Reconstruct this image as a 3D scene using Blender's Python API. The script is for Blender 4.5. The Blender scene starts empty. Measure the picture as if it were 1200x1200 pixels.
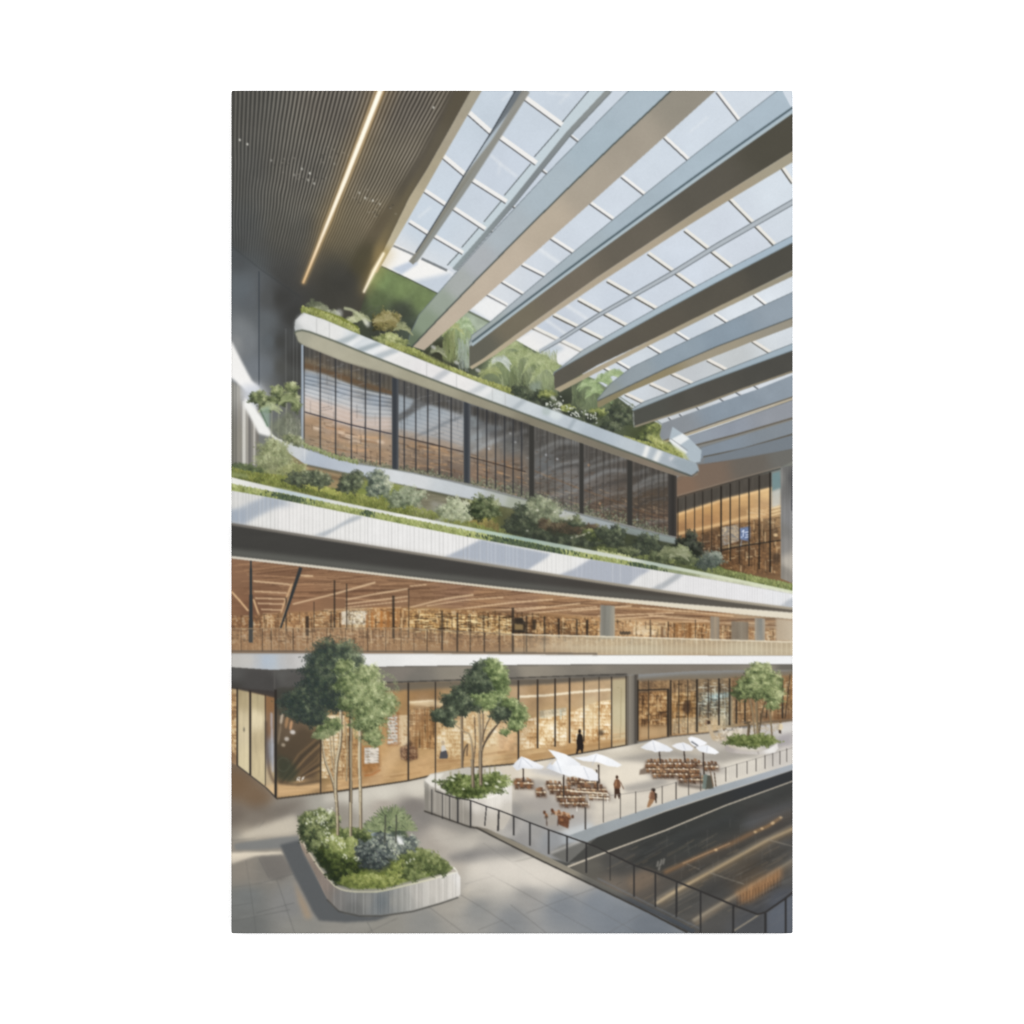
import bpy, math
import numpy as np

# A printed canvas hanging on a white wall, seen square on and close up.
# One photograph pixel (the photograph is 1200 x 1200) is one millimetre.
scene = bpy.context.scene
FRONT = 0.020                      # the canvas face stands 20 mm off the wall
DIST = 4.0                         # camera to canvas face

# ---------------------------------------------------------------- camera
cam_data = bpy.data.cameras.new('camera')
cam = bpy.data.objects.new('camera', cam_data)
scene.collection.objects.link(cam)
cam.location = (0.0, -(DIST + FRONT), 0.0)
cam.rotation_euler = (math.radians(90), 0, 0)
cam_data.sensor_width = 36.0
cam_data.lens = 36.0 * DIST / 1.2
cam_data.clip_start = 0.05
cam_data.clip_end = 100.0
scene.camera = cam

# ---------------------------------------------------------------- light: an even white studio
world = bpy.data.worlds.new('World')
scene.world = world
world.use_nodes = True
bg = world.node_tree.nodes['Background']
bg.inputs['Color'].default_value = (1, 1, 1, 1)
bg.inputs['Strength'].default_value = 0.95
def softbox(name, x, z, watts):
    d = bpy.data.lights.new(name, 'AREA'); d.shape = 'RECTANGLE'; d.size = 2.4; d.size_y = 3.2; d.energy = watts
    o = bpy.data.objects.new(name, d); scene.collection.objects.link(o)
    o.location = (x, -4.6, z)
    dx, dy, dz = -x, 4.6, -z
    o.rotation_euler = (math.atan2(math.hypot(dx, dy), -dz), 0, math.atan2(dy, dx) - math.pi / 2)
    return o
softbox('softbox_light', 3.4, 0.6, 235.0)
softbox('softbox_light', -3.4, 0.6, 185.0)
LEVEL = 1.905                       # light falling on the canvas face, for the ink below

scene.view_settings.view_transform = 'Standard'
scene.view_settings.look = 'None'
scene.view_settings.exposure = 0.0
scene.view_settings.gamma = 1.0
scene.view_settings.use_curve_mapping = False
scene.render.engine = 'CYCLES'
scene.cycles.max_bounces = 4
scene.cycles.use_denoising = False
scene.render.resolution_x = scene.render.resolution_y = 1024

# ---------------------------------------------------------------- the wall
def material(name):
    m = bpy.data.materials.new(name); m.use_nodes = True
    return m, m.node_tree, m.node_tree.nodes['Principled BSDF']
wall_mat, nt, bsdf = material('white_painted_wall')
nz = nt.nodes.new('ShaderNodeTexNoise'); nz.inputs['Scale'].default_value = 60.0
ramp = nt.nodes.new('ShaderNodeValToRGB')
ramp.color_ramp.elements[0].color = (.90, .90, .90, 1); ramp.color_ramp.elements[1].color = (.93, .93, .93, 1)
nt.links.new(nz.outputs['Fac'], ramp.inputs['Fac']); nt.links.new(ramp.outputs['Color'], bsdf.inputs['Base Color'])
bsdf.inputs['Roughness'].default_value = 0.9; bsdf.inputs['Specular IOR Level'].default_value = 0.0
wv = [(x, y, z) for x in (-4, 4) for y in (0, .12) for z in (-3, 3)]
wm = bpy.data.meshes.new('wall'); wm.from_pydata(wv, [], [(0, 4, 5, 1), (2, 3, 7, 6), (0, 1, 3, 2), (4, 6, 7, 5), (1, 5, 7, 3), (0, 2, 6, 4)]); wm.materials.append(wall_mat)
wall = bpy.data.objects.new('wall', wm); scene.collection.objects.link(wall); wall['kind'] = 'structure'

# ---------------------------------------------------------------- the painter
# The photograph shows a printed canvas.  Its picture is painted here, shape by
# shape, in the pixel coordinates of the photograph, then laid on the canvas as
# the colours of its ink.  Every pictured thing becomes a mesh part of its own.
X0, Y0, X1, Y1 = 271.0, 106.0, 929.0, 1094.0
S = 2
PW, PH = int(X1 - X0), int(Y1 - Y0)
W, H = PW * S, PH * S
IMG = np.zeros((H, W, 3), np.float32)
IDS = np.zeros((H, W), np.int16)
PARTS = [('printed_background', None, None)]      # name, label, parent index
CUR = [0]
RNG = np.random.RandomState(7)

def part(name, label=None, parent=None):
    PARTS.append((name, label, parent)); CUR[0] = len(PARTS) - 1
    return CUR[0]
def use(i): CUR[0] = i

def hx(c):
    if isinstance(c, str):
        c = c.lstrip('#'); return np.array([int(c[i:i+2], 16) for i in (0, 2, 4)], np.float32) / 255
    c = np.array(c, np.float32)
    return c / 255 if c.max() > 1.5 else c

_tab = np.random.RandomState(3).rand(256, 256).astype(np.float32)
def vnoise(x, y, seed=0):
    x = x + seed * 17.3; y = y + seed * 9.1
    xi = np.floor(x).astype(np.int64); yi = np.floor(y).astype(np.int64)
    fx = x - xi; fy = y - yi
    fx = fx * fx * (3 - 2 * fx); fy = fy * fy * (3 - 2 * fy)
    a = _tab[yi & 255, xi & 255]; b = _tab[yi & 255, (xi + 1) & 255]
    c = _tab[(yi + 1) & 255, xi & 255]; d = _tab[(yi + 1) & 255, (xi + 1) & 255]
    return (a * (1 - fx) + b * fx) * (1 - fy) + (c * (1 - fx) + d * fx) * fy
def fbm(x, y, seed=0, o=3):
    r = 0; a = .5; t = 0
    for k in range(o):
        r = r + a * vnoise(x * 2 ** k, y * 2 ** k, seed + k * 3); t += a; a *= .5
    return r / t

def box1(a, r, ax):
    if r < 1: return a
    n = a.shape[ax]
    pad = [(0, 0)] * a.ndim; pad[ax] = (r + 1, r)
    p = np.cumsum(np.pad(a, pad, mode='edge').astype(np.float64), axis=ax)
    hi = [slice(None)] * a.ndim; lo = list(hi)
    hi[ax] = slice(2 * r + 1, 2 * r + 1 + n); lo[ax] = slice(0, n)
    return ((p[tuple(hi)] - p[tuple(lo)]) / (2 * r + 1)).astype(np.float32)
def blur(a, sig):                                 # sig in photograph pixels
    s = sig * S
    if s <= 0.3: return a
    if s < 1.6:
        k = max(1, int(math.ceil(s * 3))); t = np.arange(-k, k + 1); g = np.exp(-t * t / (2 * s * s)); g /= g.sum()
        for ax in (0, 1):
            pad = [(0, 0)] * a.ndim; pad[ax] = (k, k); p = np.pad(a, pad, mode='edge'); o = 0
            for i, w_ in enumerate(g):
                sl = [slice(None)] * a.ndim; sl[ax] = slice(i, i + a.shape[ax]); o = o + w_ * p[tuple(sl)]
            a = o.astype(np.float32)
        return a
    r = max(1, int(round(s * 1.0)))
    for _ in range(3):
        a = box1(box1(a, r, 0), r, 1)
    return a

def bbox(x0, y0, x1, y1, pad=0):
    i0 = max(0, int(math.floor((x0 - pad - X0) * S))); i1 = min(W, int(math.ceil((x1 + pad - X0) * S)) + 1)
    j0 = max(0, int(math.floor((y0 - pad - Y0) * S))); j1 = min(H, int(math.ceil((y1 + pad - Y0) * S)) + 1)
    return i0, i1, j0, j1
def grid(i0, i1, j0, j1):
    xs = (np.arange(i0, i1) + .5) / S + X0; ys = (np.arange(j0, j1) + .5) / S + Y0
    return np.meshgrid(xs.astype(np.float32), ys.astype(np.float32))

def polymask(pts, X, Y):
    m = np.zeros(X.shape, bool)
    xr = X[0]; yc = Y[:, 0]; n = len(pts)
    for k in range(n):
        ax, ay = pts[k]; bx, by = pts[(k + 1) % n]
        if ay == by: continue
        lo, hi = (ay, by) if ay < by else (by, ay)
        rows = np.nonzero((yc >= lo) & (yc < hi))[0]
        if len(rows) == 0: continue
        xc = ax + (yc[rows] - ay) * (bx - ax) / (by - ay)
        m[rows] ^= xr[None, :] > xc[:, None]
    return m

def idw(samples, p=3.4):
    P = [(s[0], s[1], hx(s[2])) for s in samples]
    def f(X, Y):
        acc = 0; wt = 0
        for x, y, c in P:
            w = 1.0 / ((X - x) ** 2 + (Y - y) ** 2 + 30.0) ** (p / 2)
            acc = acc + w[..., None] * c; wt = wt + w
        return acc / wt[..., None]
    return f
def lin(a, b, stops):                             # colours along the line a-b
    d = np.array(b, float) - a; L2 = (d ** 2).sum()
    ts = [t for t, _ in stops]; cs = np.array([hx(c) for _, c in stops])
    def f(X, Y):
        t = ((X - a[0]) * d[0] + (Y - a[1]) * d[1]) / L2
        return np.stack([np.interp(t, ts, cs[:, k]) for k in range(3)], -1).astype(np.float32)
    return f
def noisy(col, amp, sx, sy, seed=0, o=3, tint=None):
    def f(X, Y):
        c = col(X, Y) if callable(col) else hx(col)[None, None]
        n = (fbm(X / sx, Y / sy, seed, o) - .5) * 2 * amp
        if tint is not None: return c + n[..., None] * hx(tint) * 1.6
        return c * (1 + n[..., None])
    return f

def comp(m, col, X, Y, sl, alpha=1.0, mode='over', own=True):
    c = col(X, Y) if callable(col) else hx(col)[None, None]
    m = (m * alpha)[..., None] if not callable(alpha) else (m * alpha(X, Y))[..., None]
    d = IMG[sl]
    if mode == 'over': r = d * (1 - m) + c * m
    elif mode == 'mul': r = d * (1 - m + c * m)
    elif mode == 'add': r = d + c * m
    elif mode == 'screen': r = 1 - (1 - d) * (1 - c * m)
    IMG[sl] = r
    if own and mode == 'over':
        IDS[sl][m[..., 0] > .5] = CUR[0]

def fill(pts, col, alpha=1.0, f=0.0, mode='over', own=True, clip=None):
    a = np.array(pts, float)
    i0, i1, j0, j1 = bbox(a[:, 0].min(), a[:, 1].min(), a[:, 0].max(), a[:, 1].max(), 3 * f + 1)
    if i1 <= i0 or j1 <= j0: return
    X, Y = grid(i0, i1, j0, j1)
    m = polymask(pts, X, Y).astype(np.float32)
    if f: m = blur(m, f)
    if clip is not None: m = m * polymask(clip, X, Y)
    comp(m, col, X, Y, (slice(j0, j1), slice(i0, i1)), alpha, mode, own)

def ribbon(path, w):
    p = np.array(path, float); n = len(p)
    ws = np.interp(np.linspace(0, 1, n), np.linspace(0, 1, len(w)), w) if hasattr(w, '__len__') else np.full(n, float(w))
    t = np.gradient(p, axis=0) if n > 2 else np.repeat((p[1:] - p[:1]), 2, 0)
    t = t / np.maximum(np.linalg.norm(t, axis=1, keepdims=True), 1e-6)
    nrm = np.stack([-t[:, 1], t[:, 0]], 1) * ws[:, None] / 2
    return [tuple(q) for q in p + nrm] + [tuple(q) for q in (p - nrm)[::-1]]
def line(path, w, col, alpha=1.0, f=0.0, mode='over', own=True, clip=None):
    wmin = min(w) if hasattr(w, '__len__') else w
    if wmin < .9:                                  # thin strokes: widen, fade
        k = .9 / max(wmin, .05)
        w = [max(x, .9) for x in w] if hasattr(w, '__len__') else .9
        if not callable(alpha): alpha = alpha / k
    fill(ribbon(path, w), col, alpha, f, mode, own, clip)
def curve(pts, n=60):                              # smooth path through points
    p = np.array(pts, float)
    d = np.r_[0, np.cumsum(np.linalg.norm(np.diff(p, axis=0), axis=1))]
    P = np.vstack([2 * p[0] - p[1], p, 2 * p[-1] - p[-2]])
    out = []
    for t in np.linspace(0, d[-1], n):
        k = min(np.searchsorted(d, t, 'right') - 1, len(p) - 2); u = (t - d[k]) / (d[k + 1] - d[k])
        a, b, c, e = P[k], P[k + 1], P[k + 2], P[k + 3]
        out.append(tuple(.5 * (2 * b + (c - a) * u + (2 * a - 5 * b + 4 * c - e) * u * u + (3 * b - a - 3 * c + e) * u ** 3)))
    return out
def at(path, x):
    p = np.array(path, float); return float(np.interp(x, p[:, 0], p[:, 1]))
def ell(cx, cy, rx, ry, n=28, rot=0, jit=0, seed=1):
    r = np.random.RandomState(seed); o = []
    for k in range(n):
        a = 2 * math.pi * k / n; q = 1 + jit * (r.rand() - .5)
        x, y = rx * q * math.cos(a), ry * q * math.sin(a)
        o.append((cx + x * math.cos(rot) - y * math.sin(rot), cy + x * math.sin(rot) + y * math.cos(rot)))
    return o

def dabs(x, y, cols, L=1.5, w=.8, ang=0.0, own=True, clip=None, alpha=1.0):
    """many short brush dabs at once: a dab is L long, w wide, turned by ang"""
    x = np.asarray(x, float); n = len(x)
    y = np.asarray(y, float); L = np.broadcast_to(np.asarray(L, float), n); w = np.broadcast_to(np.asarray(w, float), n)
    ang = np.broadcast_to(np.asarray(ang, float), n)
    na = max(2, int(math.ceil(L.max() * S)) + 1); nb = max(1, int(math.ceil(w.max() * S)) + 1)
    u = np.linspace(-.5, .5, na); v = np.linspace(-.5, .5, nb) if nb > 1 else np.zeros(1)
    U, V = np.meshgrid(u, v); U = U.ravel(); V = V.ravel()
    V = V * np.sqrt(np.maximum(0, 1 - (2 * U) ** 2 * .8))
    px = x[:, None] + U * L[:, None] * np.cos(ang)[:, None] - V * w[:, None] * np.sin(ang)[:, None]
    py = y[:, None] + U * L[:, None] * np.sin(ang)[:, None] + V * w[:, None] * np.cos(ang)[:, None]
    if clip is not None:
        a = np.array(clip, float); inside = np.zeros(n, bool)
        for k in range(len(a)):
            ax, ay = a[k]; bx, by = a[(k + 1) % len(a)]
            if ay == by: continue
            c = ((ay > y) != (by > y)) & (x < (bx - ax) * (y - ay) / (by - ay) + ax); inside ^= c
        px = px[inside]; py = py[inside]; cols = cols[inside]
    i = np.floor((px - X0) * S).astype(int); j = np.floor((py - Y0) * S).astype(int)
    ok = (i >= 0) & (i < W) & (j >= 0) & (j < H)
    C = np.broadcast_to(cols[:, None, :], px.shape + (3,))
    if alpha >= 1: IMG[j[ok], i[ok]] = C[ok]
    else: IMG[j[ok], i[ok]] = IMG[j[ok], i[ok]] * (1 - alpha) + C[ok] * alpha
    if own: IDS[j[ok], i[ok]] = CUR[0]

def palette(pal, t, jit=.05, rng=None):
    rng = rng or RNG
    P = np.array([hx(c) for c in pal]); k = np.linspace(0, 1, len(P)); t = np.clip(t, 0, 1)
    c = np.stack([np.interp(t, k, P[:, q]) for q in range(3)], 1)
    return np.clip(c * (1 + (rng.rand(len(c), 1) - .5) * 2 * jit) + (rng.rand(len(c), 3) - .5) * jit * .3, 0, 1)

def foliage(blobs, pal, n=1.0, L=2.2, w=1.0, light=(.7, -.7), ang=None, seed=0, clump=5.0, base=True, jit=.1, spread=1.0, contrast=1.0):
    """blobs: (cx, cy, rx, ry, bias) lumps of leaves, lit from `light`"""
    r = np.random.RandomState(seed + 11)
    if base:
        for q, (cx, cy, rx, ry, b) in enumerate(blobs):
            c = palette(pal, np.array([.22 + b * .5]), 0, r)[0]
            fill(ell(cx, cy, rx * .86, ry * .86, 22, 0, .35, seed + q), c, .9, .8)
    xs, ys, ts = [], [], []
    for cx, cy, rx, ry, b in blobs:
        k = int(rx * ry * 3.14 * n * 1.3) + 8
        a = r.rand(k) * 2 * math.pi; q = np.sqrt(r.rand(k)) * (1 + .22 * r.randn(k) * .6)
        edge = 1 + .16 * np.sin(a * 5 + seed) + .1 * np.sin(a * 9 + seed * 2)
        x = cx + rx * q * np.cos(a) * edge; y = cy + ry * q * np.sin(a) * edge
        sh = ((x - cx) / rx * light[0] + (y - cy) / ry * light[1]) * .30
        cl = (fbm(x / clump, y / clump, seed, 3) - .5) * 1.3
        xs.append(x); ys.append(y); ts.append(.45 + b + (sh + cl) * contrast + (r.rand(k) - .5) * .3)
    x = np.concatenate(xs); y = np.concatenate(ys); t = np.concatenate(ts)
    o = np.argsort(t + r.rand(len(t)) * .8); x, y, t = x[o], y[o], t[o]
    A = r.rand(len(x)) * math.pi if ang is None else ang + r.randn(len(x)) * .4
    cols = palette(pal, np.clip(t * .92 - .04, 0, 1), jit, r); LL = L * (.45 + .8 * r.rand(len(x))); sh = r.permutation(len(x)); sh = sh[np.argsort(np.arange(len(sh)) % 1)]
    for k in range(3):                             # three passes of half clear dabs: soft fringe, dense middle
        q = np.arange(len(x)) % 3 == k
        dabs(x[q], y[q], cols[q], LL[q], w, A[q], True, None, .62)

def clutter(poly, n, pal, wr=(1, 3), hr=(1, 3), seed=0, rows=None, alpha=.85, own=False, ang=0.0):
    """goods on shelves: a close mosaic of palette colours inside a polygon"""
    a = np.array(poly, float)
    i0, i1, j0, j1 = bbox(a[:, 0].min(), a[:, 1].min(), a[:, 0].max(), a[:, 1].max(), 2)
    X, Y = grid(i0, i1, j0, j1)
    m = blur(polymask(poly, X, Y).astype(np.float32), .5)
    P = np.array([hx(q) for q in pal]); P = P[np.argsort(P.sum(1))]; P = P * .8 + P.mean(0) * .2
    sx, sy = wr[0] * .9 + wr[1] * .45, hr[0] * .7 + hr[1] * .35
    Xw = X + 2.2 * (vnoise(X / 5, Y / 4, seed + 1) - .5); Yw = Y + 2.0 * (vnoise(X / 6, Y / 5, seed + 3) - .5)
    R1 = .38; Xr = X * math.cos(R1) + Y * math.sin(R1); Yr = Y * math.cos(R1) - X * math.sin(R1)
    t = .48 + (vnoise(Xw / sx, Yw / sy, seed) - .5) * .62 + (vnoise(Xr / (sx * .8), Yr / (sy * .8), seed + 7) - .5) * .55 + (vnoise(X / 9, Y / 7, seed + 5) - .5) * .7
    t = t + (vnoise(Xw / 2.4, Y / 30, seed + 8) - .5) * .55     # uprights
    t = t + np.clip(vnoise(Xr / 1.7, Yr / 1.4, seed + 9) - .74, 0, 1) * 2.0
    if rows:
        ph = (Y - a[:, 1].min()) / rows + .6 * (vnoise(X / 22, Y / 40, seed + 2) - .5)
        t = t + .15 * np.cos(ph * 2 * np.pi)
    k = np.linspace(0, 1, len(P)); t = np.clip(t, 0, 1)
    col = np.stack([np.interp(t, k, P[:, q]) for q in range(3)], -1).astype(np.float32)
    if own: m = m * np.clip((vnoise(X / 2.4, Y / 1.9, seed + 4) - .30) * 5, 0, 1)
    comp(m, lambda A, B: col, X, Y, (slice(j0, j1), slice(i0, i1)), alpha * .92, 'over', own)

def shelves(poly, period, slope, pal, seed=0, alpha=.9, own=False, gap=.24, bow=0.0):
    """rows of goods on shelves that run downhill by `slope`"""
    a = np.array(poly, float)
    i0, i1, j0, j1 = bbox(a[:, 0].min(), a[:, 1].min(), a[:, 0].max(), a[:, 1].max(), 2)
    X, Y = grid(i0, i1, j0, j1); m = blur(polymask(poly, X, Y).astype(np.float32), .5)
    u = (X - a[:, 0].min()); ph = (Y - a[:, 1].min() - u * slope - bow * u * u) / period; fr = ph - np.floor(ph); row = np.floor(ph)
    h = vnoise(X / .95 + row * 13.7, Y / 2.2, seed); h2 = vnoise(X / 4.5 + row * 7, row * 2.3, seed + 4); big = vnoise(X / 13, Y / 9, seed + 9)
    P = np.array([hx(q) for q in pal]); P = P[np.argsort(P.sum(1))]; k = np.linspace(0, 1, len(P))
    t = .12 + .5 * h + .5 * (h2 - .25) + .55 * (big - .4) + .9 * np.clip(vnoise(X / 1.5 + row, Y / 1.5, seed + 3) - .75, 0, 1)
    line_ = np.clip(1 - np.abs(fr - gap / 2) / (gap * .6), 0, 1) * (.5 + .6 * vnoise(X / 7, row, seed + 8))
    t = np.clip(t * (1 - .5 * line_) - .12 * np.clip(1 - (fr - gap) / .3, 0, 1) * (fr > gap), 0, 1)
    t = t * (1 - .45 * (vnoise(X / 1.6, Y / 30, seed + 6) > .86))
    col = np.stack([np.interp(t, k, P[:, q]) for q in range(3)], -1).astype(np.float32)
    comp(m, lambda A, B: blur(col, .3), X, Y, (slice(j0, j1), slice(i0, i1)), alpha, 'over', own)

def lattice(poly, nv, nh, seed=0, dark='#453629', lite='#e8cf9f', av=.5, ah=.55, hl=(3, 12), slope=0.0, vl=(4, 22)):
    """a room full of posts, rails and small lights, far away"""
    r = np.random.RandomState(seed); a = np.array(poly, float); x0, y0 = a.min(0); x1, y1 = a.max(0)
    for k in range(nv):
        x = x0 + r.rand() * (x1 - x0); y = y0 + r.rand() * (y1 - y0); L = vl[0] + r.rand() * (vl[1] - vl[0])
        line([(x, y), (x, y + L)], 1 + r.rand() * .8, dark if r.rand() < .7 else lite, av * (.4 + .6 * r.rand()), .3, own=False, clip=poly)
    for k in range(nh):
        x = x0 + r.rand() * (x1 - x0); y = y0 + r.rand() * (y1 - y0); L = hl[0] + r.rand() ** 2 * (hl[1] - hl[0])
        line([(x, y), (x + L, y + L * slope)], 1 + r.rand() * .5, lite if r.rand() < .6 else dark, ah * (.4 + .6 * r.rand()), .3, own=False, clip=poly)

def smooth(path, deg=3, tol=4.0):
    """the even curve behind a list of hand placed points"""
    p = np.array(path, float); keep = np.ones(len(p), bool)
    for _ in range(3):
        if keep.sum() <= deg + 1: return path
        f = np.polyfit(p[keep, 0] - 600, p[keep, 1], deg); e = np.abs(np.polyval(f, p[:, 0] - 600) - p[:, 1]); keep = e < tol
    return [(x, float(np.polyval(f, x - 600))) if k else (x, y) for (x, y), k in zip([tuple(q) for q in p], keep)]
# ---------------------------------------------------------------- the picture: roof
def paint_roof():
    # --- bright sky behind everything at the top
    part('printed_skylight', 'printed glass skylight, pale blue sky behind white glazing bars'); SKY = CUR[0]
    sky0 = noisy(idw([(560, 130, '#c9d3dc'), (640, 150, '#cbd4dd'), (500, 260, '#cbd5de'), (600, 200, '#ccd4de'), (780, 150, '#d3dbe3'),
               (700, 280, '#d2d9e1'), (860, 280, '#d3d9e1'), (920, 220, '#d6dde3'), (740, 350, '#cfd6df'), (800, 320, '#d2d9e2'),
               (640, 390, '#c8cfd9'), (880, 360, '#dde2e6'), (800, 390, '#ccd3da'), (740, 420, '#d4dadf'), (860, 420, '#c9cbc9'),
               (800, 440, '#c6c8c9'), (880, 460, '#dde1e5'), (560, 350, '#dadde0'), (470, 310, '#dfe0e0'), (620, 410, '#dcdcda')]), .022, 30, 30, 3)
    tone = np.array([.935, .95, .965], np.float32)
    sky = lambda X, Y: sky0(X, Y) * tone
    fill([(440, 100), (935, 100), (935, 560), (800, 560), (440, 335)], sky)
    # streaks of cloud and reflections in the panes
    for p, w, a in [([(575, 182), (590, 195), (606, 207)], 3, .35), ([(586, 190), (584, 205)], 2, .3), ([(640, 108), (668, 112)], 2.5, .25), ([(655, 122), (668, 108)], 2, .3),
                    ([(490, 255), (505, 243)], 3, .3), ([(808, 155), (830, 137)], 1.6, .35), ([(632, 292), (655, 308)], 4, .4), ([(588, 118), (600, 108)], 2.4, .3),
                    ([(660, 355), (690, 375)], 3, .45), ([(640, 375), (664, 392)], 3, .45), ([(730, 380), (720, 372)], 3, .3), ([(900, 130), (880, 140)], 2, .3)]:
        line(p, w, '#e8e9e6', a, .8, own=False)

    # --- bay between the fascia and the first beam
    BAR, EDG = '#e2e1de', '#6f7072'
    def bar(p0, p1, w=3.2, edge=1.6, col=BAR, shade=EDG):
        (ax, ay), (bx, by) = p0, p1
        n = math.hypot(bx - ax, by - ay); nx, ny = -(by - ay) / n, (bx - ax) / n
        line([p0, p1], w, col, 1, .25)
        q = w / 2 + edge / 2 - .2
        line([(ax + nx * q, ay + ny * q), (bx + nx * q, by + ny * q)], edge, shade, .95, .2)
    part('glazing_bars', None, SKY); BARS = CUR[0]
    # light cyan reveal left of the second mullion
    fill([(690, 106), (711, 106), (666, 156), (632, 198), (598, 240), (571, 270), (532, 314), (524, 310), (542, 290), (561, 267), (591, 229), (622, 192), (659, 143)], '#b9c8ce', .85, .4)
    for p0, p1, w in [((550, 132), (577, 156), 5.6), ((614, 113), (659, 146), 5.6), ((520, 183), (545, 204), 5.2), ((586, 160), (629, 191), 5.4),
                      ((498, 223), (522, 239), 4.4), ((553, 210), (594, 236), 4.8), ((480, 259), (502, 273), 4.2), ((531, 243), (569, 268), 4.4),
                      ((461, 287), (488, 300), 4.0), ((509, 276), (543, 296), 4.0)]:
        bar(p0, p1, w)
    for p in [[(664, 156), (678, 167)], [(632, 198), (642, 205)], [(597, 240), (606, 246)], [(573, 270), (578, 273)], [(601, 106), (607, 110)]]:
        line(p, 2.2, '#77787a', 1, .2)
        line([(x + 1, y - 1.6) for x, y in p], 1.6, '#dfe0de', 1, .2)
    for p in [[(690, 106), (659, 143)], [(655, 151), (626, 184)], [(622, 192), (591, 229)], [(588, 235), (567, 260)], [(561, 267), (541, 290)], [(538, 296), (524, 311)]]:
        line(p, 1.1, '#5f6669', 1, .15)
    fill([(441, 318), (461, 288), (490, 303), (524, 316), (532, 320), (516, 346), (480, 330)], '#e6e5e2', 1, .5)
    fill([(480, 330), (518, 322), (532, 318), (520, 346), (512, 345)], '#b7c3d1', .9, 2)
    fill([(459, 315), (486, 304), (490, 309), (470, 322)], '#aebcd0', .8, 1.2)
    line([(461, 288), (486, 299)], 2.5, '#7b8084', .9, .3); line([(494, 303), (524, 317)], 3, '#7e8386', 1, .3)
    part('mullion', 'thick grey mullion left of the large beam', SKY)
    fill([(604, 106), (621, 106), (584, 163), (552, 214), (490, 305), (484, 310), (479, 306), (487, 296), (502, 273), (546, 202), (575, 156)], lin((575, 156), (584, 163), [(0, '#6d757b'), (.12, '#7b848b'), (.22, '#a9b7c2'), (.5, '#a6b1b8'), (.6, '#8e8f88'), (1, '#86857b')]), 1, .3)
    fill(ribbon([(617, 106), (582, 162), (550, 213), (487, 306)], [9, 4]), lin((617, 106), (487, 306), [(0, '#8d8b82'), (1, '#8b908c')]), .9, .5)
    line([(604, 106), (575, 156), (546, 202), (502, 273), (487, 296)], 1.2, '#454c52', 1, .2)
    part('mullion', 'slim grey mullion beside the large beam', SKY)
    line([(714, 106), (666, 157), (632, 199), (598, 241), (572, 271), (532, 316)], [7, 5], lin((714, 106), (532, 316), [(0, '#8b918f'), (.5, '#7d8588'), (1, '#8a9698')]), 1, .3)
    line([(717, 107), (669, 158), (635, 200), (601, 242), (575, 272), (535, 317)], 1, '#6d7375', .8, .2)

    # --- bays between the beams: bars
    use(BARS)
    for p0, p1, w in [((841, 107), (868, 142), 3.6), ((779, 160), (809, 188), 3.8), ((729, 206), (757, 228), 3.6), ((692, 237), (719, 256), 3.6), ((646, 278), (674, 296), 3.8), ((612, 309), (642, 324), 3.4),
                      ((588, 329), (614, 344), 3), ((571, 344), (595, 357), 3)]:
        bar(p0, p1, w, 1.8)
    line([(548, 364), (576, 378)], 2, '#77807c', 1, .3)
    fill([(551, 360), (571, 348), (596, 360), (575, 376)], '#e6e6e3', .75, .8)
    for p0, p1 in [((916, 194), (930, 214)), ((855, 232), (908, 286)), ((803, 269), (859, 313)), ((760, 296), (816, 336)), ((712, 328), (770, 361)), ((678, 350), (735, 381)), ((649, 368), (708, 397)), ((625, 383), (683, 411))]:
        bar(p0, p1, 3.8, 1.9, '#dddbd4', '#696761')
    fill([(604, 400), (626, 386), (683, 413), (654, 428)], '#e5e3df', .75, .8)
    fill([(632, 411), (650, 402), (662, 408), (640, 422)], '#b3bfca', .8, 1.5)
    line([(930, 236), (840, 288), (788, 320), (700, 370), (656, 398), (632, 412)], [6.5, 4], '#a9b2b9', 1, .3)
    line([(930, 233), (840, 285), (788, 317.4), (700, 368), (656, 396)], 1.1, '#6e767c', .9, .2)
    line([(930, 239.5), (840, 291), (788, 323), (700, 372.5), (656, 400.6), (632, 414)], 1.1, '#6e767c', .9, .2)
    for p0, p1 in [((884, 345), (900, 358)), ((838, 367), (854, 378)), ((792, 388), (808, 398)), ((758, 403), (776, 414)), ((722, 422), (739, 432)), ((708, 430), (722, 438))]:
        bar(p0, p1, 3, 1.7, '#e4e3df', '#6c6d6e')
    for p0, p1 in [((882, 399), (905, 414)), ((829, 421), (852, 433)), ((787, 437), (812, 449)), ((762, 449), (786, 460)), ((733, 461), (756, 472))]:
        bar(p0, p1, 3.6, 1.5, '#dcd8d0', '#77756f')
    for p0, p1 in [((883, 450), (891, 456)), ((862, 458), (870, 463)), ((843, 465), (850, 470)), ((816, 475), (821, 480)), ((784, 488), (788, 492)), ((797, 484), (800, 487))]:
        bar(p0, p1, 2, 1.8, '#c9ccd0', '#70767c')

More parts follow.
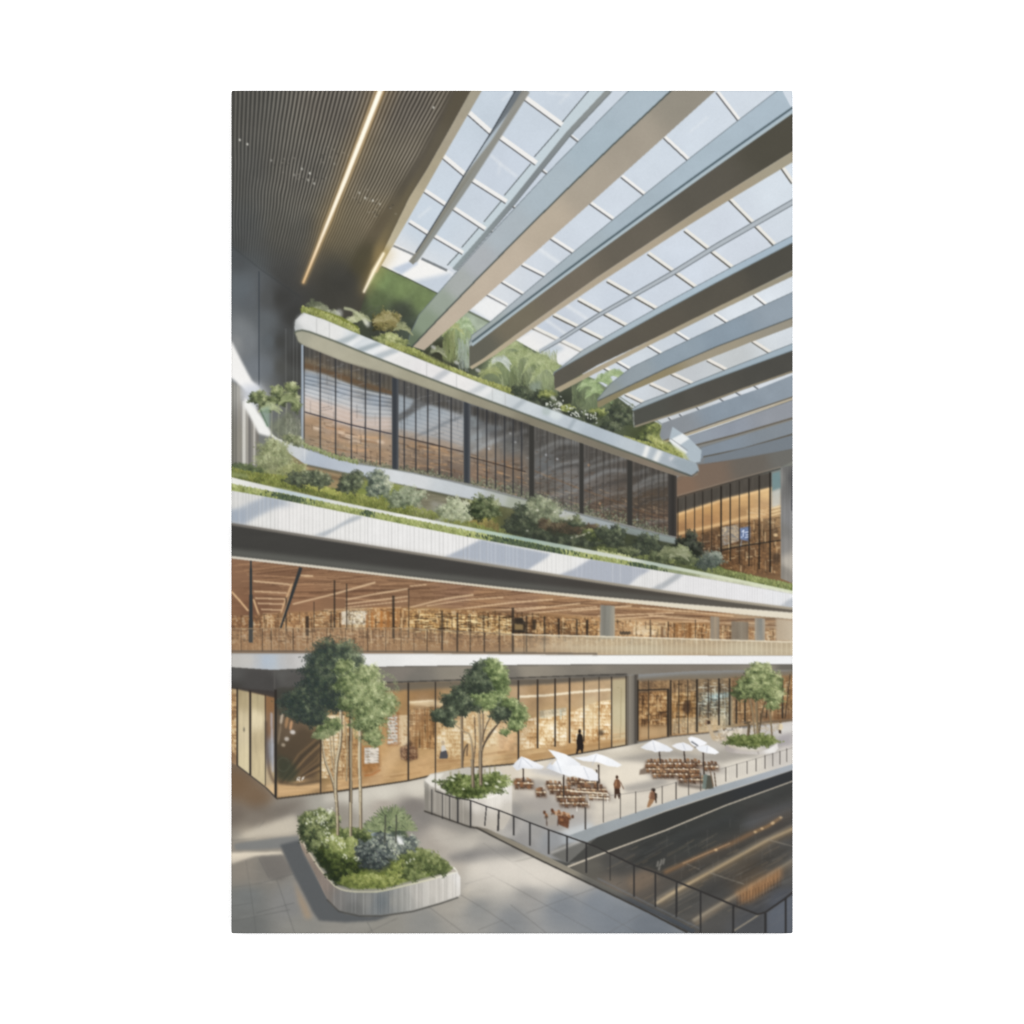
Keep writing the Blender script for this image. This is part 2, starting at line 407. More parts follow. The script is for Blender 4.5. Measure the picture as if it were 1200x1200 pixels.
def paint_beams():
    SKY = [i for i, q in enumerate(PARTS) if q[0] == 'printed_skylight'][0]
    # --- beams.  top edge, seam, bottom edge, each a path from the upper right down
    def beam(label, top, seam, bot, cside, cbot, seamcol='#3c4642', sw=1.6, light=None, lw=0):
        part('roof_beam', label, SKY)
        top = smooth(top[:-2], 2, 5) + top[-2:] if len(top) > 5 else top
        seam = smooth(seam, 2, 5) if len(seam) > 3 else seam
        bot = smooth(bot[:-1], 2, 4) + bot[-1:] if len(bot) > 5 else bot
        fill(top + seam[::-1], cside, 1, .25)
        fill(seam + bot[::-1], cbot, 1, .25)
        line(top, 1.0, '#69747a', .7, .2)
        line(seam, sw, seamcol, .85, .35)
        if light: line(light, lw, '#a9bac2', .95, .25)
    beam('widest printed beam, blue grey side over a sand coloured underside',
         [(738, 104), (720, 124), (640, 204), (576, 274), (533, 319), (514, 344), (491, 369), (480, 393), (478, 404)],
         [(787, 104), (720, 172), (660, 226), (620, 262), (566, 320), (513, 377), (483, 405)],
         [(841, 104), (772, 165), (720, 216), (692, 238), (646, 278), (588, 330), (548, 365), (507, 401), (497, 412), (483, 406)],
         noisy(idw([(750, 120, '#a3b4bf'), (700, 170, '#9fb1bc'), (640, 225, '#a3b2bb'), (590, 275, '#a5b0b7'), (560, 305, '#a8adb1'), (536, 333, '#a1a7a4'), (518, 355, '#929f92'), (500, 380, '#83957f'), (484, 402, '#64755f')]), .02, 20, 20),
         noisy(idw([(800, 115, '#928c7f'), (740, 170, '#a09788'), (690, 220, '#a69c8c'), (640, 265, '#b2a592'), (590, 315, '#b9ab98'), (530, 370, '#b8aa97'), (495, 405, '#b3a592')]), .02, 25, 25, 2), '#46504d', 1.8)
    beam('second printed beam, pale blue flange over a dark brown web',
         [(915, 103), (864, 142), (808, 186), (756, 226), (718, 258), (674, 294), (641, 322), (612, 346), (594, 359.5), (575, 377), (553, 393), (550, 402)],
         [(930, 132), (820, 207), (700, 296), (663, 324), (600, 368), (578, 384), (550, 406)],
         [(930, 177), (820, 244), (700, 325), (606, 393), (566, 419), (550, 430)],
         noisy(idw([(900, 125, '#a3b5c2'), (820, 185, '#a1b3bf'), (740, 250, '#9fb0bb'), (680, 300, '#9eadb5'), (620, 350, '#a4afb6'), (570, 390, '#9aa5a4')]), .02, 20, 20, 4),
         noisy(idw([(910, 160, '#565349'), (820, 220, '#5f5b52'), (740, 280, '#6a6459'), (660, 335, '#746c5f'), (600, 375, '#77705f'), (560, 412, '#66655a')]), .025, 25, 25, 5), '#8fa0a8', 1)
    line(smooth([(930, 126), (864, 171), (820, 202), (757, 250), (700, 290), (663, 318), (600, 366), (553, 400)], 2, 9), 2.2, '#4b5c63', .95, .5)
    line(smooth([(930, 131), (864, 176), (820, 206), (757, 254), (700, 294), (663, 322), (600, 370), (553, 404)], 2, 9), 2.6, '#a5b6bd', .95, .3)
    fill(smooth([(930, 177), (820, 244), (700, 325), (606, 393), (566, 419)], 2, 9) + [(550, 430), (553, 433)] + smooth([(579, 415), (605, 399.5), (649, 370), (700, 334), (712, 325), (796, 269), (862, 230), (930, 190)], 2, 9),
         idw([(920, 184, '#a09883'), (840, 240, '#a2967f'), (740, 306, '#aa9d87'), (640, 375, '#ada08a'), (570, 420, '#b0a389')]), 1, .3)
    beam('third printed beam, dark brown web with a sand lower edge',
         [(930, 275), (860, 312), (818, 336), (770, 360), (734, 380), (706, 397), (682, 412), (651, 435.5), (648, 440)],
         [(930, 283), (838, 334), (770, 367), (700, 407), (663, 427), (649, 438)],
         [(930, 316), (840, 361), (770, 395), (700, 428), (650, 457)],
         idw([(900, 290, '#9db1c0'), (820, 338, '#a2b6c3'), (740, 380, '#a2b3bd'), (680, 415, '#9fabb0')]),
         noisy(idw([(910, 300, '#54524b'), (840, 345, '#5c584f'), (760, 385, '#605b51'), (700, 415, '#625d53'), (660, 442, '#5f5c53')]), .025, 25, 25, 6), '#7d9099', 1)
    fill(smooth([(930, 316), (840, 361), (770, 395), (700, 428), (650, 457)], 2, 9) + smooth([(656, 459.5), (700, 436.5), (760, 404.5), (830, 371), (882, 346), (930, 323)], 2, 9),
         idw([(920, 320, '#97907c'), (830, 367, '#a0967f'), (740, 411, '#a99d85'), (660, 455, '#a79b80')]), 1, .3)
    beam('fourth printed beam, slate blue with a thin sand underside',
         [(930, 341), (900, 357), (854, 377), (808, 397), (776, 413), (740, 431), (715, 450), (700, 468)],
         [(930, 372), (840, 406), (780, 432), (700, 470)],
         [(930, 382), (880, 401), (828, 422), (786, 438), (732, 462), (700, 479)],
         noisy(idw([(910, 360, '#8e9ca8'), (850, 390, '#8596a4'), (790, 415, '#8a9aa6'), (740, 440, '#8d99a0'), (710, 462, '#8b9593')]), .03, 20, 20, 7),
         idw([(920, 380, '#958f80'), (840, 410, '#9b927e'), (760, 445, '#8f8466'), (710, 472, '#8a8163')]), '#565c5c', 1.4)
    beam('fifth printed beam, short dark brown web with a pale blue top',
         [(930, 402), (904, 413), (850, 433), (812, 449), (784, 460), (754, 471), (740, 480)],
         [(930, 410), (820, 450), (742, 481)],
         [(930, 436), (870, 457), (820, 476), (744, 500), (741, 490)],
         idw([(900, 416, '#98aab6'), (820, 448, '#98a9b3'), (750, 477, '#97a4aa')]),
         noisy(idw([(910, 425, '#53524d'), (820, 465, '#57554f'), (750, 490, '#555650')]), .03, 20, 20, 8), '#7c8f99', 1)
    line([(930, 435), (870, 456), (820, 475), (744, 500)], 2.2, '#8f8672', 1, .3)
    line([(742, 482), (743, 501)], 1.2, '#9aa19a', .8, .3)
    part('roof_beam', 'sixth printed beam, slate blue above the balcony corner', SKY)
    fill([(930, 439), (888, 456), (848, 470), (820, 480), (776, 496), (773, 510), (776, 518), (840, 496), (930, 465)], noisy(idw([(910, 452, '#8a97a3'), (850, 480, '#8593a0'), (790, 505, '#868c92')]), .03, 15, 15, 9), 1, .3)
    line([(930, 465), (840, 495), (774, 518)], 1.6, '#6d6250', .9, .3)
    line([(930, 467.4), (840, 497.6), (778, 518.6)], 1.8, '#ab9a78', .95, .4)
    part('roof_beam', 'lowest group of grey printed beams at the right', SKY)
    fill([(930, 468), (840, 500), (804, 512), (800, 530), (815, 560), (800, 575), (930, 560)], '#7b8083')
    fill([(930, 469), (840, 501), (804, 512), (810, 523), (930, 490)], noisy(idw([(910, 480, '#8f949c'), (850, 503, '#8c94a0'), (815, 515, '#8d97a2')]), .02, 15, 15), 1, .3)
    line([(930, 489.5), (860, 510), (810, 523)], 1.8, '#665c4d', .9, .4); line([(930, 491.5), (860, 512), (812, 525)], 1.2, '#938a78', .6, .3)
    fill([(930, 492), (822, 525), (820, 537), (830, 536), (930, 509)], noisy(idw([(910, 500, '#818a92'), (840, 526, '#808c98')]), .02, 15, 15), 1, .3)
    line([(930, 508.5), (870, 526), (824, 535.5)], 1.8, '#5d574c', .9, .4)
    fill([(930, 510), (826, 537), (824, 545), (840, 547), (930, 526)], '#767f87', 1, .3)
    line([(930, 526.5), (880, 537), (828, 547)], 1.6, '#5b5850', .9, .4)
    fill([(930, 528), (828, 548), (822, 556), (930, 543)], '#7a8082', 1, .3)
    line([(930, 542), (870, 554), (822, 562)], 1.4, '#5c564c', .9, .4)
    # end of the roof at the balcony corner
    fill([(788, 500), (806, 512), (822, 528), (821, 541), (812, 543), (796, 532), (784, 516)], '#a6b4bd', 1, .4)
    fill([(784, 516), (800, 508), (808, 514), (796, 522), (806, 530), (800, 534)], '#dfe2e1', .9, .6)
    line([(786, 514), (806, 528)], 1, '#8b9093', .8, .3)

def paint_ceiling():
    part('printed_slat_ceiling', 'printed dark slatted ceiling above the atrium'); C = CUR[0]
    edge = [(553, 104), (526, 153), (500, 199), (480, 231), (462, 268), (448, 297)]
    reg = [(268, 104)] + edge + [(436, 318), (428, 345), (420, 372), (268, 372)]
    base = idw([(285, 120, '#504f4b'), (400, 120, '#55514b'), (480, 120, '#56514a'), (535, 120, '#5d574d'), (280, 200, '#50504d'), (350, 200, '#52504b'), (440, 200, '#5e584c'),
                (500, 180, '#605a4f'), (280, 270, '#4e504f'), (340, 270, '#504f4a'), (400, 270, '#635b49'), (440, 260, '#665d4b'), (290, 320, '#535758'), (340, 330, '#4a4a48'),
                (400, 330, '#4a4944'), (430, 310, '#55503f')])
    fill(reg, noisy(base, .04, 20, 20, 3), 1, .2)
    # slats running to one vanishing point
    i0, i1, j0, j1 = bbox(271, 106, 560, 345); X, Y = grid(i0, i1, j0, j1)
    m = polymask(reg, X, Y).astype(np.float32)
    vy = 575.0
    u = 271 + (X - 271) * (vy - 106) / (vy - Y) * 1.0 + 2.8 * (fbm(X / 22, Y / 34, 5) - .5) * 2 * np.clip((Y - 130) / 130, .25, 1)
    ph = (u - 271) / 5.1
    s = (.5 + .5 * np.cos(ph * 2 * np.pi)) ** 2.0
    dk = (.5 - .5 * np.cos(ph * 2 * np.pi)) ** 2
    fade = np.clip((332 - Y) / 90, 0, 1) * (.55 + .45 * np.clip((X - 285) / 60, 0, 1))
    right = np.interp(Y[:, 0], [106, 172, 290, 345], [532, 501, 424, 400])[:, None]
    fade = fade * np.clip((right - X) / 8, 0, 1) * (.75 + .5 * fbm(X / 20, Y / 20, 9))
    sl = (slice(j0, j1), slice(i0, i1))
    tint = np.array([1.0, .96, .88], np.float32)
    IMG[sl] += (m * fade * (s * .21 - dk * .05))[..., None] * tint
    # lit smooth soffit along the edge
    fill([(533, 106), (553, 106), (500, 199), (480, 231), (448, 297), (436, 312), (438, 290), (474, 226), (503, 174)],
         idw([(540, 110, '#5f5849'), (505, 180, '#655e4f'), (465, 245, '#6f6650'), (440, 290, '#7d7052')]), .8, 2.2, own=False)
    # lamp fittings, tiny sparkles in the slats
    r = np.random.RandomState(4)
    for x, y, b in [(281, 164, 1), (290, 169, 1), (318, 188, .5), (354, 198, .7), (363, 203, 1), (361, 211, .6), (368, 215, .7), (421, 226, .6), (428, 232, .8), (437, 235, .9), (445, 239, .5), (508, 126, .9), (345, 205, .4), (392, 192, .3)]:
        fill(ell(x, y, 1.0, 1.3), '#ecebe0', .8 * b, .45, own=False)
    for k in range(60):
        cx, cy = [(360, 207), (430, 234), (388, 180), (445, 246), (330, 192)][k % 5]
        x, y = cx + r.randn() * 9, cy + r.randn() * 5 + .0
        fill(ell(x, y, 1.2, .8), ['#a19b8e', '#3d3c3a'][k % 2], .45, .4, own=False)
    part('fascia', 'sand coloured edge strip of the ceiling', C)
    fill(edge + [(436, 318), (442, 320), (447, 311), (480, 254), (500, 219), (530, 166), (566, 104)],
         noisy(idw([(558, 110, '#a09986'), (530, 155, '#a39a86'), (505, 200, '#a69c83'), (480, 242, '#b1a68b'), (462, 278, '#b5ab8f'), (446, 305, '#a39770')]), .03, 12, 12), 1, .3)
    # glow, then the light line itself
    part('strip_light', 'long warm printed light line in the ceiling', C)
    fill(ribbon([(449, 100), (405, 208), (354, 334)], [34, 9]), '#c99a55', .16, 7, own=False)
    fill(ribbon([(448, 100), (405, 210), (355, 333)], [10.5, 4.5]), '#d8ae6c', .6, 1.7, own=False)
    line([(448, 100), (404, 212), (355, 332)], [5.6, 4.6, 2.0], lin((446, 106), (355, 331), [(0, '#f6f0e0'), (.7, '#f3e9d2'), (1, '#e6bd88')]), 1, .6)
    part('strip_light', 'short warm printed light line beside the skylight', C)
    fill(ribbon([(455, 290), (425, 345)], [22, 10]), '#c2a05c', .35, 5, own=False)
    line([(450, 296), (438, 318), (426, 343)], [3.0, 5, 2], '#f0dfb6', 1, .8)
    line([(450, 296), (438, 318), (426, 343)], 1.5, '#faf1dc', .9, .5)

def paint_wall():
    part('printed_side_wall', 'printed grey wall under the dark ceiling, sunlight falling across it')
    fill([(268, 286), (306, 314), (352, 348), (360, 420), (358, 530), (268, 560)],
         noisy(idw([(280, 300, '#55595b'), (285, 340, '#636a6f'), (283, 390, '#787d80'), (276, 400, '#858889'), (296, 350, '#606569'), (310, 350, '#575959'), (310, 375, '#62676a'), (292, 400, '#767b7f'), (330, 350, '#474745'), (345, 370, '#454543'),
                    (315, 400, '#60666a'), (312, 430, '#6b7176'), (328, 400, '#4b4c4a'), (330, 430, '#555653'), (345, 420, '#484846'), (345, 450, '#4e4f4c'), (345, 480, '#686964'), (320, 480, '#6c706e'), (300, 430, '#747a80'), (300, 470, '#a2a3a1')]), .025, 8, 60, 2), 1, 2)
    line([(303.6, 318), (303.6, 452)], 1.1, '#3c434b', .9, .2)
    line([(271, 288), (306, 316), (352, 348)], 1, '#3f4344', .5, .6)
    for x in (335, 340, 344, 348): line([(x, 385), (x, 520)], 1.2, '#8c8f8d' if x != 340 else '#5a5c5a', .35, .4)
    fill([(268, 445), (283, 455), (296, 465), (302, 500), (302, 560), (268, 560)], idw([(272, 460, '#9c9a92'), (275, 520, '#8d8a80'), (295, 480, '#8c8984'), (297, 530, '#85827c')]), 1, 1)
    for x, w, c in [(273, 2.5, '#6b6a63'), (276.5, 1.2, '#55544f'), (280, 2, '#8f8b80'), (286, 4, '#d5d3cb'), (290, 2, '#a9a59b'), (292.5, 3, '#6f6d6a'), (298, 2, '#cac6bd'), (302, 3, '#77736c')]:
        line([(x, 448 if x < 285 else 470), (x, 545)], w, c, .8, .5)
    fill([(270, 399), (272, 401), (283, 423), (295, 446), (303, 453), (306, 466), (288, 458), (275, 446), (270, 442)], '#e4e3e0', 1, .8)
    fill([(283, 452), (305, 450), (312, 470), (296, 482), (285, 470)], '#bcc2cd', .8, 3)
    fill([(287, 466), (296, 474), (312, 496), (319, 508), (316, 512), (303, 508), (296, 494), (286, 476)], '#e3e3df', 1, .9)
    fill([(268, 440), (300, 446), (300, 480), (268, 480)], '#ffffff', .12, 8, own=False)
# ---------------------------------------------------------------- the picture: glazed storey and planting
GREENS = ['#3e473a', '#55603f', '#77824f', '#9aa25f', '#bcc083']
DARKG = ['#3d443c', '#4b5446', '#616b54', '#7d866a', '#a3a986']
PALEG = ['#5c6754', '#7c8870', '#9ca68a', '#bcc3a6', '#d5d9c2']
LIME = ['#5e6540', '#7b834a', '#989e5c', '#b2b577', '#c9cb95']

def grass(path, depth, pal, n=3.0, L=2.6, seed=0, up=0.0):
    """short blades along a path, hanging `depth` below it"""
    r = np.random.RandomState(seed); p = np.array(path, float)
    d = np.r_[0, np.cumsum(np.linalg.norm(np.diff(p, axis=0), axis=1))]
    k = int(d[-1] * n); t = r.rand(k) * d[-1]
    x = np.interp(t, d, p[:, 0]); y = np.interp(t, d, p[:, 1])
    dep = np.interp(x, *zip(*depth)) if isinstance(depth, list) else depth
    v = r.rand(k); y = y + v * dep - up * r.rand(k)
    b = .55 + .55 * (fbm(x / 9, y / 9, seed) - .5) - .25 * v + (r.rand(k) - .5) * .35
    dabs(x, y, palette(pal, b, .08, r), L * (.5 + r.rand(k)), .8, math.pi / 2 + r.randn(k) * .35)
def palm(cx, cy, R, n, pal, seed=0, a0=-math.pi, a1=0.0, droop=.5, w=1.0, leaflets=True):
    """arching fronds from one crown"""
    r = np.random.RandomState(seed)
    for k in range(n):
        a = a0 + (a1 - a0) * (k + r.rand()) / n; Rr = R * (.65 + .5 * r.rand())
        t = np.linspace(0, 1, 22)
        x = cx + np.cos(a) * Rr * t; y = cy + np.sin(a) * Rr * t * 1.1 + droop * Rr * t ** 2
        b = .35 + .5 * r.rand()
        if leaflets:
            q = np.repeat(np.arange(22), 3); sgn = r.choice([-1, 1], len(q)); tx = np.gradient(x)[q]; ty = np.gradient(y)[q]
            an = np.arctan2(ty, tx) + sgn * (.55 + .4 * r.rand(len(q))); ll = Rr * .22 * np.sin(np.pi * np.clip(t[q] * .95 + .05, 0, 1))
            dabs(x[q] + np.cos(an) * ll / 2, y[q] + np.sin(an) * ll / 2, palette(pal, b + .3 * (r.rand(len(q)) - .5), .08, r), np.maximum(ll, .8) * (.6 + .6 * r.rand(len(q))), .8, an, True, None, .6)
        dabs(x, y, palette(pal, np.full(22, b + .15), .05, r), Rr / 16, w, np.arctan2(np.gradient(y), np.gradient(x)), True, None, .6)
def strands(x0, x1, y0, y1, n, pal, seed=0, lean=0.0, L=9):
    """hanging stems"""
    r = np.random.RandomState(seed); x = x0 + r.rand(n) * (x1 - x0); y = y0 + r.rand(n) * (y1 - y0)
    b = .5 + .7 * (fbm(x / 6, y / 12, seed) - .5) + .3 * (r.rand(n) - .5)
    for k in range(2):
        q = np.arange(n) % 2 == k; dabs(x[q], y[q], palette(pal, b[q], .08, r), L * (.5 + r.rand(q.sum())), .8, math.pi / 2 + lean + r.randn(q.sum()) * .16, True, None, .5)

P_TOP = [(352, 369), (356, 366.5), (380, 375.5), (411, 387.8), (456, 404.3), (484, 415.3), (526, 435.5), (553, 448.3), (590, 459.3), (627, 472.2), (663, 486.8), (700, 500.3), (740, 512.5), (770, 527), (816, 543.5)]
P_LOW = [(345.5, 389), (348, 388), (354, 387), (363, 389), (392, 400.7), (429, 413.5), (484, 433.8), (526, 453.8), (572, 472.2), (627, 487.8), (663, 501.8), (700, 516.5), (760, 540), (809, 557)]
P_SOF = [(347, 395), (350, 401), (355, 405), (402, 424.5), (447, 437.3), (484, 449), (553, 475.8), (627, 499.8), (700, 525.5), (740, 540), (790, 557.5), (811, 559)]
P_TOP = P_TOP[:2] + smooth(P_TOP[2:], 3, 9)
P_LOW = P_LOW[:4] + smooth(P_LOW[4:], 3, 9)
P_SOF = P_SOF[:3] + smooth(P_SOF[3:-1], 3, 9) + P_SOF[-1:]
G_BOT = [(355, 522.5), (392, 535.6), (420, 542), (458, 549.5), (484, 553), (526, 561), (572, 572), (608, 582), (627, 588), (663, 597.5), (700, 606), (740, 616), (793, 629)]

def paint_garden():
    # --- dark void and living wall behind the roof garden
    part('printed_green_wall', 'printed living wall under the end of the skylight'); GW = CUR[0]
    roofline = [(442, 312), (447, 312), (480, 327.5), (514, 344.5), (548, 364.5), (575, 377.5), (604.7, 399), (654, 426.5), (696, 444), (740, 478), (800, 513)]
    fill([(350, 344), (352, 338), (425, 330)] + roofline + [(790, 530), (700, 502), (590, 461), (480, 416), (352, 372), (345, 385)],
         noisy(idw([(370, 345, '#454642'), (400, 355, '#434440'), (420, 350, '#4b4f43'), (445, 330, '#748d5c'), (470, 340, '#72895a'), (495, 352, '#6e8358'), (440, 350, '#5c6c4c'), (470, 365, '#4a5146'),
                    (450, 385, '#42463f'), (480, 385, '#4b564b'), (525, 370, '#8ba07e'), (560, 378, '#9cac98'), (520, 415, '#434538'), (545, 420, '#4c5346'), (590, 430, '#7e8e6a'),
                    (640, 440, '#8e9c7c'), (610, 455, '#464c40'), (660, 470, '#454b40'), (700, 460, '#6f8162'), (720, 480, '#545d4a'), (760, 500, '#50583f')]), .08, 7, 7, 3), 1, .5, own=True)
    line([(447, 312), (480, 327.5), (514, 344.5)], 1.4, '#4c5646', .9, .3)
    line([(548, 365), (575, 378.5)], 1.6, '#67735f', .9, .3)
    line([(605, 400), (654, 427)], 1.4, '#5d6a52', .9, .3); line([(696, 445), (740, 474), (785, 503)], 1.2, '#6b7767', .8, .4)
    for k in range(14):                            # dark blades in the void on the left
        r = np.random.RandomState(k); x = 352 + r.rand() * 120; line(curve([(x, 372 + (x - 352) * .35), (x + r.randn() * 8, 355 + (x - 352) * .3), (x + r.randn() * 18, 342 + (x - 352) * .25)], 10), 1, '#5d6156', .5, .4)
    # hanging plants between the beams
    part('hanging_plant', 'pale hanging plant under the widest printed beam', GW)
    for k, (cx, cy, w_) in enumerate([(523, 392, 4), (528, 386, 5), (533, 384, 6), (539, 382, 5), (545, 384, 5), (549, 392, 4)]):
        strands(cx - w_, cx + w_, cy, cy + 36, 130, ['#505b3c', '#6f7b50', '#949f6c', '#b4bd8b'] if k < 3 else ['#5c7050', '#7b9068', '#9cb085', '#bccaa6'], 3 + k, (k - 2.5) * .06, 9)
    palm(540, 380, 18, 16, ['#64805a', '#89a378', '#b0c29d'], 2, -2.9, -.3, .9); palm(530, 384, 13, 12, ['#6c7a4c', '#929e68', '#b7bf8b'], 9, -3.1, -.2, .9); palm(546, 384, 12, 10, ['#6d8a64', '#93ad84', '#b9cba8'], 10, -2.6, .1, .9)
    strands(537, 550, 402, 430, 90, ['#7e8c84', '#98a59c', '#b0bab0'], 6, 0, 12)
    palm(512, 412, 12, 10, ['#4e553f', '#7a8162', '#a5a98c'], 12, -3, .1, .8)
    part('hanging_plant', 'broad hanging palm between the second and third printed beams', GW)
    strands(585, 652, 415, 466, 900, ['#4e5a41', '#71805a', '#96a47a', '#b6bf98'], 13, -.15, 10)
    for k, (cx, cy) in enumerate([(600, 408), (615, 418), (630, 424), (643, 432), (592, 420)]):
        palm(cx, cy, 21, 15, ['#66764e', '#8d9c6c', '#b3bd90'], 20 + k, -3.0, -.1, 1.0)
    palm(587, 424, 14, 12, ['#8c988c', '#aab5ab', '#c5ccc2'], 33, -2.6, .3, .8)
    palm(575, 437, 15, 10, ['#6a7548', '#8f9a66', '#b4ba8c'], 34, -3.0, -.2, .7)
    fill([(620, 450), (634, 446), (634, 468), (622, 462)], '#7f9089', .6, 1.5, own=False)
    part('hanging_plant', 'feathery hanging palm at the left end of the slate blue printed beam', GW)
    strands(670, 720, 455, 486, 420, ['#4c5943', '#6d7c5c', '#93a17c'], 41, 0, 8)
    for k, (cx, cy) in enumerate([(690, 452), (705, 447), (720, 440), (700, 460)]):
        palm(cx, cy, 16, 14, ['#5b7350', '#86a070', '#adc194'], 50 + k, -3.0, .1, .8)
    part('roof_shrub', 'dark round printed shrub below the fifth beam', GW)
    foliage([(730, 487, 13, 12, -.12), (722, 482, 8, 8, -.1)], DARKG, 1.3, 2.4, .9, seed=5)
    part('roof_shrub', 'olive printed shrub at the right end of the balcony', GW)
    foliage([(764, 505, 11, 9, .0), (756, 515, 10, 7, -.15), (770, 512, 6, 6, .15)], GREENS, 1.3, 2.6, .9, seed=6)
def paint_upper():
    GW = [i for i, q in enumerate(PARTS) if q[0] == 'printed_green_wall'][0]
    # left group on the balcony
    part('roof_shrub', 'dark spiky printed plants at the left end of the balcony', GW)
    palm(374, 366, 17, 15, ['#4a4e42', '#7a8068', '#b1b494'], 60, -3.1, -.2, .55); palm(386, 370, 15, 12, ['#545a48', '#838a70', '#c2c4ab'], 61, -2.9, 0, .6)
    palm(366, 360, 14, 8, ['#4a5043', '#6f765e'], 66, -3, -.4, .5)
    fill(ell(397, 368, 4.5, 6, 14, .3), '#b9bab4', .6, 1.2, own=False); fill(ell(430, 378, 3.5, 2.5), '#c9cac4', .6, .8, own=False)
    part('roof_shrub', 'broad leaved printed plant on the balcony', GW)
    palm(418, 377, 20, 12, ['#6a7152', '#9aa178', '#c8caa6'], 62, -3.0, -.6, .7, 1.6)
    line(curve([(403, 361), (414, 364), (424, 372), (430, 380)], 14), 3.4, '#b3b894', .8, .5, own=True); line([(427, 374), (432, 383)], 4, '#d0d0c6', .7, .8, own=False)
    part('roof_shrub', 'bronze tinted fan leaved printed plant on the balcony', GW)
    foliage([(452, 376, 14, 11, -.02), (446, 380, 9, 7, .1), (462, 372, 7, 6, .1)], ['#44412f', '#6a6440', '#8f8655', '#afa878'], 1.2, 3.2, .9, seed=9)
    palm(452, 377, 17, 18, ['#5e5738', '#8a8052', '#b3ab80'], 63, -3.1, .2, .5)
    palm(472, 386, 13, 10, ['#545b3e', '#838a62', '#b8b993'], 64, -2.8, .2, .6)
    palm(458, 398, 16, 14, ['#646c40', '#96a060', '#c4c894'], 65, -3.0, .1, .55)
    foliage([(452, 398, 14, 6, .1), (468, 402, 10, 5, .12)], ['#50593a', '#868f5a', '#bcc08a'], 1.5, 2.6, .9, seed=10)
    # dark gaps and turf edge
    part('turf_edge', 'strip of lime green turf on the printed balcony', GW)
    turf = [(354, 360), (380, 368), (411, 382), (421, 388)]
    fill([(352, 361), (366, 360), (400, 371), (420, 383), (422, 391), (411, 388), (380, 376), (353, 367)], '#79823f', 1, .6)
    grass(turf, 7, LIME, 9, 2.6, 1, 2)
    for seg, dep in [([(452, 404), (484, 413), (508, 424), (526, 433), (553, 445), (590, 457), (602, 461)], 3)]:
        fill(ribbon(seg, [5, 7, 7]), '#838c45', 1, .7); grass([(x, y - 4) for x, y in seg], 7, LIME, 8, 2.4, 3, 1)
    line([(497, 412), (512, 420), (530, 428)], 4, '#44473c', .8, 1, own=False)
    grass([(730, 512), (770, 522), (800, 535)], 4, LIME, 6, 2.4, 4, 1)
    fill([(760, 508), (786, 520), (803, 531), (808, 541), (776, 524), (757, 514)], '#a9b070', .8, .8); grass([(762, 511), (800, 532)], 5, LIME, 6, 2, 5)
    for k, (x, y) in enumerate([(610, 458), (628, 464), (645, 473), (672, 482), (694, 489), (715, 500)]):
        foliage([(x, y, 11, 6, -.2)], DARKG, 1.2, 2.6, .9, seed=70 + k)
    foliage([(640, 462, 9, 5, .1), (700, 484, 10, 5, .05), (664, 478, 7, 4, .2)], GREENS, 1.1, 2.6, .9, seed=77)
    for x, y in [(560, 434), (535, 425), (508, 407), (648, 466), (656, 473)]: fill(ell(x, y, 3.4, 2, 12, .5), '#cfcfca', .65, .7, own=False)
    r = np.random.RandomState(5); xs = 640 + r.rand(60) * 60; dabs(xs, 470 + (xs - 640) * .36 + r.randn(60) * 4, palette(['#b9bdb2', '#d8dad2'], r.rand(60)), 2, .8, r.rand(60) * 3)

    # --- the white balcony
    part('printed_balcony', 'printed white balcony with a rounded left end'); B = CUR[0]
    sh = [(346, 391), (345, 384), (346, 375)] + P_TOP + [(819, 552), (812, 557)] + P_LOW[::-1]
    fill(sh, noisy(idw([(348, 385, '#b3b6b5'), (356, 378, '#dadad8'), (385, 388, '#d9d9d6'), (420, 402, '#c9cfd2'), (470, 420, '#dcdbd9'), (500, 432, '#dad8d7'), (540, 450, '#dedcda'), (575, 462, '#cbd0d0'),
                        (610, 475, '#c0c8cc'), (660, 495, '#b5bfc6'), (700, 508, '#a9b5be'), (745, 524, '#b2bcc3'), (780, 540, '#a3aeb6'), (810, 550, '#98a5ae')]), .025, 12, 12, 5), 1, .3)
    def band(x0, x1, lean, c, a=.8, f=1):
        fill([(x0, at(P_LOW, x0)), (x1, at(P_LOW, x1)), (x1 + lean, at(P_TOP, x1 + lean)), (x0 + lean, at(P_TOP, x0 + lean))], c, a, f, own=False, clip=sh)
    band(392, 400, 26, '#a1adb1', .8, 1); band(405, 411, 16, '#e4e4e2', .6, 1); band(416, 424, 26, '#98a5ab', .85, .8); band(436, 445, 24, '#9fabb2', .7, 1); band(426, 434, 22, '#e6e7e6', .5, 1)
    band(505, 513, 16, '#b0b5ba', .75, 1); band(546, 553, 20, '#b2b8bc', .6, 1.2); band(558, 566, 14, '#e2e1df', .6, 1.2); band(598, 604, 14, '#9ba6ac', .6, 1); band(664, 668, 8, '#8f9ca4', .6, .8)
    fill(ell(651, 486, 8, 6, 20, .3), '#cdd5d4', .8, 1.5, own=False); fill(ell(640, 482, 5, 5), '#a9b7b2', .7, 1.2, own=False)
    band(752, 757, 5, '#e3e3de', .9, 1.2); band(764, 770, 7, '#dfe0dc', .95, 1.5)
    fill(ell(788, 538, 4, 3, 14, .4), '#c4c6cb', .9, .8, own=False)
    for x in (371, 386, 535, 592, 577, 500): line([(x, at(P_TOP, x) + 1), (x, at(P_LOW, x) - 1)], 1, '#a9aaa9', .55, .3, own=False)
    line([(346, 386), (345.6, 378), (349, 371), (356, 367)], 2, '#9ca09f', .6, .8, own=False)
    line(P_TOP, 1, '#8d9490', .35, .3, own=False)
    part('soffit', 'sand coloured underside of the printed balcony', B)
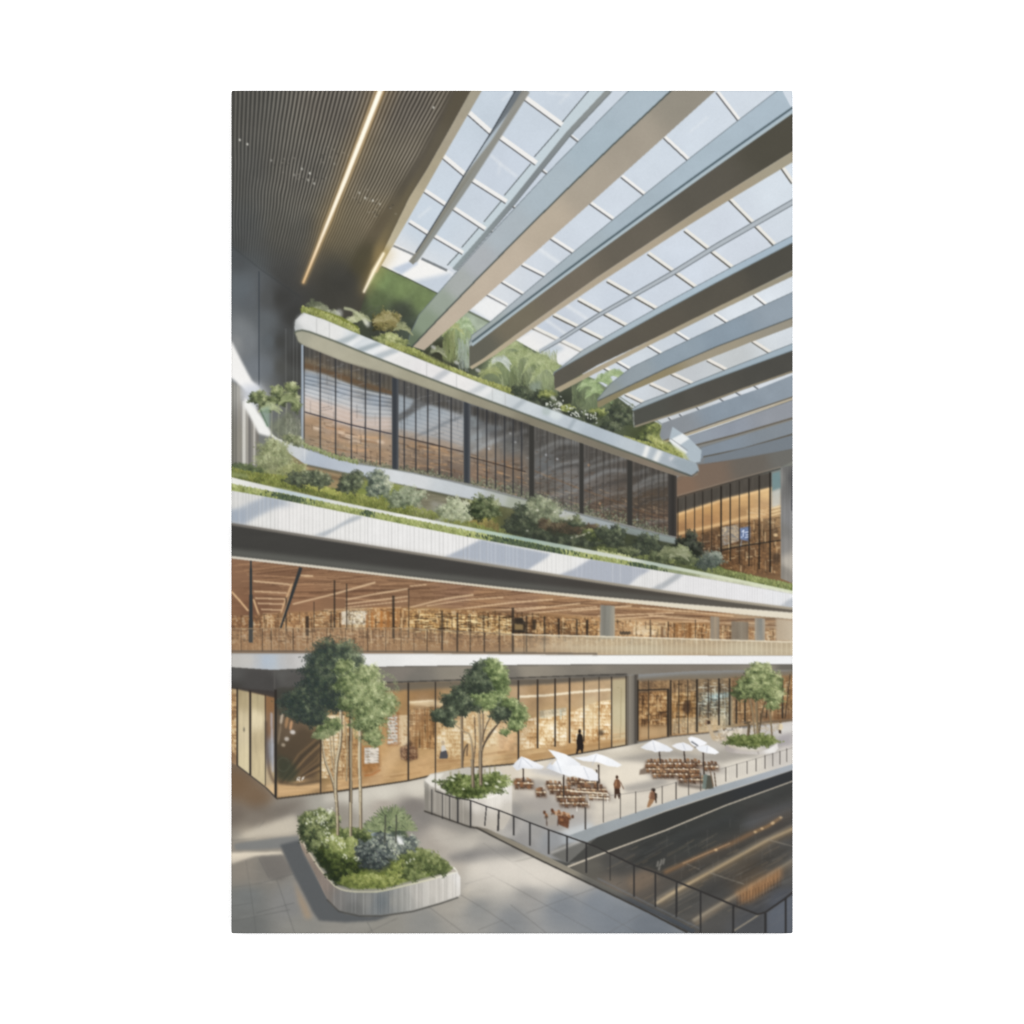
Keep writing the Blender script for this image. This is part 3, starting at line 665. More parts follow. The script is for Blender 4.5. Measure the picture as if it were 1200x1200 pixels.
    fill([(345.5, 389)] + P_LOW + [(817, 553), (818, 556), (811, 559)] + P_SOF[::-1], noisy(idw([(350, 395, '#a19f8c'), (375, 404, '#aca893'), (430, 424, '#a8a48f'), (500, 448, '#a09c86'), (570, 476, '#938e7a'), (640, 502, '#857f6d'), (700, 524, '#7e7768'), (780, 552, '#85796a')]), .03, 14, 14, 2), 1, .3)
    line([(345.4, 392), (346, 389)] + P_LOW[1:], 2.2, '#5c6357', .85, .5, own=False)
    line([(347, 393), (349, 400), (356, 405.5)], 1.3, '#6b6c61', .8, .4, own=False)
    fill([(809, 556), (819, 551), (818, 545), (790, 536), (786, 541)], '#94a2aa', .7, .6, own=False)
    line([(790, 551), (811, 558), (818, 552)], 1.4, '#5b5f5e', .9, .3, own=False)

    # --- glass wall of the storey
    part('printed_glass_wall', 'printed curved glass wall with dark mullions and reflections'); G = CUR[0]
    gp = P_SOF[2:-1] + [(793, 558), (793, 629)] + G_BOT[::-1]
    fill(gp, noisy(idw([(365, 420, '#565049'), (365, 445, '#8f9aa5'), (365, 465, '#b3b8bd'), (365, 477, '#c6b9ab'), (365, 495, '#9c8267'), (365, 515, '#94826c'), (400, 435, '#5e564b'), (400, 460, '#a0a9b3'), (400, 478, '#b9b2ac'),
                        (400, 492, '#c0ada0'), (400, 505, '#9d8169'), (400, 525, '#998670'), (440, 450, '#5c564d'), (440, 470, '#8e98a3'), (440, 490, '#aaa8a6'), (440, 515, '#a08a73'), (440, 535, '#97816a'),
                        (480, 462, '#5c5b58'), (478, 485, '#75797c'), (500, 470, '#62605c'), (520, 490, '#9099a0'), (535, 500, '#8e969c'), (500, 505, '#a09a94'), (490, 525, '#988069'), (520, 530, '#947c66'), (530, 550, '#826f5f'), (490, 545, '#8b735d'),
                        (560, 490, '#7d858a'), (575, 500, '#6e6f70'), (560, 515, '#8a8c8b'), (570, 535, '#91806e'), (560, 555, '#8e745e'), (600, 520, '#70706d'), (600, 550, '#806b58'), (605, 500, '#5c5a55'), (600, 575, '#6e665b'),
                        (640, 520, '#605e5a'), (640, 545, '#777a7a'), (640, 575, '#716c64'), (660, 530, '#5d5a56'), (665, 560, '#868481'), (660, 590, '#75706a'), (700, 545, '#5b5752'), (700, 570, '#79736d'), (705, 595, '#6c5c4e'),
                        (760, 560, '#56524d'), (760, 585, '#625547'), (770, 610, '#66564a'), (730, 600, '#63574b')], 3.2), .05, 9, 4, 8), 1, .2)
    # bay one: pictures of sky and ground in the glass
    cl = [(355, 405), (459, 441), (459, 550), (420, 542), (392, 535), (355, 522)]
    fill([(355, 405), (402, 424), (459, 440), (466, 444), (466, 466), (440, 461), (420, 455), (400, 446), (380, 440), (355, 434)], idw([(360, 412, '#565552'), (360, 430, '#716352'), (400, 430, '#5a5855'), (400, 442, '#73634f'), (440, 445, '#565450'), (440, 458, '#6c6252')]), 1, .8, own=False)
    line([(355, 420), (380, 430), (410, 436), (440, 452)], 3, '#8b7c62', .6, 1.5, own=False, clip=cl)
    line([(355, 428), (375, 433), (400, 441), (425, 450), (462, 462)], 5, '#6d5640', .7, 1.2, own=False, clip=cl)
    line([(357, 434), (380, 440), (405, 450), (430, 459), (462, 466)], 2, '#bcc7cf', .8, .8, own=False, clip=cl)
    for k in range(9):
        y = 440 + k * 4.6
        line(curve([(357, y), (385, y + 6 + k * .6), (420, y + 15 + k), (459, y + 23)], 14), 1, '#5f6b78' if k < 6 else '#90836f', .6 if k < 6 else .35, .35, own=False, clip=cl)
        line(curve([(357, y + 2), (385, y + 8 + k * .6), (420, y + 17 + k), (459, y + 25)], 14), 1.2, '#d2dae0', .35, .5, own=False, clip=cl)
    fill(curve([(357, 462), (385, 473), (410, 478), (430, 490), (459, 488)], 14) + curve([(459, 506), (425, 502), (410, 496), (380, 486), (357, 480)], 14), '#cdb9ac', .7, 2.5, own=False, clip=cl)
    fill(curve([(357, 453), (385, 463), (410, 466), (440, 476), (459, 480)], 14) + [(459, 488), (430, 486), (385, 470), (357, 461)], '#c3c7c9', .5, 2, own=False, clip=cl)
    r = np.random.RandomState(12)
    for k in range(26):
        x = 357 + r.rand() * 80; y = 486 + r.rand() * 42 + (x - 357) * .22
        line(curve([(x, y), (x + 9, y + 1.8 + r.randn()), (x + 22, y + 4 + r.randn() * 2)], 8), 1 + r.rand() * 1.6, ['#8c6a4c', '#cf9f74', '#c9a98a', '#b07e54', '#7f6a52', '#d8c4ac', '#a98d68'][k % 7], .55, .6, own=False, clip=cl)
    line(curve([(357, 490), (390, 500), (430, 512), (459, 518)], 12), 7, '#cfa882', .4, 2.5, own=False, clip=cl); line(curve([(357, 506), (390, 514), (430, 528), (459, 534)], 12), 6, '#b8906a', .4, 2.5, own=False, clip=cl)
    for x, y in [(371, 502), (409, 512), (400, 507), (446, 518)]: fill(ell(x, y, 5, 1.6, 14, .2), '#e6d2bb', .75, .8, own=False)
    # bays two and three
    b2 = [(466, 443), (543, 471), (543, 566), (466, 551)]
    fill([(466, 443), (543, 471), (543, 490), (466, 462)], '#54514c', .9, .8, own=False)
    fill([(466, 462), (543, 486), (543, 522), (505, 512), (466, 503)], lin((466, 470), (490, 520), [(0, '#9ba6ae'), (.6, '#a3acb3'), (1, '#aaa8a6')]), .85, 1.5, own=False, clip=b2)
    fill(curve([(466, 495), (480, 487), (494, 478), (508, 472)], 10) + curve([(520, 470), (545, 480), (545, 470), (520, 458), (490, 450), (466, 446)], 12) + [(466, 458), (478, 464), (487, 466), (480, 478), (466, 486)], '#5f5e5c', .8, .9, own=False, clip=b2)
    line([(486, 512), (505, 504), (525, 494), (543, 488)], 3, '#6f767c', .65, .8, own=False, clip=b2)
    line(curve([(466, 506), (485, 511), (510, 520), (543, 524)], 12), 6, '#c2b3a3', .6, 1.8, own=False, clip=b2)
    line(curve([(466, 517), (490, 521), (520, 530), (543, 534)], 12), 5, '#b08d69', .6, 1.6, own=False, clip=b2)
    fill([(495, 545), (543, 552), (543, 566), (490, 556)], '#5f4f44', .5, 3, own=False, clip=b2)
    for k in range(7): line(curve([(468, 470 + k * 5), (500, 478 + k * 5), (543, 492 + k * 5)], 10), 1, '#737f8a', .35, .4, own=False, clip=b2)
    for k in range(22):
        x = 466 + r.rand() * 60; y = 512 + r.rand() * 30 + (x - 466) * .2
        line(curve([(x, y), (x + 8, y + 1 + r.randn()), (x + 20, y + 4 + r.randn() * 2)], 8), 1 + r.rand() * 1.5, ['#8c6a4c', '#c6935f', '#b98d63', '#6e5844', '#d2ae85', '#7c6a58'][k % 6], .6, .5, own=False, clip=b2)
    b3 = [(551, 474), (620, 497), (620, 586), (551, 568)]
    fill([(551, 474), (620, 497), (620, 512), (551, 486)], '#504e4b', .9, .8, own=False)
    line([(551, 515), (575, 502), (600, 497)], 7, '#8f989c', .6, 1.5, own=False, clip=b3); line([(553, 492), (558, 488), (557, 500)], 5, '#a1acb0', .8, 1, own=False, clip=b3)
    line([(551, 528), (580, 516), (612, 514)], 4, '#81878a', .5, 1.3, own=False, clip=b3)
    line([(560, 490), (600, 500), (618, 503)], 4, '#64625e', .8, 1.5, own=False, clip=b3)
    for k in range(24):
        x = 551 + r.rand() * 60; y = 530 + r.rand() * 34 + (x - 551) * .25
        line([(x, y), (x + 8, y + 2)], 1 + r.rand() * 1.8, ['#b07a4c', '#c9945f', '#6b5644', '#8d6b4d', '#4f4a44'][k % 5], .6, .6, own=False, clip=b3)
    for bx0, bx1 in ((626, 679), (684, 735), (741, 783)):
        c4 = [(bx0, at(P_SOF, bx0)), (bx1, at(P_SOF, bx1)), (bx1, at(G_BOT, bx1)), (bx0, at(G_BOT, bx0))]
        for k in range(5):
            y = at(P_SOF, bx0) + 22 + k * 14 + r.randn() * 2
            line(curve([(bx0, y + 8), ((bx0 + bx1) / 2, y - 2 + r.randn() * 2), (bx1, y - 6 + r.randn())], 10), 3 if k % 2 else 4.5, ['#a0a3a2', '#7a7b7a', '#4a4744', '#6b5f53', '#8e8f8d'][k], .5, 1.1, own=False, clip=c4)
        n0 = 150
        xs = bx0 + r.rand(n0) * (bx1 - bx0); ys = at(P_SOF, bx0) + (xs - bx0) * .3 + 18 + r.rand(n0) ** .6 * 62
        dabs(xs, ys, palette(['#413c38', '#5a4838', '#84624a', '#74716d', '#908a82'], r.rand(n0)), 3.5, .8, -.5 + r.rand(n0) * .4, False, c4, .4)
        line([(bx0, at(P_SOF, bx0) + 52 + (bx0 - 626) * .03), (bx1, at(P_SOF, bx1) + 54)], 1.4, '#8f6948', .55, .5, own=False, clip=c4)
    fill([(466, 505), (620, 545), (620, 586), (466, 552)], '#77716b', .25, 4, own=False, clip=gp)
    for x, y in [(604, 518), (598, 508), (653, 538), (690, 545), (703, 590), (744, 612), (747, 609), (573, 526), (640, 533)]:
        fill(ell(x, y, 1.4, 1.4), ['#d9a273', '#c9ccd0'][(x // 3) % 2], .8, .5, own=False)
    for (bx0, bx1, yo), sd in zip(((357, 459, 80), (466, 543, 64), (551, 620, 58), (626, 679, 50), (684, 735, 46), (741, 783, 44)), range(80, 86)):
        low = [(bx0, at(P_SOF, bx0) + yo), (bx1, at(P_SOF, bx1) + yo), (bx1, at(G_BOT, bx1)), (bx0, at(G_BOT, bx0))]
        lattice(low, int((bx1 - bx0) * .5), int((bx1 - bx0) * 1.5), sd, '#54453a', '#c7a680', .35, .42, (3, 14), .24, (3, 12))
        top_ = [(bx0, at(P_SOF, bx0) + 4), (bx1, at(P_SOF, bx1) + 4), (bx1, at(P_SOF, bx1) + yo), (bx0, at(P_SOF, bx0) + yo)]
        lattice(top_, int((bx1 - bx0) * .4), int((bx1 - bx0) * .8), sd + 10, '#4a4a4b', '#aab0b4' if bx0 < 560 else '#8b8c8c', .25, .25, (4, 16), -.2, (5, 20))
    for p, w, a in [([(553, 530), (590, 512), (618, 505)], 5, .4), ([(560, 505), (575, 498)], 4, .35), ([(626, 560), (655, 545), (679, 540)], 4, .42), ([(628, 590), (650, 582), (678, 575)], 3.4, .35), ([(640, 530), (660, 520), (679, 522)], 3, .3), ([(684, 565), (710, 553), (735, 552)], 4.4, .42),
                    ([(686, 590), (712, 580), (734, 576)], 3, .3), ([(741, 575), (765, 565), (783, 562)], 4, .4), ([(741, 556), (760, 550)], 3, .35), ([(684, 545), (705, 536)], 3, .3)]:
        line(curve(p, 8) if len(p) > 2 else p, w, '#adb1b2', a, 1.1, own=False, clip=gp)
    # header with fine verticals
    fill([(620, 497), (700, 525.5), (790, 557.5), (793, 629), (740, 616), (663, 597), (620, 586)], '#454341', .2, 2, own=False, clip=gp)
    fill([(551, 474), (620, 497), (620, 530), (551, 500)], '#45423f', .35, 3, own=False, clip=gp)
    for x in np.arange(357, 792, 2.9):
        y0 = at(P_SOF, x); line([(x, y0), (x, y0 + 16)], 1, '#3f3e3b' if int(x) % 2 else '#77736c', .35, .3, own=False)
    # soft dark foot: planting in front of the glass
    r = np.random.RandomState(9); xs = 366 + r.rand(1500) ** .8 * 425; ys = np.interp(xs, *zip(*G_BOT)) - np.abs(r.randn(1500)) * (2.6 + 2.5 * (xs > 560))
    dabs(xs, ys, palette(['#4c5547', '#6d775f', '#949b80', '#56504a'], r.rand(1500)), 2.0, .8, r.rand(1500) * 3, True, None, .75)
    # mullions
    part('mullion', 'thin dark upright', G)
    thin = [375, 393.3, 411.6, 428, 445, 473.5, 487.3, 501, 514.8, 528.6, 559.8, 570.2, 580.8, 591.3, 601.4, 611, 633, 641.5, 650.5, 660, 669.5, 691, 699, 707, 715, 724, 748, 756, 764, 772, 778]
    for k, x in enumerate(thin):
        if k: part('mullion', None, G)
        line([(x, at(P_SOF, x)), (x, at(G_BOT, x) - 2)], 1.5 if k < 16 else 1.1, '#3c3d40' if k < 16 else '#46423e', .9 if k < 16 else .65, .3)
    part('glazing_rail', None, G)
    line([(357, 482.8), (411, 497.8), (459, 508.5)], 1.4, '#44424a', .9, .25); line([(466, 511), (480, 514), (543, 529.5)], 1.4, '#47403f', .85, .25)
    line([(551, 535.6), (616, 553)], 1.4, '#473f3b', .8, .25)
    part('column', 'wide dark column between the glass bays', G)
    for x0, x1 in [(459.5, 467), (543.4, 551), (620, 626), (679, 684), (735, 741)]:
        if x0 > 460: part('column', None, G)
        fill([(x0, at(P_SOF, x0)), (x1, at(P_SOF, x1)), (x1, at(G_BOT, x1)), (x0, at(G_BOT, x0))], lin((x0, 0), (x1, 0), [(0, '#474b50'), (.5, '#42464b'), (.8, '#505358'), (1, '#5c6062')]) if x0 < 600 else '#43423f', 1, .35)
    part('column', 'corner post at the right end of the glass wall', G)
    fill([(783, 555), (793, 558), (793, 629), (783, 627)], lin((783, 0), (793, 0), [(0, '#4a4744'), (.6, '#3e3c3a'), (1, '#504b46')]), 1, .4)
    part('column', 'pale blue corner post at the left end of the glass wall', G)
    line([(354.3, 404), (354.3, 523)], 2.2, '#9dabb9', .95, .3); line([(356.6, 405), (356.6, 523)], 1.2, '#3d3f42', .9, .2)

PL_T = [(268, 558.5), (290, 563), (319, 571.3), (374, 583), (429, 595), (484, 604), (526, 612.5), (572, 622.7), (627, 631.8), (700, 645.5), (760, 660), (820, 668), (870, 679), (900, 686), (930, 693)]
PL_B = [(268, 566), (290, 571), (319, 578.7), (374, 587.8), (429, 599), (484, 608), (526, 617), (572, 628), (645, 643.5), (700, 650), (760, 664), (820, 673), (870, 683), (930, 696)]
GR_B = [(268, 574), (290, 578), (319, 584), (374, 595), (429, 606), (484, 615.5), (526, 624), (562, 631.8), (645, 649), (700, 655.8), (760, 668), (800, 672.5), (860, 683), (930, 697)]
WL_B = [(268, 613), (337, 622.7), (392, 633.7), (484, 646.5), (553, 658.4), (608, 667), (700, 680), (780, 693), (860, 704), (930, 712.5)]
DK_B = [(268, 651), (374, 664), (484, 675), (590, 688.7), (700, 699.5), (800, 707.5), (870, 713), (930, 718.5)]
CR_B = [(268, 654), (374, 667), (484, 677.8), (590, 691.5), (700, 703), (800, 713), (870, 720), (930, 726)]
SL_T = [(318, 508), (326, 514), (340, 518), (355.7, 525), (392, 537), (420, 543.5), (458, 551), (484, 554.5), (526, 563), (572, 574), (608, 584), (627, 590), (663, 599.5), (700, 608), (740, 618), (792, 631)]
SL_B = [(318, 512), (340, 532), (357.5, 543.8), (401.5, 554), (456.5, 565.8), (484, 569.8), (516.7, 576.8), (549.7, 586), (590, 595), (640, 604), (700, 617), (760, 632), (794, 638)]

PL_T, PL_B, GR_B, WL_B, DK_B, CR_B = [smooth(q, 4, 9) for q in (PL_T, PL_B, GR_B, WL_B, DK_B, CR_B)]
SL_T = SL_T[:5] + smooth(SL_T[5:], 3, 9)
SL_B = SL_B[:2] + smooth(SL_B[2:], 4, 9)

def paint_terrace():
    part('printed_terrace', 'printed planted terrace below the glass wall'); T = CUR[0]
    # ground of the terrace
    fill([(268, 550), (300, 548), (320, 512)] + SL_T[1:] + [(800, 640), (850, 667), (930, 685), (930, 700)] + PL_B[::-1],
         noisy(idw([(280, 552, '#6d7c4f'), (330, 560, '#8b9263'), (360, 556, '#8a7a5e'), (400, 560, '#9c8764'), (420, 580, '#7d8a4a'), (460, 590, '#85924e'), (500, 580, '#8c8671'), (520, 590, '#8a8d80'),
                    (560, 600, '#90953f'), (600, 600, '#67684a'), (640, 620, '#464c40'), (700, 630, '#51593e'), (760, 650, '#4c5240'), (850, 670, '#6c7a48'), (900, 680, '#7f8c52')]), .12, 7, 5, 3, 3), 1, .6)
    # wooden terrace front
    fill([(357, 545), (374, 548), (402, 556), (420, 562), (400, 566), (372, 556), (357, 552)], noisy('#a48c69', .08, 12, 2), 1, .8)
    line([(357, 544.5), (402, 555.5), (430, 562)], 2.4, '#5d5b4d', .9, .8); line([(376, 556), (400, 562), (415, 568)], 4, '#6f5e48', .8, 1.2)
    fill([(480, 570), (517, 578), (550, 587), (552, 592), (500, 596), (484, 590)], noisy('#7f7b66', .1, 10, 2), 1, 1)
    line([(484, 571), (517, 579), (550, 588)], 3, '#565744', .9, 1)
    line([(505, 590), (520, 594), (535, 600)], 6, '#a4a39a', .7, 2)
    part('slab_edge', 'curved white edge band under the printed glass wall', T)
    sh = SL_T + [(796, 636)] + SL_B[::-1]
    fill(sh, noisy(idw([(325, 514, '#d7d8d6'), (345, 527, '#c2c6c9'), (370, 542, '#a9b3bf'), (400, 549, '#aeb7c2'), (430, 556, '#b9c0c9'), (460, 560, '#c8ccce'), (490, 564, '#c9cccd'), (520, 572, '#bcc2c5'), (550, 580, '#b9bfc3'),
                        (585, 586, '#adb2ad'), (600, 592, '#9ea595'), (660, 605, '#b2b5b2'), (700, 613, '#9fa8ab'), (745, 624, '#87938f'), (790, 635, '#8c9995')]), .02, 12, 12, 1), 1, .4)
    line(SL_T[2:], 1.2, '#7d8688', .55, .4, own=False); line(SL_B[2:], 1.3, '#5f6257', .55, .5, own=False)
    line([(345, 519), (357, 524), (357, 540)], 1, '#e9eae8', .5, .5, own=False)
    # left end: ferns, palms
    part('terrace_plant', 'tall printed palms at the left end of the terrace', T)
    for x, y in [(326, 500), (335, 500), (318, 498)]: line([(x, y + 15), (x + 1, y - 40)], 1.2, '#a5a890', .7, .4)
    fill([(316, 498), (340, 480), (352, 500), (352, 520), (320, 508)], noisy('#757c66', .2, 4, 4), .7, 2)
    foliage([(303, 466, 10, 7, -.08), (312, 477, 9, 6, -.12), (325, 458, 8, 5.5, .12), (341, 454, 8, 6, .1), (343, 466, 7, 6, .05), (330, 468, 8, 7, -.08), (318, 470, 7, 6, .0), (347, 475, 5, 8, -.05)], ['#46503a', '#667250', '#8f9a6c', '#bfc597'], 1.1, 3.4, 1.0, seed=14)
    palm(318, 480, 16, 9, ['#6c7a58', '#9aa57c', '#c5cba5'], 70, -2.9, -.2, .7); palm(337, 470, 14, 9, ['#6a7853', '#98a375'], 71, -3, -.2, .7)
    fill([(305, 478), (316, 476), (316, 500), (312, 500)], '#8aa894', .7, .8); line([(305, 480), (314, 500)], 1.4, '#4f7257', .8, .4)
    strands(335, 353, 490, 520, 110, ['#4d4f48', '#8b8d7c', '#c9cab4'], 72, 0, 4)
    foliage([(340, 514, 10, 6, -.05), (350, 518, 6, 6, .0)], ['#535c45', '#777f5e', '#9ba27c', '#c2c6a6'], .6, 2.2, .8, seed=15)
    grass([(355, 520), (392, 534), (420, 541)], 4, ['#5c6a48', '#8b9668', '#b0b78c'], 4, 2, 6, 2)
    part('terrace_shrub', 'airy pale printed shrub at the left edge', T)
    fill(ell(321, 534, 19, 19, 24, 0, .3, 3), '#9a9f7c', .5, 4, own=False)
    foliage([(320, 528, 18, 15, .0), (312, 540, 13, 11, -.1), (330, 538, 12, 9, -.05)], ['#6c7455', '#8b936b', '#a9b086', '#c3c7a2'], .55, 2.0, .8, seed=16)
    for q in (-6, -2, 3, 7): line([(319.5, 566), (319.5 + q, 535)], 1, '#7b7d5f', .7, .4)
    foliage([(346, 549, 14, 6, .0), (338, 554, 12, 5, -.12)], ['#737a52', '#999d6c', '#bcbf90'], .8, 2.2, .8, seed=17)
    part('terrace_shrub', 'low dark printed bush in the left corner', T)
    foliage([(283, 549, 15, 6, -.05), (300, 553, 10, 5, -.05), (275, 552, 8, 6, .0)], ['#46533f', '#62714f', '#8b9a6a'], 1.3, 2, .8, seed=18)
    part('ground_cover', 'lime and olive ground cover on the printed terrace', T)
    cover = [(268, 555), (300, 562), (335, 566), (374, 577), (429, 589), (484, 600)]
    fill([(268, 553), (300, 556), (340, 562), (374, 570), (410, 576), (450, 582), (484, 592), (484, 604), (429, 594), (374, 582), (319, 570), (268, 558)], noisy('#737c47', .22, 5, 4, 2), .95, 1)
    grass([(x, y - 8) for x, y in cover], 13, ['#4d5633', '#6d763f', '#8d9350', '#b0b36e'], 11, 2.2, 21)
    grass([(345, 562), (380, 570), (400, 576)], 6, ['#7f8645', '#a9aa5c', '#c6c782'], 5, 2.2, 22)
    grass([(480, 596), (520, 603), (572, 618), (600, 622)], 9, ['#5f683e', '#80874f', '#a3a767'], 8, 2.2, 23, 3)
    grass([(550, 606), (575, 612), (584, 618)], 7, ['#6f6640', '#948550', '#a39c60'], 8, 2.2, 24, 4)
    fill([(268, 553), (290, 556), (292, 560), (268, 558)], '#8d9968', .7, 1, own=False)
    grass([(700, 642), (760, 651), (800, 657), (850, 671), (900, 681), (928, 687)], 6, ['#4c5538', '#6b7649', '#8f995f', '#b5bb85'], 9, 2.4, 25, 3)
    shr = [('low leafy printed bush beside the wooden terrace front', [(352, 561, 17, 8, .0), (375, 563, 14, 8, -.05), (366, 558, 12, 7, -.05)], DARKG, 19),
           ('upright dark printed bush with grassy leaves', [(412, 565, 13, 11, -.02), (418, 560, 9, 8, .05), (405, 570, 9, 7, -.1)], DARKG, 20),
           ('rounded pale printed bush with a dark top', [(442, 562, 12, 11, -.12), (448, 570, 11, 11, .12), (438, 575, 9, 7, .05)], ['#46524b', '#6b7868', '#98a189', '#c5c8ac'], 21),
           ('broad grey green printed bush', [(478, 582, 19, 11, .05), (466, 586, 12, 9, -.05)], ['#56624e', '#7b876d', '#a1aa8d', '#b9bf9f'], 22),
           ('feathery pale printed bush beside the grey green one', [(535, 597, 17, 13, .1), (522, 600, 10, 8, .0), (545, 602, 8, 9, .08)], ['#6b745c', '#8f987a', '#b0b797', '#c6caac'], 23),
           ('ball shaped dark printed bush, sunlit on its right', [(566, 594, 15, 13, -.05), (576, 596, 10, 11, .15), (560, 600, 9, 9, -.15)], ['#333d2f', '#4e5a40', '#7d8862', '#b3b990'], 24),
           ('tall shaded printed bush in the middle of the terrace', [(613, 603, 12, 13, -.2), (622, 615, 9, 12, -.22), (604, 616, 14, 8, -.2)], DARKG, 25),
           ('airy pale printed shrub in front of the glass', [(637, 598, 19, 13, -.02), (630, 590, 12, 8, .0), (642, 608, 16, 7, .02)], ['#5b6350', '#7b8469', '#9da487', '#b3b899'], 26),
           ('small dark printed conifer', [(675, 615, 9, 7, -.15), (676, 610, 4, 7, -.15)], DARKG, 27)]
    for lab, bl, pal, sd in shr:
        part('terrace_shrub', lab, T); foliage(bl, pal, 1.15, 2.3, .85, seed=sd, clump=4)
    part('ground_cover', 'shaded red and brown planting on the printed terrace', T)
    foliage([(650, 618, 16, 6, -.1), (672, 622, 14, 5, -.1), (638, 614, 8, 6, .0), (694, 618, 9, 4, -.05)], ['#45423a', '#655646', '#80705a', '#8c8a62'], 1.2, 2.2, .8, seed=31)
    foliage([(660, 634, 26, 6, -.22), (630, 628, 16, 6, -.25), (610, 622, 16, 5, -.2), (690, 636, 12, 6, -.1)], DARKG, 1.4, 2.2, .8, seed=32)
    foliage([(702, 628, 14, 8, -.1), (690, 625, 8, 5, .0)], GREENS, 1.1, 2.2, .8, seed=33)
    fill([(655, 608), (690, 612), (668, 604)], '#9da06b', .5, 2, own=False)
    r = np.random.RandomState(6)
    for x, y in [(618, 622), (676, 628), (690, 624), (684, 627), (670, 630), (650, 600), (630, 598)]: fill(ell(x, y, 1.8, 1, 10, -.3), '#d4d2be', .8, .5, own=False)
    line([(674, 630), (687, 625)], 1.3, '#c9c5a6', .8, .4, own=False)
    shr = [('dark printed bush left of the terrace slope', [(707, 625, 9, 8, -.1)], DARKG, 34), ('upright shaded printed bush', [(722, 628, 11, 12, -.15), (716, 634, 8, 8, -.1)], DARKG, 35),
           ('wide shaded printed bush', [(758, 636, 13, 10, -.25), (748, 644, 13, 7, -.25), (770, 645, 14, 8, -.2)], DARKG, 36),
           ('dark printed bush with a pointed top against the lit hall', [(810, 634, 7, 12, -.3), (802, 640, 13, 10, -.28), (815, 645, 9, 9, -.25)], ['#2f332d', '#434840', '#5b6152', '#7a7c68'], 37),
           ('ball shaped grey printed bush at the right', [(834, 656, 12, 9, .0), (825, 660, 10, 7, -.15), (838, 652, 8, 6, .1)], ['#3f4a45', '#606c62', '#8d978a', '#aab19f'], 38)]
    for lab, bl, pal, sd in shr:
        part('terrace_shrub', lab, T); foliage(bl, pal, 1.3, 2.2, .85, seed=sd, clump=4)
    part('terrace_plant', 'shaded mixed printed plants', T)
    foliage([(735, 646, 12, 5, .0), (775, 652, 14, 7, -.1), (795, 648, 14, 8, -.05), (805, 656, 12, 6, -.1)], ['#434b39', '#687352', '#929b70', '#c5c9a0'], 1.2, 2.6, .8, seed=39)
    palm(796, 650, 17, 12, ['#6d7752', '#98a074', '#c8cba6'], 75, -3.0, .1, .6); palm(783, 647, 13, 9, ['#5e6849', '#8c9469', '#babd96'], 76, -3.0, .1, .6)
    grass([(700, 644), (740, 652)], 4, ['#96a060', '#cdd09a'], 3, 2, 40)
    fill([(575, 600), (700, 618), (810, 642), (845, 668), (760, 655), (640, 634), (575, 620)], '#3a4036', .30, 5, own=False)
    # rim, grass, fluted wall
    part('planter_rim', 'pale rim along the edge of the printed terrace', T)
    fill(PL_T + PL_B[::-1], noisy(idw([(275, 563, '#dcdcd6'), (310, 573, '#d3d3ce'), (335, 577, '#b5c2c6'), (360, 583, '#bccacb'), (400, 591, '#cfd1cc'), (450, 601, '#d2d3ce'), (480, 606, '#dfdfda'), (540, 618, '#c9d0c6'),
                                        (575, 626, '#a9c0ae'), (610, 633, '#93aea0'), (650, 641, '#9db1a2'), (690, 647, '#c3cabc'), (730, 655, '#c9cec2'), (770, 663, '#a9b8ab'), (810, 669, '#bcc6b0'), (860, 679, '#c9cfb2'), (920, 691, '#ccd2b6')]), .02, 9, 9), 1, .4)
    part('hanging_grass', 'grass hanging over the rim of the printed terrace', T)
    fill([(x, y - .5) for x, y in PL_B] + GR_B[::-1], noisy(idw([(280, 572, '#a0a97c'), (315, 582, '#8a9764'), (335, 586, '#4d6052'), (360, 590, '#5c6f52'), (400, 597, '#a3ac74'), (450, 606, '#a9b17f'), (500, 615, '#a3af6d'), (550, 625, '#9aa769'),
                                        (580, 633, '#647552'), (620, 642, '#4f5f4b'), (660, 648, '#7d8b67'), (700, 653, '#8b9a62'), (740, 661, '#66784f'), (790, 670, '#8a9570'), (850, 681, '#c1c5a8'), (920, 695, '#d4d5c6')]), .1, 3, 5), 1, .5)
    grass([p for p in PL_B if p[0] < 810], 7, ['#64703f', '#8a9658', '#aab274', '#c6cb96'], 6, 2.8, 41)
    for x0, x1 in [(322, 356), (425, 437), (573, 660), (738, 775)]:
        rq = np.random.RandomState(x0); nq = int((x1 - x0) * 9)
        xs = np.where(rq.rand(nq) < .6, x0 + 4 + rq.rand(nq) * (x1 - x0 - 8), (x0 + x1) / 2 + rq.randn(nq) * (x1 - x0) * .33); ys = np.interp(xs, *zip(*PL_B)) + np.random.RandomState(x1).rand(len(xs)) * 6.5
        dabs(xs, ys, palette(['#3f4f43', '#52644c', '#6b7c55'], np.random.RandomState(1).rand(len(xs))), 2.6, .8, 1.5)
    part('fluted_wall', 'fluted white wall below the printed terrace, striped by sun and shade', T)
    wp = GR_B + WL_B[::-1]
    fill(wp, noisy(idw([(275, 590, '#d0cfcb'), (300, 590, '#cfcfcc'), (275, 605, '#a4aebb'), (300, 610, '#d8d7d3'), (340, 605, '#dddbd8'), (400, 615, '#dcdbd8'), (460, 625, '#dedddb'), (520, 640, '#dedddb'), (560, 650, '#dddcda'),
                        (640, 660, '#dcdbd8'), (700, 668, '#dadad9'), (760, 678, '#d8d7d5'), (820, 688, '#dad9d9'), (880, 698, '#dcdbdc'), (920, 703, '#dadbdd')]), .012, 9, 9), 1, .3)
    def shade(pts, c, a=.85, f=1.6): fill(pts, c, a, f, own=False, clip=wp)
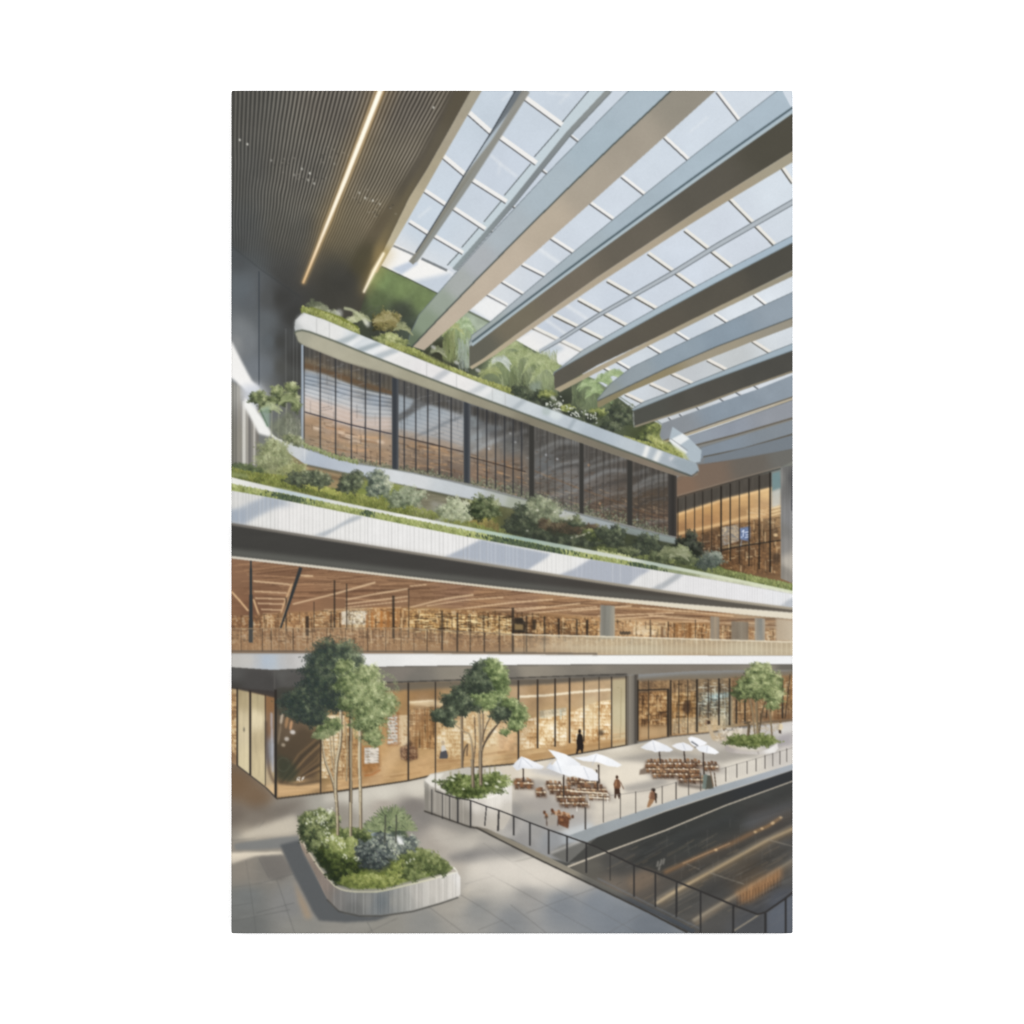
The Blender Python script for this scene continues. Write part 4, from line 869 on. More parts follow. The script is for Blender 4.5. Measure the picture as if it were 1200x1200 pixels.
    shade([(268, 601), (285, 594), (303, 586), (312, 580), (340, 588), (318, 596), (300, 606), (284, 616), (268, 612)], '#9ba6b4', .85, 2)
    shade([(288, 590), (320, 585), (352, 592), (322, 596), (300, 604)], '#a5aeb9', .5, 2)
    shade([(366, 628), (390, 619), (412, 606), (420, 604), (426, 606), (400, 617), (380, 629)], '#a3abb2', .8, 1.2)
    shade([(518, 654), (540, 644), (564, 632), (590, 638), (645, 649), (640, 654), (618, 668), (570, 664)], '#a0a9b7', .9, 1.2)
    shade([(654, 674), (672, 667), (692, 655), (720, 658), (762, 668), (748, 676), (732, 690), (690, 682)], '#a2a9b6', .9, 1.2)
    shade([(762, 690), (778, 682), (794, 671), (802, 673), (788, 683), (772, 693)], '#a4a9ad', .85, 1.2)
    shade([(912, 712), (922, 704), (932, 699), (932, 714)], '#a9afb6', .8, 1.2)
    shade([(268, 614), (392, 634), (484, 647), (608, 667), (608, 664), (484, 643), (392, 630), (268, 610)], '#c2bfb8', .3, 1)
    r = np.random.RandomState(3)
    x = 274.
    while x < 926:
        a = .28 if x < 560 else .16
        line([(x, at(GR_B, x)), (x, at(WL_B, x) - .6)], 1, '#9f9f9c', a * (.5 + r.rand()), .2, own=False); x += 3.2 + r.rand() * 2.6 if x < 700 else 3
        if r.rand() < .35: line([(x + 1.5, at(GR_B, x)), (x + 1.5, at(WL_B, x) - 1)], 1.6, '#ecebe8', .12, .3, own=False)
    part('fascia', 'dark band under the fluted wall', T)
    fill(WL_B + DK_B[::-1], noisy(lin((271, 0), (928, 0), [(0, '#4a4946'), (.5, '#4b4946'), (.75, '#524d47'), (1, '#5b534a')]), .03, 40, 6), 1, .4)
    line([(x, y - 4) for x, y in DK_B], [9, 2], '#72736c', .6, 2.2, own=False, clip=WL_B + DK_B[::-1])
    line([(x, y + .8) for x, y in WL_B], 3, lin((271, 0), (928, 0), [(0, '#7c7770'), (.5, '#9b9384'), (1, '#b0a692')]), .9, .7, own=False)
    part('light_cove', 'cream light line above the gallery', T)
    fill(DK_B + CR_B[::-1], lin((271, 0), (928, 0), [(0, '#cfc8b8'), (.5, '#d4cab2'), (1, '#dcd5c3')]), 1, .6)
    line([(x, y + 4) for x, y in DK_B if x > 580], [3, 8], '#d6ccb6', .55, 1.6, own=False)
# ---------------------------------------------------------------- the picture: lower floors and plaza
WARM = ['#5b4331', '#8a6242', '#b3814f', '#cda26c', '#e3c391', '#f0dfbd', '#6e5240', '#a3774e']
GOODS = ['#7a5a42', '#c9a87a', '#e6d6b2', '#a77850', '#f0e6cf', '#8d6a4b', '#d8bd90', '#5f4a3a', '#b98e62', '#9a9a88']
RAILTOP = [(268, 736.5), (480, 736), (600, 743.5), (700, 745.8), (800, 748.5), (930, 752.5)]
RAILBOT = [(268, 765), (480, 765.5), (700, 767.5), (930, 768.2)]
SLB = [(268, 781.8), (321, 785.2), (340, 784), (480, 780.6), (600, 779.3), (700, 778.5), (930, 778.3)]

def paint_hall():
    part('printed_far_hall', 'printed warm lit hall behind the terrace at the right'); F = CUR[0]
    fill([(793, 560), (812, 545), (930, 530), (930, 690), (860, 678), (793, 645)],
         noisy(idw([(805, 570, '#7d6a5a'), (830, 555, '#77695e'), (880, 545, '#6f675f'), (860, 560, '#5f5850'), (820, 590, '#5a534b'), (880, 570, '#544f49'), (850, 600, '#9c7a51'), (820, 612, '#a57c4f'), (890, 590, '#b08a5c'),
                    (800, 625, '#8b6848'), (830, 640, '#5e4b3c'), (860, 630, '#6a5340'), (880, 620, '#8a6b4b'), (890, 650, '#7a5c42'), (850, 660, '#6b5038'), (908, 600, '#a38a68'), (908, 640, '#8f6f4e'), (908, 560, '#7c8581')]), .06, 9, 4, 2), 1, .5)
    fill([(793, 566), (818, 546), (930, 526), (930, 540), (915, 548), (793, 582)], idw([(800, 568, '#836c5a'), (830, 556, '#7b6a5c'), (880, 543, '#6d675f'), (920, 534, '#6f6e69')]), 1, .6)
    line([(793, 583), (850, 567), (915, 549)], 1.4, '#45423d', .8, .4); line([(793, 581), (915, 547)], 1, '#988876', .6, .4)
    fill([(793, 584), (904, 553), (904, 572), (793, 602)], noisy('#56514a', .08, 3, 20), 1, .6)
    lit = [(793, 602), (845, 585.5), (904, 571), (904, 607), (845, 616), (793, 627)]
    fill(lit, noisy(idw([(798, 606, '#cda068'), (800, 615, '#9d7650'), (830, 596, '#c79a62'), (830, 608, '#a97f55'), (870, 585, '#cfa56e'), (870, 600, '#ad875c'), (898, 577, '#d7b27c'), (898, 595, '#b8946a')], 3), .05, 10, 4), 1, .5)
    line([(793, 603), (845, 586.5), (904, 572)], 2.2, '#f0cd96', .8, .8, own=False); line([(793, 626), (815, 621), (845, 614), (870, 607), (890, 604)], 2.4, '#e9c48c', .9, .8, own=False)
    r = np.random.RandomState(2)
    clutter([(800, 632), (845, 617), (914, 603), (914, 675), (870, 672), (830, 660)], 420, ['#5a4535', '#8a6443', '#b4824f', '#4a3c31', '#c99a63', '#6d5440', '#3f362f'], (1, 3), (1, 2.5), 5, None, .35)
    lattice([(800, 632), (845, 617), (914, 603), (914, 672), (870, 670), (830, 658)], 90, 110, 78, slope=-.15)
    clutter([(846, 618), (866, 614), (866, 634), (846, 640)], 110, ['#8f9ba8', '#c9b99a', '#5b6b80', '#e0d2b5', '#b08a5c'], (1, 3), (1, 2.2), 6, None, .7)
    clutter([(875, 597), (914, 590), (914, 606), (875, 608)], 70, ['#f1dcb2', '#e2ba80', '#b58c5e'], (1, 4), (1, 1.6), 7, None, .5)
    line([(846, 645), (868, 640), (915, 633)], 1.6, '#37332f', .85, .3, own=False)
    line([(846, 642), (880, 636)], 1.4, '#c8b88c', .5, .6, own=False)
    fill([(905, 555), (914, 552), (915, 572), (905, 576)], '#6f8f92', .8, .6, own=False); fill([(904, 576), (915, 572), (915, 592), (904, 596)], '#c7cbc6', .75, .8, own=False)
    for y in (596, 600, 604): line([(904, y), (915, y - 3)], 1.4, '#ecd2a0', .8, .4, own=False)
    fill([(905, 648), (914, 648), (914, 660), (905, 660)], '#4b3f36', .7, .8, own=False); fill([(905, 620), (912, 618), (912, 632), (905, 633)], '#5a4a3c', .6, .8, own=False)
    fill(ell(909, 627, 2.5, 2), '#e8c894', .8, .6, own=False)
    part('lit_sign', 'small bright blue printed sign with white marks in the far hall', F)
    fill([(867, 619), (879, 616.5), (879, 630), (876, 634), (867, 632)], noisy('#6a80aa', .16, 2, 2), .92, .6)
    for p in [[(869, 624), (872, 621)], [(871.5, 621), (871, 629)], [(873, 624), (878, 623)], [(874, 627), (877, 626.5)], [(873, 630), (877, 629)], [(868, 630), (870, 629)]]:
        line(p, 1, '#dfe7f6', .9, .2, own=False)
    line([(869, 633), (868, 640)], 1, '#9aa6b8', .7, .3, own=False); line([(877, 633), (878, 640)], 1, '#9aa6b8', .7, .3, own=False)
    part('mullion', None, F)
    for k, x in enumerate([794.5, 803.5, 814, 823.5, 834, 844.8, 855.7, 866.6, 877.7, 889.8, 902.5]):
        w = 2 if k in (5, 10) else 1.2
        if k: part('mullion', None, F)
        line([(x, 584 - (x - 793) * .28), (x, 640 + (x - 793) * .28)], w, '#332f2b', .9, .25)
    part('column', 'grey fluted column at the right edge of the far hall', F)
    fill([(915, 548), (930, 545), (930, 684), (915, 678)], noisy(idw([(917, 560, '#858480'), (926, 560, '#5c5c5c'), (917, 620, '#7c7b78'), (926, 610, '#858585'), (917, 640, '#8a8885'), (926, 660, '#b9b2a6'), (918, 670, '#8a857d')]), .1, 1.6, 60), 1, .3)
    fill([(928, 548), (930, 548), (930, 600), (927, 598)], '#42434a', .6, .5, own=False)

def paint_gallery():
    part('printed_gallery', 'printed upper shop floor under a slatted timber ceiling'); G = CUR[0]
    gp = CR_B + RAILBOT[::-1]
    fill(gp, noisy(idw([(280, 665, '#8d6a51'), (330, 680, '#83624b'), (400, 680, '#8c6a50'), (300, 720, '#7c5a45'), (350, 700, '#946e52'), (420, 700, '#87654d'), (480, 690, '#8f6d52'), (540, 695, '#95725a'), (560, 710, '#a17a58'), (620, 705, '#97745a'), (640, 715, '#a9825c'),
                        (700, 715, '#a5815f'), (760, 722, '#b18a63'), (830, 725, '#a9845f'), (900, 735, '#a58a6b'), (290, 750, '#a67d58'), (400, 750, '#a98460'), (500, 745, '#b08a60'), (600, 745, '#ad8a63'), (700, 745, '#b1946f'), (800, 745, '#a88a68'),
                        (900, 745, '#b49d80'), (290, 762, '#a17a52'), (400, 762, '#947458'), (500, 762, '#a58560'), (600, 762, '#a48a6a'), (750, 762, '#b8a88a'), (880, 765, '#bdb096')]), .05, 16, 3, 4), 1, .3)
    r = np.random.RandomState(8)
    part('timber_ceiling', 'timber ceiling with cream light strips', G)
    cp = CR_B + [(930, 735), (700, 722), (560, 712), (440, 708), (330, 716), (268, 722)]
    for k in range(230):                            # planks: shallow lines fanning out
        x0 = 268 + r.rand() * 620; y0 = at(CR_B, x0) + 1 + r.rand() ** 1.2 * (40 if x0 < 500 else 30)
        L = 40 + r.rand() * 120; m = (-.16 + .004 * (y0 - at(CR_B, x0))) if x0 < 700 else -.03
        if r.rand() < .45: m = .06
        c = ['#6f513d', '#a9825f', '#7a5a43', '#b8906b', '#5f4637'][k % 5]
        line([(x0, y0), (x0 + L / 2, y0 + m * L / 2 - .6), (x0 + L, y0 + m * L)], 1 + r.rand() * .6, c, .42, .35, own=False, clip=cp)
    ls = [((343, 708), (392, 696), 1.8), ((392, 696), (440, 682.5), 2.2), ((352, 674.5), (367, 675), 2.2), ((405, 703), (440, 696), 1.7), ((440, 696), (478, 690), 2), ((405, 708), (478, 699), 1.6), ((380, 715), (470, 712), 1.6), ((404, 712), (478, 704), 1.2),
          ((480, 712), (520, 702), 1.8), ((520, 702), (555, 697), 2.2), ((500, 710), (545, 703), 1.2), ((545, 703), (590, 700), 1.4), ((530, 715), (600, 706), 1.8), ((600, 706), (648, 702.5), 1.8), ((560, 717), (640, 711), 1.4), ((605, 716), (680, 707), 1.6), ((620, 719), (700, 711), 1.4),
          ((670, 716), (740, 710), 1.6), ((700, 722), (790, 718), 1.4), ((760, 721), (830, 727), 1.4), ((742, 731), (832, 728), 1.6), ((700, 727), (780, 721), 1.2), ((842, 730), (900, 731), 1.2), ((480, 687), (500, 685), 1.4), ((750, 712), (800, 716), 1.2), ((800, 716), (860, 722), 1.2),
          ((297, 681), (340, 685), 2), ((298, 693), (336, 695), 1.6), ((299, 701), (334, 702), 1.6), ((302, 707), (332, 708), 1.6), ((306, 714), (330, 715), 1.6), ((308, 719), (328, 719), 1.4), ((300, 726), (330, 727), 1.6)]
    for a, b, w in ls: line([a, b], w, '#e2c39a', .72, .5, own=False)
    for p, w in [([(271, 693), (281, 704), (291, 716)], 2.2), ([(297, 702), (301, 714), (306, 727)], 2.2), ([(342, 684), (332, 710), (327, 727)], 1.8)]: line(p, w, '#dbb586', .85, .5, own=False)
    part('shop_display', 'bright cluttered shelves on the printed upper floor', G)
    # goods band
    gb = [(268, 722), (330, 718), (440, 712), (560, 714), (700, 724), (930, 736), (930, 750), (700, 748), (600, 744), (480, 738), (268, 740)]
    fill(gb, noisy(idw([(280, 730, '#7c5b43'), (340, 730, '#a07a55'), (400, 725, '#94714f'), (415, 730, '#c3b490'), (450, 725, '#b5814d'), (500, 728, '#b08a58'), (560, 728, '#96714c'), (600, 732, '#6e5541'), (640, 732, '#8d6b49'), (680, 736, '#b1885a'),
                        (760, 740, '#c9a77c'), (810, 738, '#a3764a'), (860, 738, '#8f6f52'), (910, 740, '#a68a6c')]), .1, 6, 5), .9, 1.2, own=False)
    clutter([(268, 724), (330, 719), (440, 713), (560, 716), (700, 726), (930, 738), (930, 752), (480, 762), (268, 762)], 3600, WARM, (1, 2.6), (1, 3.4), 21, None, .5)
    clutter([(400, 716), (430, 716), (430, 732), (400, 732)], 130, ['#e9e4d3', '#cfc7af', '#77664f', '#f4f0e3'], (1, 2), (1, 4), 22, None, .8)
    clutter([(480, 718), (600, 722), (600, 745), (480, 740)], 800, ['#e7c788', '#f3dfae', '#a87c48', '#5c4634', '#cda25e', '#8a6440'], (1, 2.4), (1, 3), 23, 3.2, .7)
    clutter([(600, 728), (700, 730), (700, 750), (600, 745)], 420, ['#d0a164', '#5b4433', '#8f6842', '#e4c58f', '#3f332b'], (1, 2.4), (1, 4), 24, None, .6)
    clutter([(742, 733), (780, 733), (780, 745), (742, 744)], 110, ['#efe3c8', '#e2cda6', '#c9a672'], (1, 3), (1, 3), 25, None, .75)
    clutter([(268, 742), (480, 742), (560, 748), (600, 750), (600, 752), (268, 750)], 900, ['#c79a6c', '#8b6647', '#6d523d', '#d9b788', '#4e4036', '#e8dcc2', '#a77f58'], (1, 4), (1, 3), 26, 4, .55)
    lattice([(268, 722), (330, 718), (440, 712), (560, 714), (700, 724), (930, 738), (930, 750), (600, 752), (480, 754), (268, 754)], 300, 420, 71, av=.6, ah=.6)
    lattice([(480, 718), (600, 722), (600, 745), (480, 742)], 40, 160, 72, lite='#f3dda6', ah=.8)
    fill([(268, 755), (480, 756), (600, 758), (600, 765), (268, 763)], '#a9845f', .55, 2, own=False); fill([(268, 737), (480, 737), (600, 745), (600, 766), (268, 764)], '#7b5f47', .28, 2, own=False)
    for x, y0, y1, c in [(430, 720, 738, '#a26c3c'), (436, 718, 738, '#b87a42'), (447, 716, 738, '#b9783c'), (455, 716, 738, '#9c6636'), (793, 732, 748, '#8d6038'), (808, 730, 749, '#7e5532'), (776, 734, 748, '#6a4a33')]:
        line([(x, y0), (x, y1)], 3, c, .7, .6, own=False)
    for x, y0, y1, w in [(335, 700, 738, 1.5), (360, 722, 745, 4), (392, 680, 736, 1.6), (406, 684, 738, 1.5), (461, 698, 748, 3), (479, 690, 748, 1.4), (388, 716, 738, 1.2), (368, 705, 740, 1), (518, 716, 762, 1.6), (536, 718, 764, 2.2), (551, 720, 764, 1.4), (567, 720, 764, 1.4), (601, 712, 764, 2.6), (617, 722, 764, 1.6), (638, 722, 764, 1.6),
                         (655, 725, 748, 1.6), (676, 726, 746, 2.4), (688, 726, 746, 2.8), (626, 726, 738, 4), (585, 722, 764, 1.2), (762, 726, 748, 1), (783, 728, 748, 1.4), (815, 726, 748, 1.2)]:
        line([(x, y0), (x, y1)], w, '#3b3530', .75, .3, own=False)
    fill([(603, 724), (612, 724), (616, 730), (616, 742), (600, 742)], '#37332f', .85, .5, own=False); fill([(603, 731), (613, 732), (613, 738), (603, 738)], '#a78b5c', .7, .6, own=False)
    for k in range(7): fill(ell(727 + k * 1.8, 741.5 + (k % 2) * .8, 1.1, 2.2), '#4e463c', .8, .3, own=False)
    part('dark_post', 'dark upright post at the left of the printed gallery', G)
    line([(294, 657), (294, 706), (294, 753)], [2.2, 5.4], '#3d4244', 1, .3)
    part('dark_post', 'slanting dark post of the printed gallery', G)
    line([(352.5, 665), (341, 700), (328.5, 736)], [4.2, 2.8], '#3e4142', 1, .3); line([(343, 682), (338, 702), (327, 737)], 1, '#b99871', .8, .3, own=False)
    part('column', 'thick grey fluted column of the printed gallery', G)
    fill([(703.5, 709), (720.5, 710), (720.5, 749), (703, 749)], noisy(lin((703, 0), (721, 0), [(0, '#948e82'), (.3, '#7d7b72'), (.6, '#8c8a80'), (1, '#a39a88')]), .08, 2, 50), 1, .4)
    for x0, x1, y0, lab, c0, c1 in [(832.5, 843, 722, 'grey printed column right of the middle', '#8e8577', '#a2927c'), (857, 877, 728, 'broad dim printed column', '#7d7162', '#8d8373'), (884.5, 896.5, 724, 'blue grey printed column', '#a59b8b', '#8a8b85')]:
        part('column', lab, G)
        fill([(x0, y0), (x1, y0 + 1), (x1, 751), (x0, 751)], noisy(lin((x0, 0), (x1, 0), [(0, c0), (.6, c1), (1, c0)]), .1, 2, 40), .95, .5)
    fill([(909, 724), (930, 727), (930, 752), (909, 751)], lin((909, 0), (930, 0), [(0, '#b3a28a'), (1, '#c1b39c')]), .95, .8, own=False)
    part('glass_railing', 'printed glass railing with a thin top rail', G)
    rp = RAILTOP + RAILBOT[::-1]
    fill(rp, '#b09a80', .16, .4, own=True, mode='over')
    fill([(590, 743.2), (620, 744), (700, 745.8), (800, 748.5), (930, 752.5), (930, 768), (590, 766.5)], lin((590, 0), (720, 0), [(0, '#b5a184'), (1, '#c3b698')]), lambda X, Y: np.clip((X - 590) / 130, 0, .6), .6)
    IDS[(slice(*bbox(0, 737, 1, 766)[2:]))][:, :] = IDS[(slice(*bbox(0, 737, 1, 766)[2:]))][:, :]
    for k in range(170):
        x = 600 + k * 1.95; a = min(1, (x - 590) / 160) * .42
        line([(x, at(RAILTOP, x) + 1), (x, at(RAILBOT, x) - 1)], 1, '#8d7d66' if k % 3 else '#ddd2b8', a * (.4 + .6 * r.rand()), .3, own=False)
    line([(630, 757), (760, 761), (930, 762)], 4, '#cfc4a8', .4, 2, own=False)
    line(RAILTOP[1:3] + [(600, 743.5)], 1, '#8d7c66', .8, .2); line(RAILTOP[:2], 1, '#a38a6c', .85, .2)
    line(RAILTOP[2:], 1.6, '#ddd3bb', .85, .4)
    for x in [282.3, 307.3, 318, 327, 335, 343.4, 366, 383, 405, 431, 452, 470, 485, 500.4, 518.5, 535.5, 551, 568, 586, 601, 614]:
        line([(x, at(RAILTOP, x)), (x, at(RAILBOT, x) - 1)], 1.1, '#4d4138', .8 if x in (307.3, 343.4, 431, 500.4, 535.5, 568) else .5, .2)
    for k in range(26):
        x = 281 + k * 7.7; line([(x, 740), (x, 763)], 1, '#d8b78c', .25, .3, own=False)
    line([(268, 763.2), (480, 763.6), (600, 765), (700, 766.2)], 2.2, '#6b6258', .75, .5)
    part('slab_edge', 'white slab edge of the printed gallery floor', G)
    fill([(268, 765.8), (480, 765.8), (700, 767.8), (930, 768.6)] + SLB[::-1],
         idw([(275, 774, '#b9b6b0'), (292, 774, '#bdbab4'), (302, 774, '#b3b5b6'), (310, 774, '#a9b6c4'), (320, 774, '#adb9c4'), (329, 774, '#b4b5b5'), (340, 774, '#b5b3b0'), (350, 774, '#bfbdba'), (380, 774, '#c9c8c5'), (430, 774, '#dbdad7'), (500, 773, '#e1e0dd'), (600, 773, '#e6e5e3'), (700, 773, '#e6e6e3'), (920, 773, '#e2e2e2')]), 1, .35)
    line([(268, 766.4), (480, 766.4), (700, 768.2)], 1.2, '#9f9a92', .45, .4, own=False)
    part('soffit', 'grey brown underside of the printed gallery', G)
    fill(SLB + [(930, 785), (820, 786), (735, 791), (700, 793), (600, 797), (480, 801), (354, 806), (323, 818), (268, 810)],
         noisy(idw([(275, 790, '#5b5a58'), (300, 795, '#53514f'), (275, 806, '#4c4a47'), (318, 800, '#504e4c'), (330, 792, '#605f5c'), (340, 800, '#5b5956'), (400, 790, '#6c6a65'), (470, 790, '#827b72'), (540, 788, '#8d8679'), (620, 786, '#928a7c'), (700, 785, '#8d8578'),
                    (800, 783, '#81796e'), (900, 782, '#8a8376'), (600, 797, '#79746b'), (480, 800, '#79756d'), (700, 792, '#77736b'), (920, 786, '#6f6b63')]), .02, 12, 5), 1, .4)
    line([(x, y + .6) for x, y in SLB], 1.2, '#5f5b55', .5, .5, own=False)
    line([(321.5, 785), (322, 816)], 1.2, '#65635f', .7, .4, own=False)

SH_T = [(323, 811), (354, 805), (480, 800), (600, 797), (640, 796), (700, 793.5), (735, 792)]
SH_B = [(323.6, 936.5), (400, 927), (478.5, 915.3), (510, 908), (541, 901), (560, 899), (607, 895), (640, 890.5), (674, 884), (700, 879.5), (735, 873)]

def paint_shops():
    part('printed_shopfront', 'printed glazed corner shop with timber floor and bright shelves'); S1 = CUR[0]
    fill([(268, 806), (323, 814), (323.6, 937), (268, 893)], noisy(idw([(273, 830, '#b08d62'), (273, 860, '#c0a377'), (273, 885, '#8e6e50'), (284, 830, '#bfae8a'), (300, 850, '#c4b48e'), (284, 880, '#cbbb96'), (300, 905, '#bcab86'), (316, 820, '#94734f'), (318, 870, '#7f766c'), (318, 920, '#c9ac80')]), .05, 3, 30), 1, .4)
    fill([(279, 807), (291, 809), (292.5, 908), (279, 897)], noisy(idw([(282, 812, '#a69572'), (289, 815, '#b3a37e'), (282, 850, '#c9ba96'), (288, 860, '#cbbd9a'), (283, 890, '#cfc19b')]), .05, 2, 30), 1, .5)
    fill([(295, 812), (310, 815), (311, 920), (295, 909)], noisy(idw([(298, 818, '#b1a27d'), (306, 822, '#b4a580'), (298, 842, '#d6c8a4'), (303, 870, '#b9a985'), (306, 895, '#c6b68f')]), .06, 2, 18), 1, .5)
    fill([(311.5, 815), (321, 817), (321, 930), (311.5, 921)], idw([(314, 822, '#8f6b4a'), (316, 850, '#8c6f55'), (318, 880, '#8a8a8c'), (314, 915, '#b5a281'), (319, 925, '#d2b184')]), 1, .6)
    line(curve([(312, 845), (313, 880), (316, 905), (322, 918)], 12), 3, '#5c4a40', .7, .8, own=False); line(curve([(318, 835), (319, 870), (320, 905)], 10), 2.4, '#b1b2bc', .7, .7, own=False)
    clutter([(271, 812), (277, 813), (277, 885), (271, 880)], 60, ['#e8d6ad', '#8b6341', '#d0a56d', '#6b4e38'], (1, 4), (1, 3), 3, 6, .7)
    fill([(268, 805), (323, 810), (323, 818), (311, 815), (279, 808), (268, 806.5)], '#4a4542', .95, .7, own=False)
    fill(ell(286, 855, .9, 3), '#6f6a5c', .8, .4, own=False)
    part('mullion', None, S1)
    for x, y0, y1, w in [(277.8, 806, 897, 2.0), (293.3, 809, 909, 2.2), (311.2, 814, 921, 1)]: line([(x, y0), (x, y1)], w, '#3f3a35', .95, .25)
    line([(277, 897), (294, 910), (312, 924), (324, 936.5)], 2.6, '#4b4640', 1, .4)
    use(S1)
    # big interior
    fill(SH_T + SH_B[::-1], noisy(idw([(335, 815, '#4a4b43'), (345, 850, '#6b5b4a'), (365, 820, '#4b4a41'), (340, 890, '#4c463b'), (360, 900, '#5a4c40'), (350, 925, '#c09b6b'), (390, 850, '#a08259'), (385, 900, '#94794f'), (400, 922, '#bf9a6c'),
                        (440, 812, '#8d7350'), (460, 820, '#a98659'), (440, 850, '#b08a5c'), (455, 880, '#c19a68'), (460, 900, '#caa26e'), (430, 900, '#b28a5d'), (495, 815, '#9a7750'), (495, 850, '#a98254'), (495, 895, '#c6a070'), (490, 880, '#be9968'),
                        (530, 830, '#b0926a'), (530, 870, '#bd9a69'), (560, 850, '#bba079'), (580, 880, '#c9a878'), (600, 885, '#c09c6c'), (575, 830, '#b39569'), (620, 812, '#ad8d67'), (620, 870, '#c3a273'), (660, 812, '#b89871'), (660, 850, '#c8ab79'), (660, 878, '#b8915f'),
                        (700, 812, '#b99c77'), (700, 850, '#c4a473'), (715, 870, '#b8976a'), (728, 830, '#c2b594')]), .05, 7, 5), 1, .4)
    # escalator / dark stair in the corner
    fill([(326, 876), (345, 860), (353, 854), (375, 858), (375, 896), (330, 916), (325, 900)], '#5c4f40', .85, 2, own=False)
    for k in range(9):
        line([(327 + k * 3, 918 - k * .5), (350 + k * 4.5, 884 + k * 1.8), (376, 862 + k * 5)], 2.2, ['#82694c', '#4a4238', '#967854', '#5d4e3f', '#7b6448'][k % 5], .7, .7, own=False, clip=[(325, 850), (375, 850), (375, 918), (325, 918)])
    fill([(325, 884), (342, 892), (350, 905), (344, 918), (325, 914)], '#464a3d', .8, 2.5, own=False)
    line(ell(332, 896, 7, 8, 20), 1, '#5d6453', .5, .5, own=False)
    fill([(325, 917), (350, 919), (375.5, 916), (375.5, 924), (350, 929), (325, 933)], noisy('#c6a274', .06, 14, 2), 1, .8, own=False)
    fill([(326, 914), (345, 918), (375, 914), (376, 917), (350, 921), (326, 919)], '#584a3c', .8, 1, own=False)
    for x, y, w, h, c in [(330, 842, 2, 14, '#cdbfa8'), (336, 846, 2.5, 16, '#b48a60'), (341, 850, 2, 12, '#e0a878'), (343, 858, 4, 5, '#e4dfda'), (336, 866, 3.5, 5, '#cdc5ba'), (332, 873, 3, 4, '#b3a48e'), (327.5, 860, 1.5, 26, '#8f7d66'), (339, 838, 2, 6, '#d99a63')]:
        fill(ell(x, y, w * .8, h * .5, 14, .15), c, .75, .7, own=False)
    part('lettering', 'faint white letters low on the printed corner window', S1)
    line([(348, 915), (348.8, 911.4), (351.6, 910.6), (351, 913), (349, 913.4), (351.5, 915.5)], 1, '#e9e6df', .95, .25); line([(353.4, 915), (354.4, 911.8), (356.8, 910.2)], 1, '#e9e6df', .95, .25); line([(353.8, 912.8), (356, 912.2)], 1, '#e9e6df', .95, .2)
    use(S1)
    # shelves seen through the middle panes
    shelves([(377, 838), (404, 838), (404, 912), (377, 912)], 4.4, -.03, ['#6b513b', '#a98157', '#cdb184', '#e3d3b0', '#f0e8d4'], 31, .85)
    shelves([(404, 835), (422, 835), (422, 910), (404, 912)], 4.6, -.03, ['#77593e', '#a47c50', '#c7a06c', '#e0cfa8'], 32, .75)
    fill([(424, 874), (444, 874), (446, 898), (440, 905), (427, 907), (424, 900)], noisy('#a27142', .15, 3, 3), .9, .8, own=False)
    clutter([(427, 876), (444, 876), (444, 894), (427, 895)], 130, ['#dbdad2', '#b7bcbd', '#f1efe8', '#9b8b74'], (2, 4), (1, 1.6), 33, 3.4, .9)
    line([(427, 909), (436, 908), (446, 902)], 2, '#a8622f', .8, .7, own=False)
    fill([(453, 834), (468, 834), (470, 874), (454, 874)], noisy('#96663f', .15, 3, 4), .8, 1, own=False); clutter([(454, 838), (466, 838), (466, 872), (454, 872)], 130, ['#dfe0da', '#9fb0b4', '#c98a57', '#f0ece2', '#6f4a34'], (1, 3), (1, 3), 34, 4, .85)
    clutter([(467, 838), (478, 838), (478, 874), (467, 874)], 70, ['#dccaa2', '#a07a50', '#efe5c8'], (1, 3), (1, 3), 35, 5, .6)
    fill([(469, 878), (480, 869), (487, 872), (490, 888), (478, 893), (470, 888)], '#60483a', .85, 1, own=False); clutter([(469, 876), (489, 870), (489, 890), (470, 890)], 50, ['#3f3531', '#8c6549', '#cfa87c', '#6b4b3a'], (1, 3), (1, 3), 36, None, .8)
    fill([(479, 822), (510, 820), (520, 823), (520, 828), (480, 826)], '#e6cfa3', .7, 1, own=False)
    shelves([(479, 832), (510, 830), (510, 878), (479, 874)], 6.5, .02, ['#6a4c37', '#93683f', '#b98a57', '#dcb986'], 37, .6); lattice([(479, 828), (510, 826), (510, 880), (479, 874)], 34, 26, 73, av=.5, ah=.5)
    for x in (488, 495, 501): line([(x, 832), (x, 878)], 2.4, '#8b5f38', .6, .7, own=False)
    shelves([(512, 845), (541, 843), (541, 890), (512, 890)], 4.6, .02, ['#93704c', '#c19e6e', '#dfcba0', '#efe5cc'], 38, .75)
    fill([(512, 890), (540, 891), (540, 894), (512, 895)], '#a57f57', .8, .8, own=False)
    shelves([(543, 832), (606, 828), (606, 872), (560, 876), (543, 868)], 4.4, .0, ['#a27c52', '#cdac7c', '#e0cda3', '#f0e8d2'], 39, .75)
    fill([(583, 852), (606, 850), (606, 882), (584, 880)], noisy('#cfa77a', .14, 4, 4), .75, 1.2, own=False); fill([(583, 880), (606, 883), (606, 887), (583, 884)], '#b0865a', .8, .7, own=False)
    line([(545, 880), (570, 874), (607, 888)], 3, '#d9b888', .5, 2, own=False)
    # shelves of the right half, long rows
    sr = [(609, 846), (632, 838), (664, 832), (700, 826), (716, 826), (716, 868), (690, 872), (650, 874), (609, 878)]
    fill(sr, '#b98f5e', .55, 2, own=False)
    r = np.random.RandomState(44)
    shelves([(609, 846), (629, 840), (629, 876), (609, 879)], 4.6, .0, ['#93704a', '#c49a66', '#dfc59a', '#efe3c8'], 44, .9)
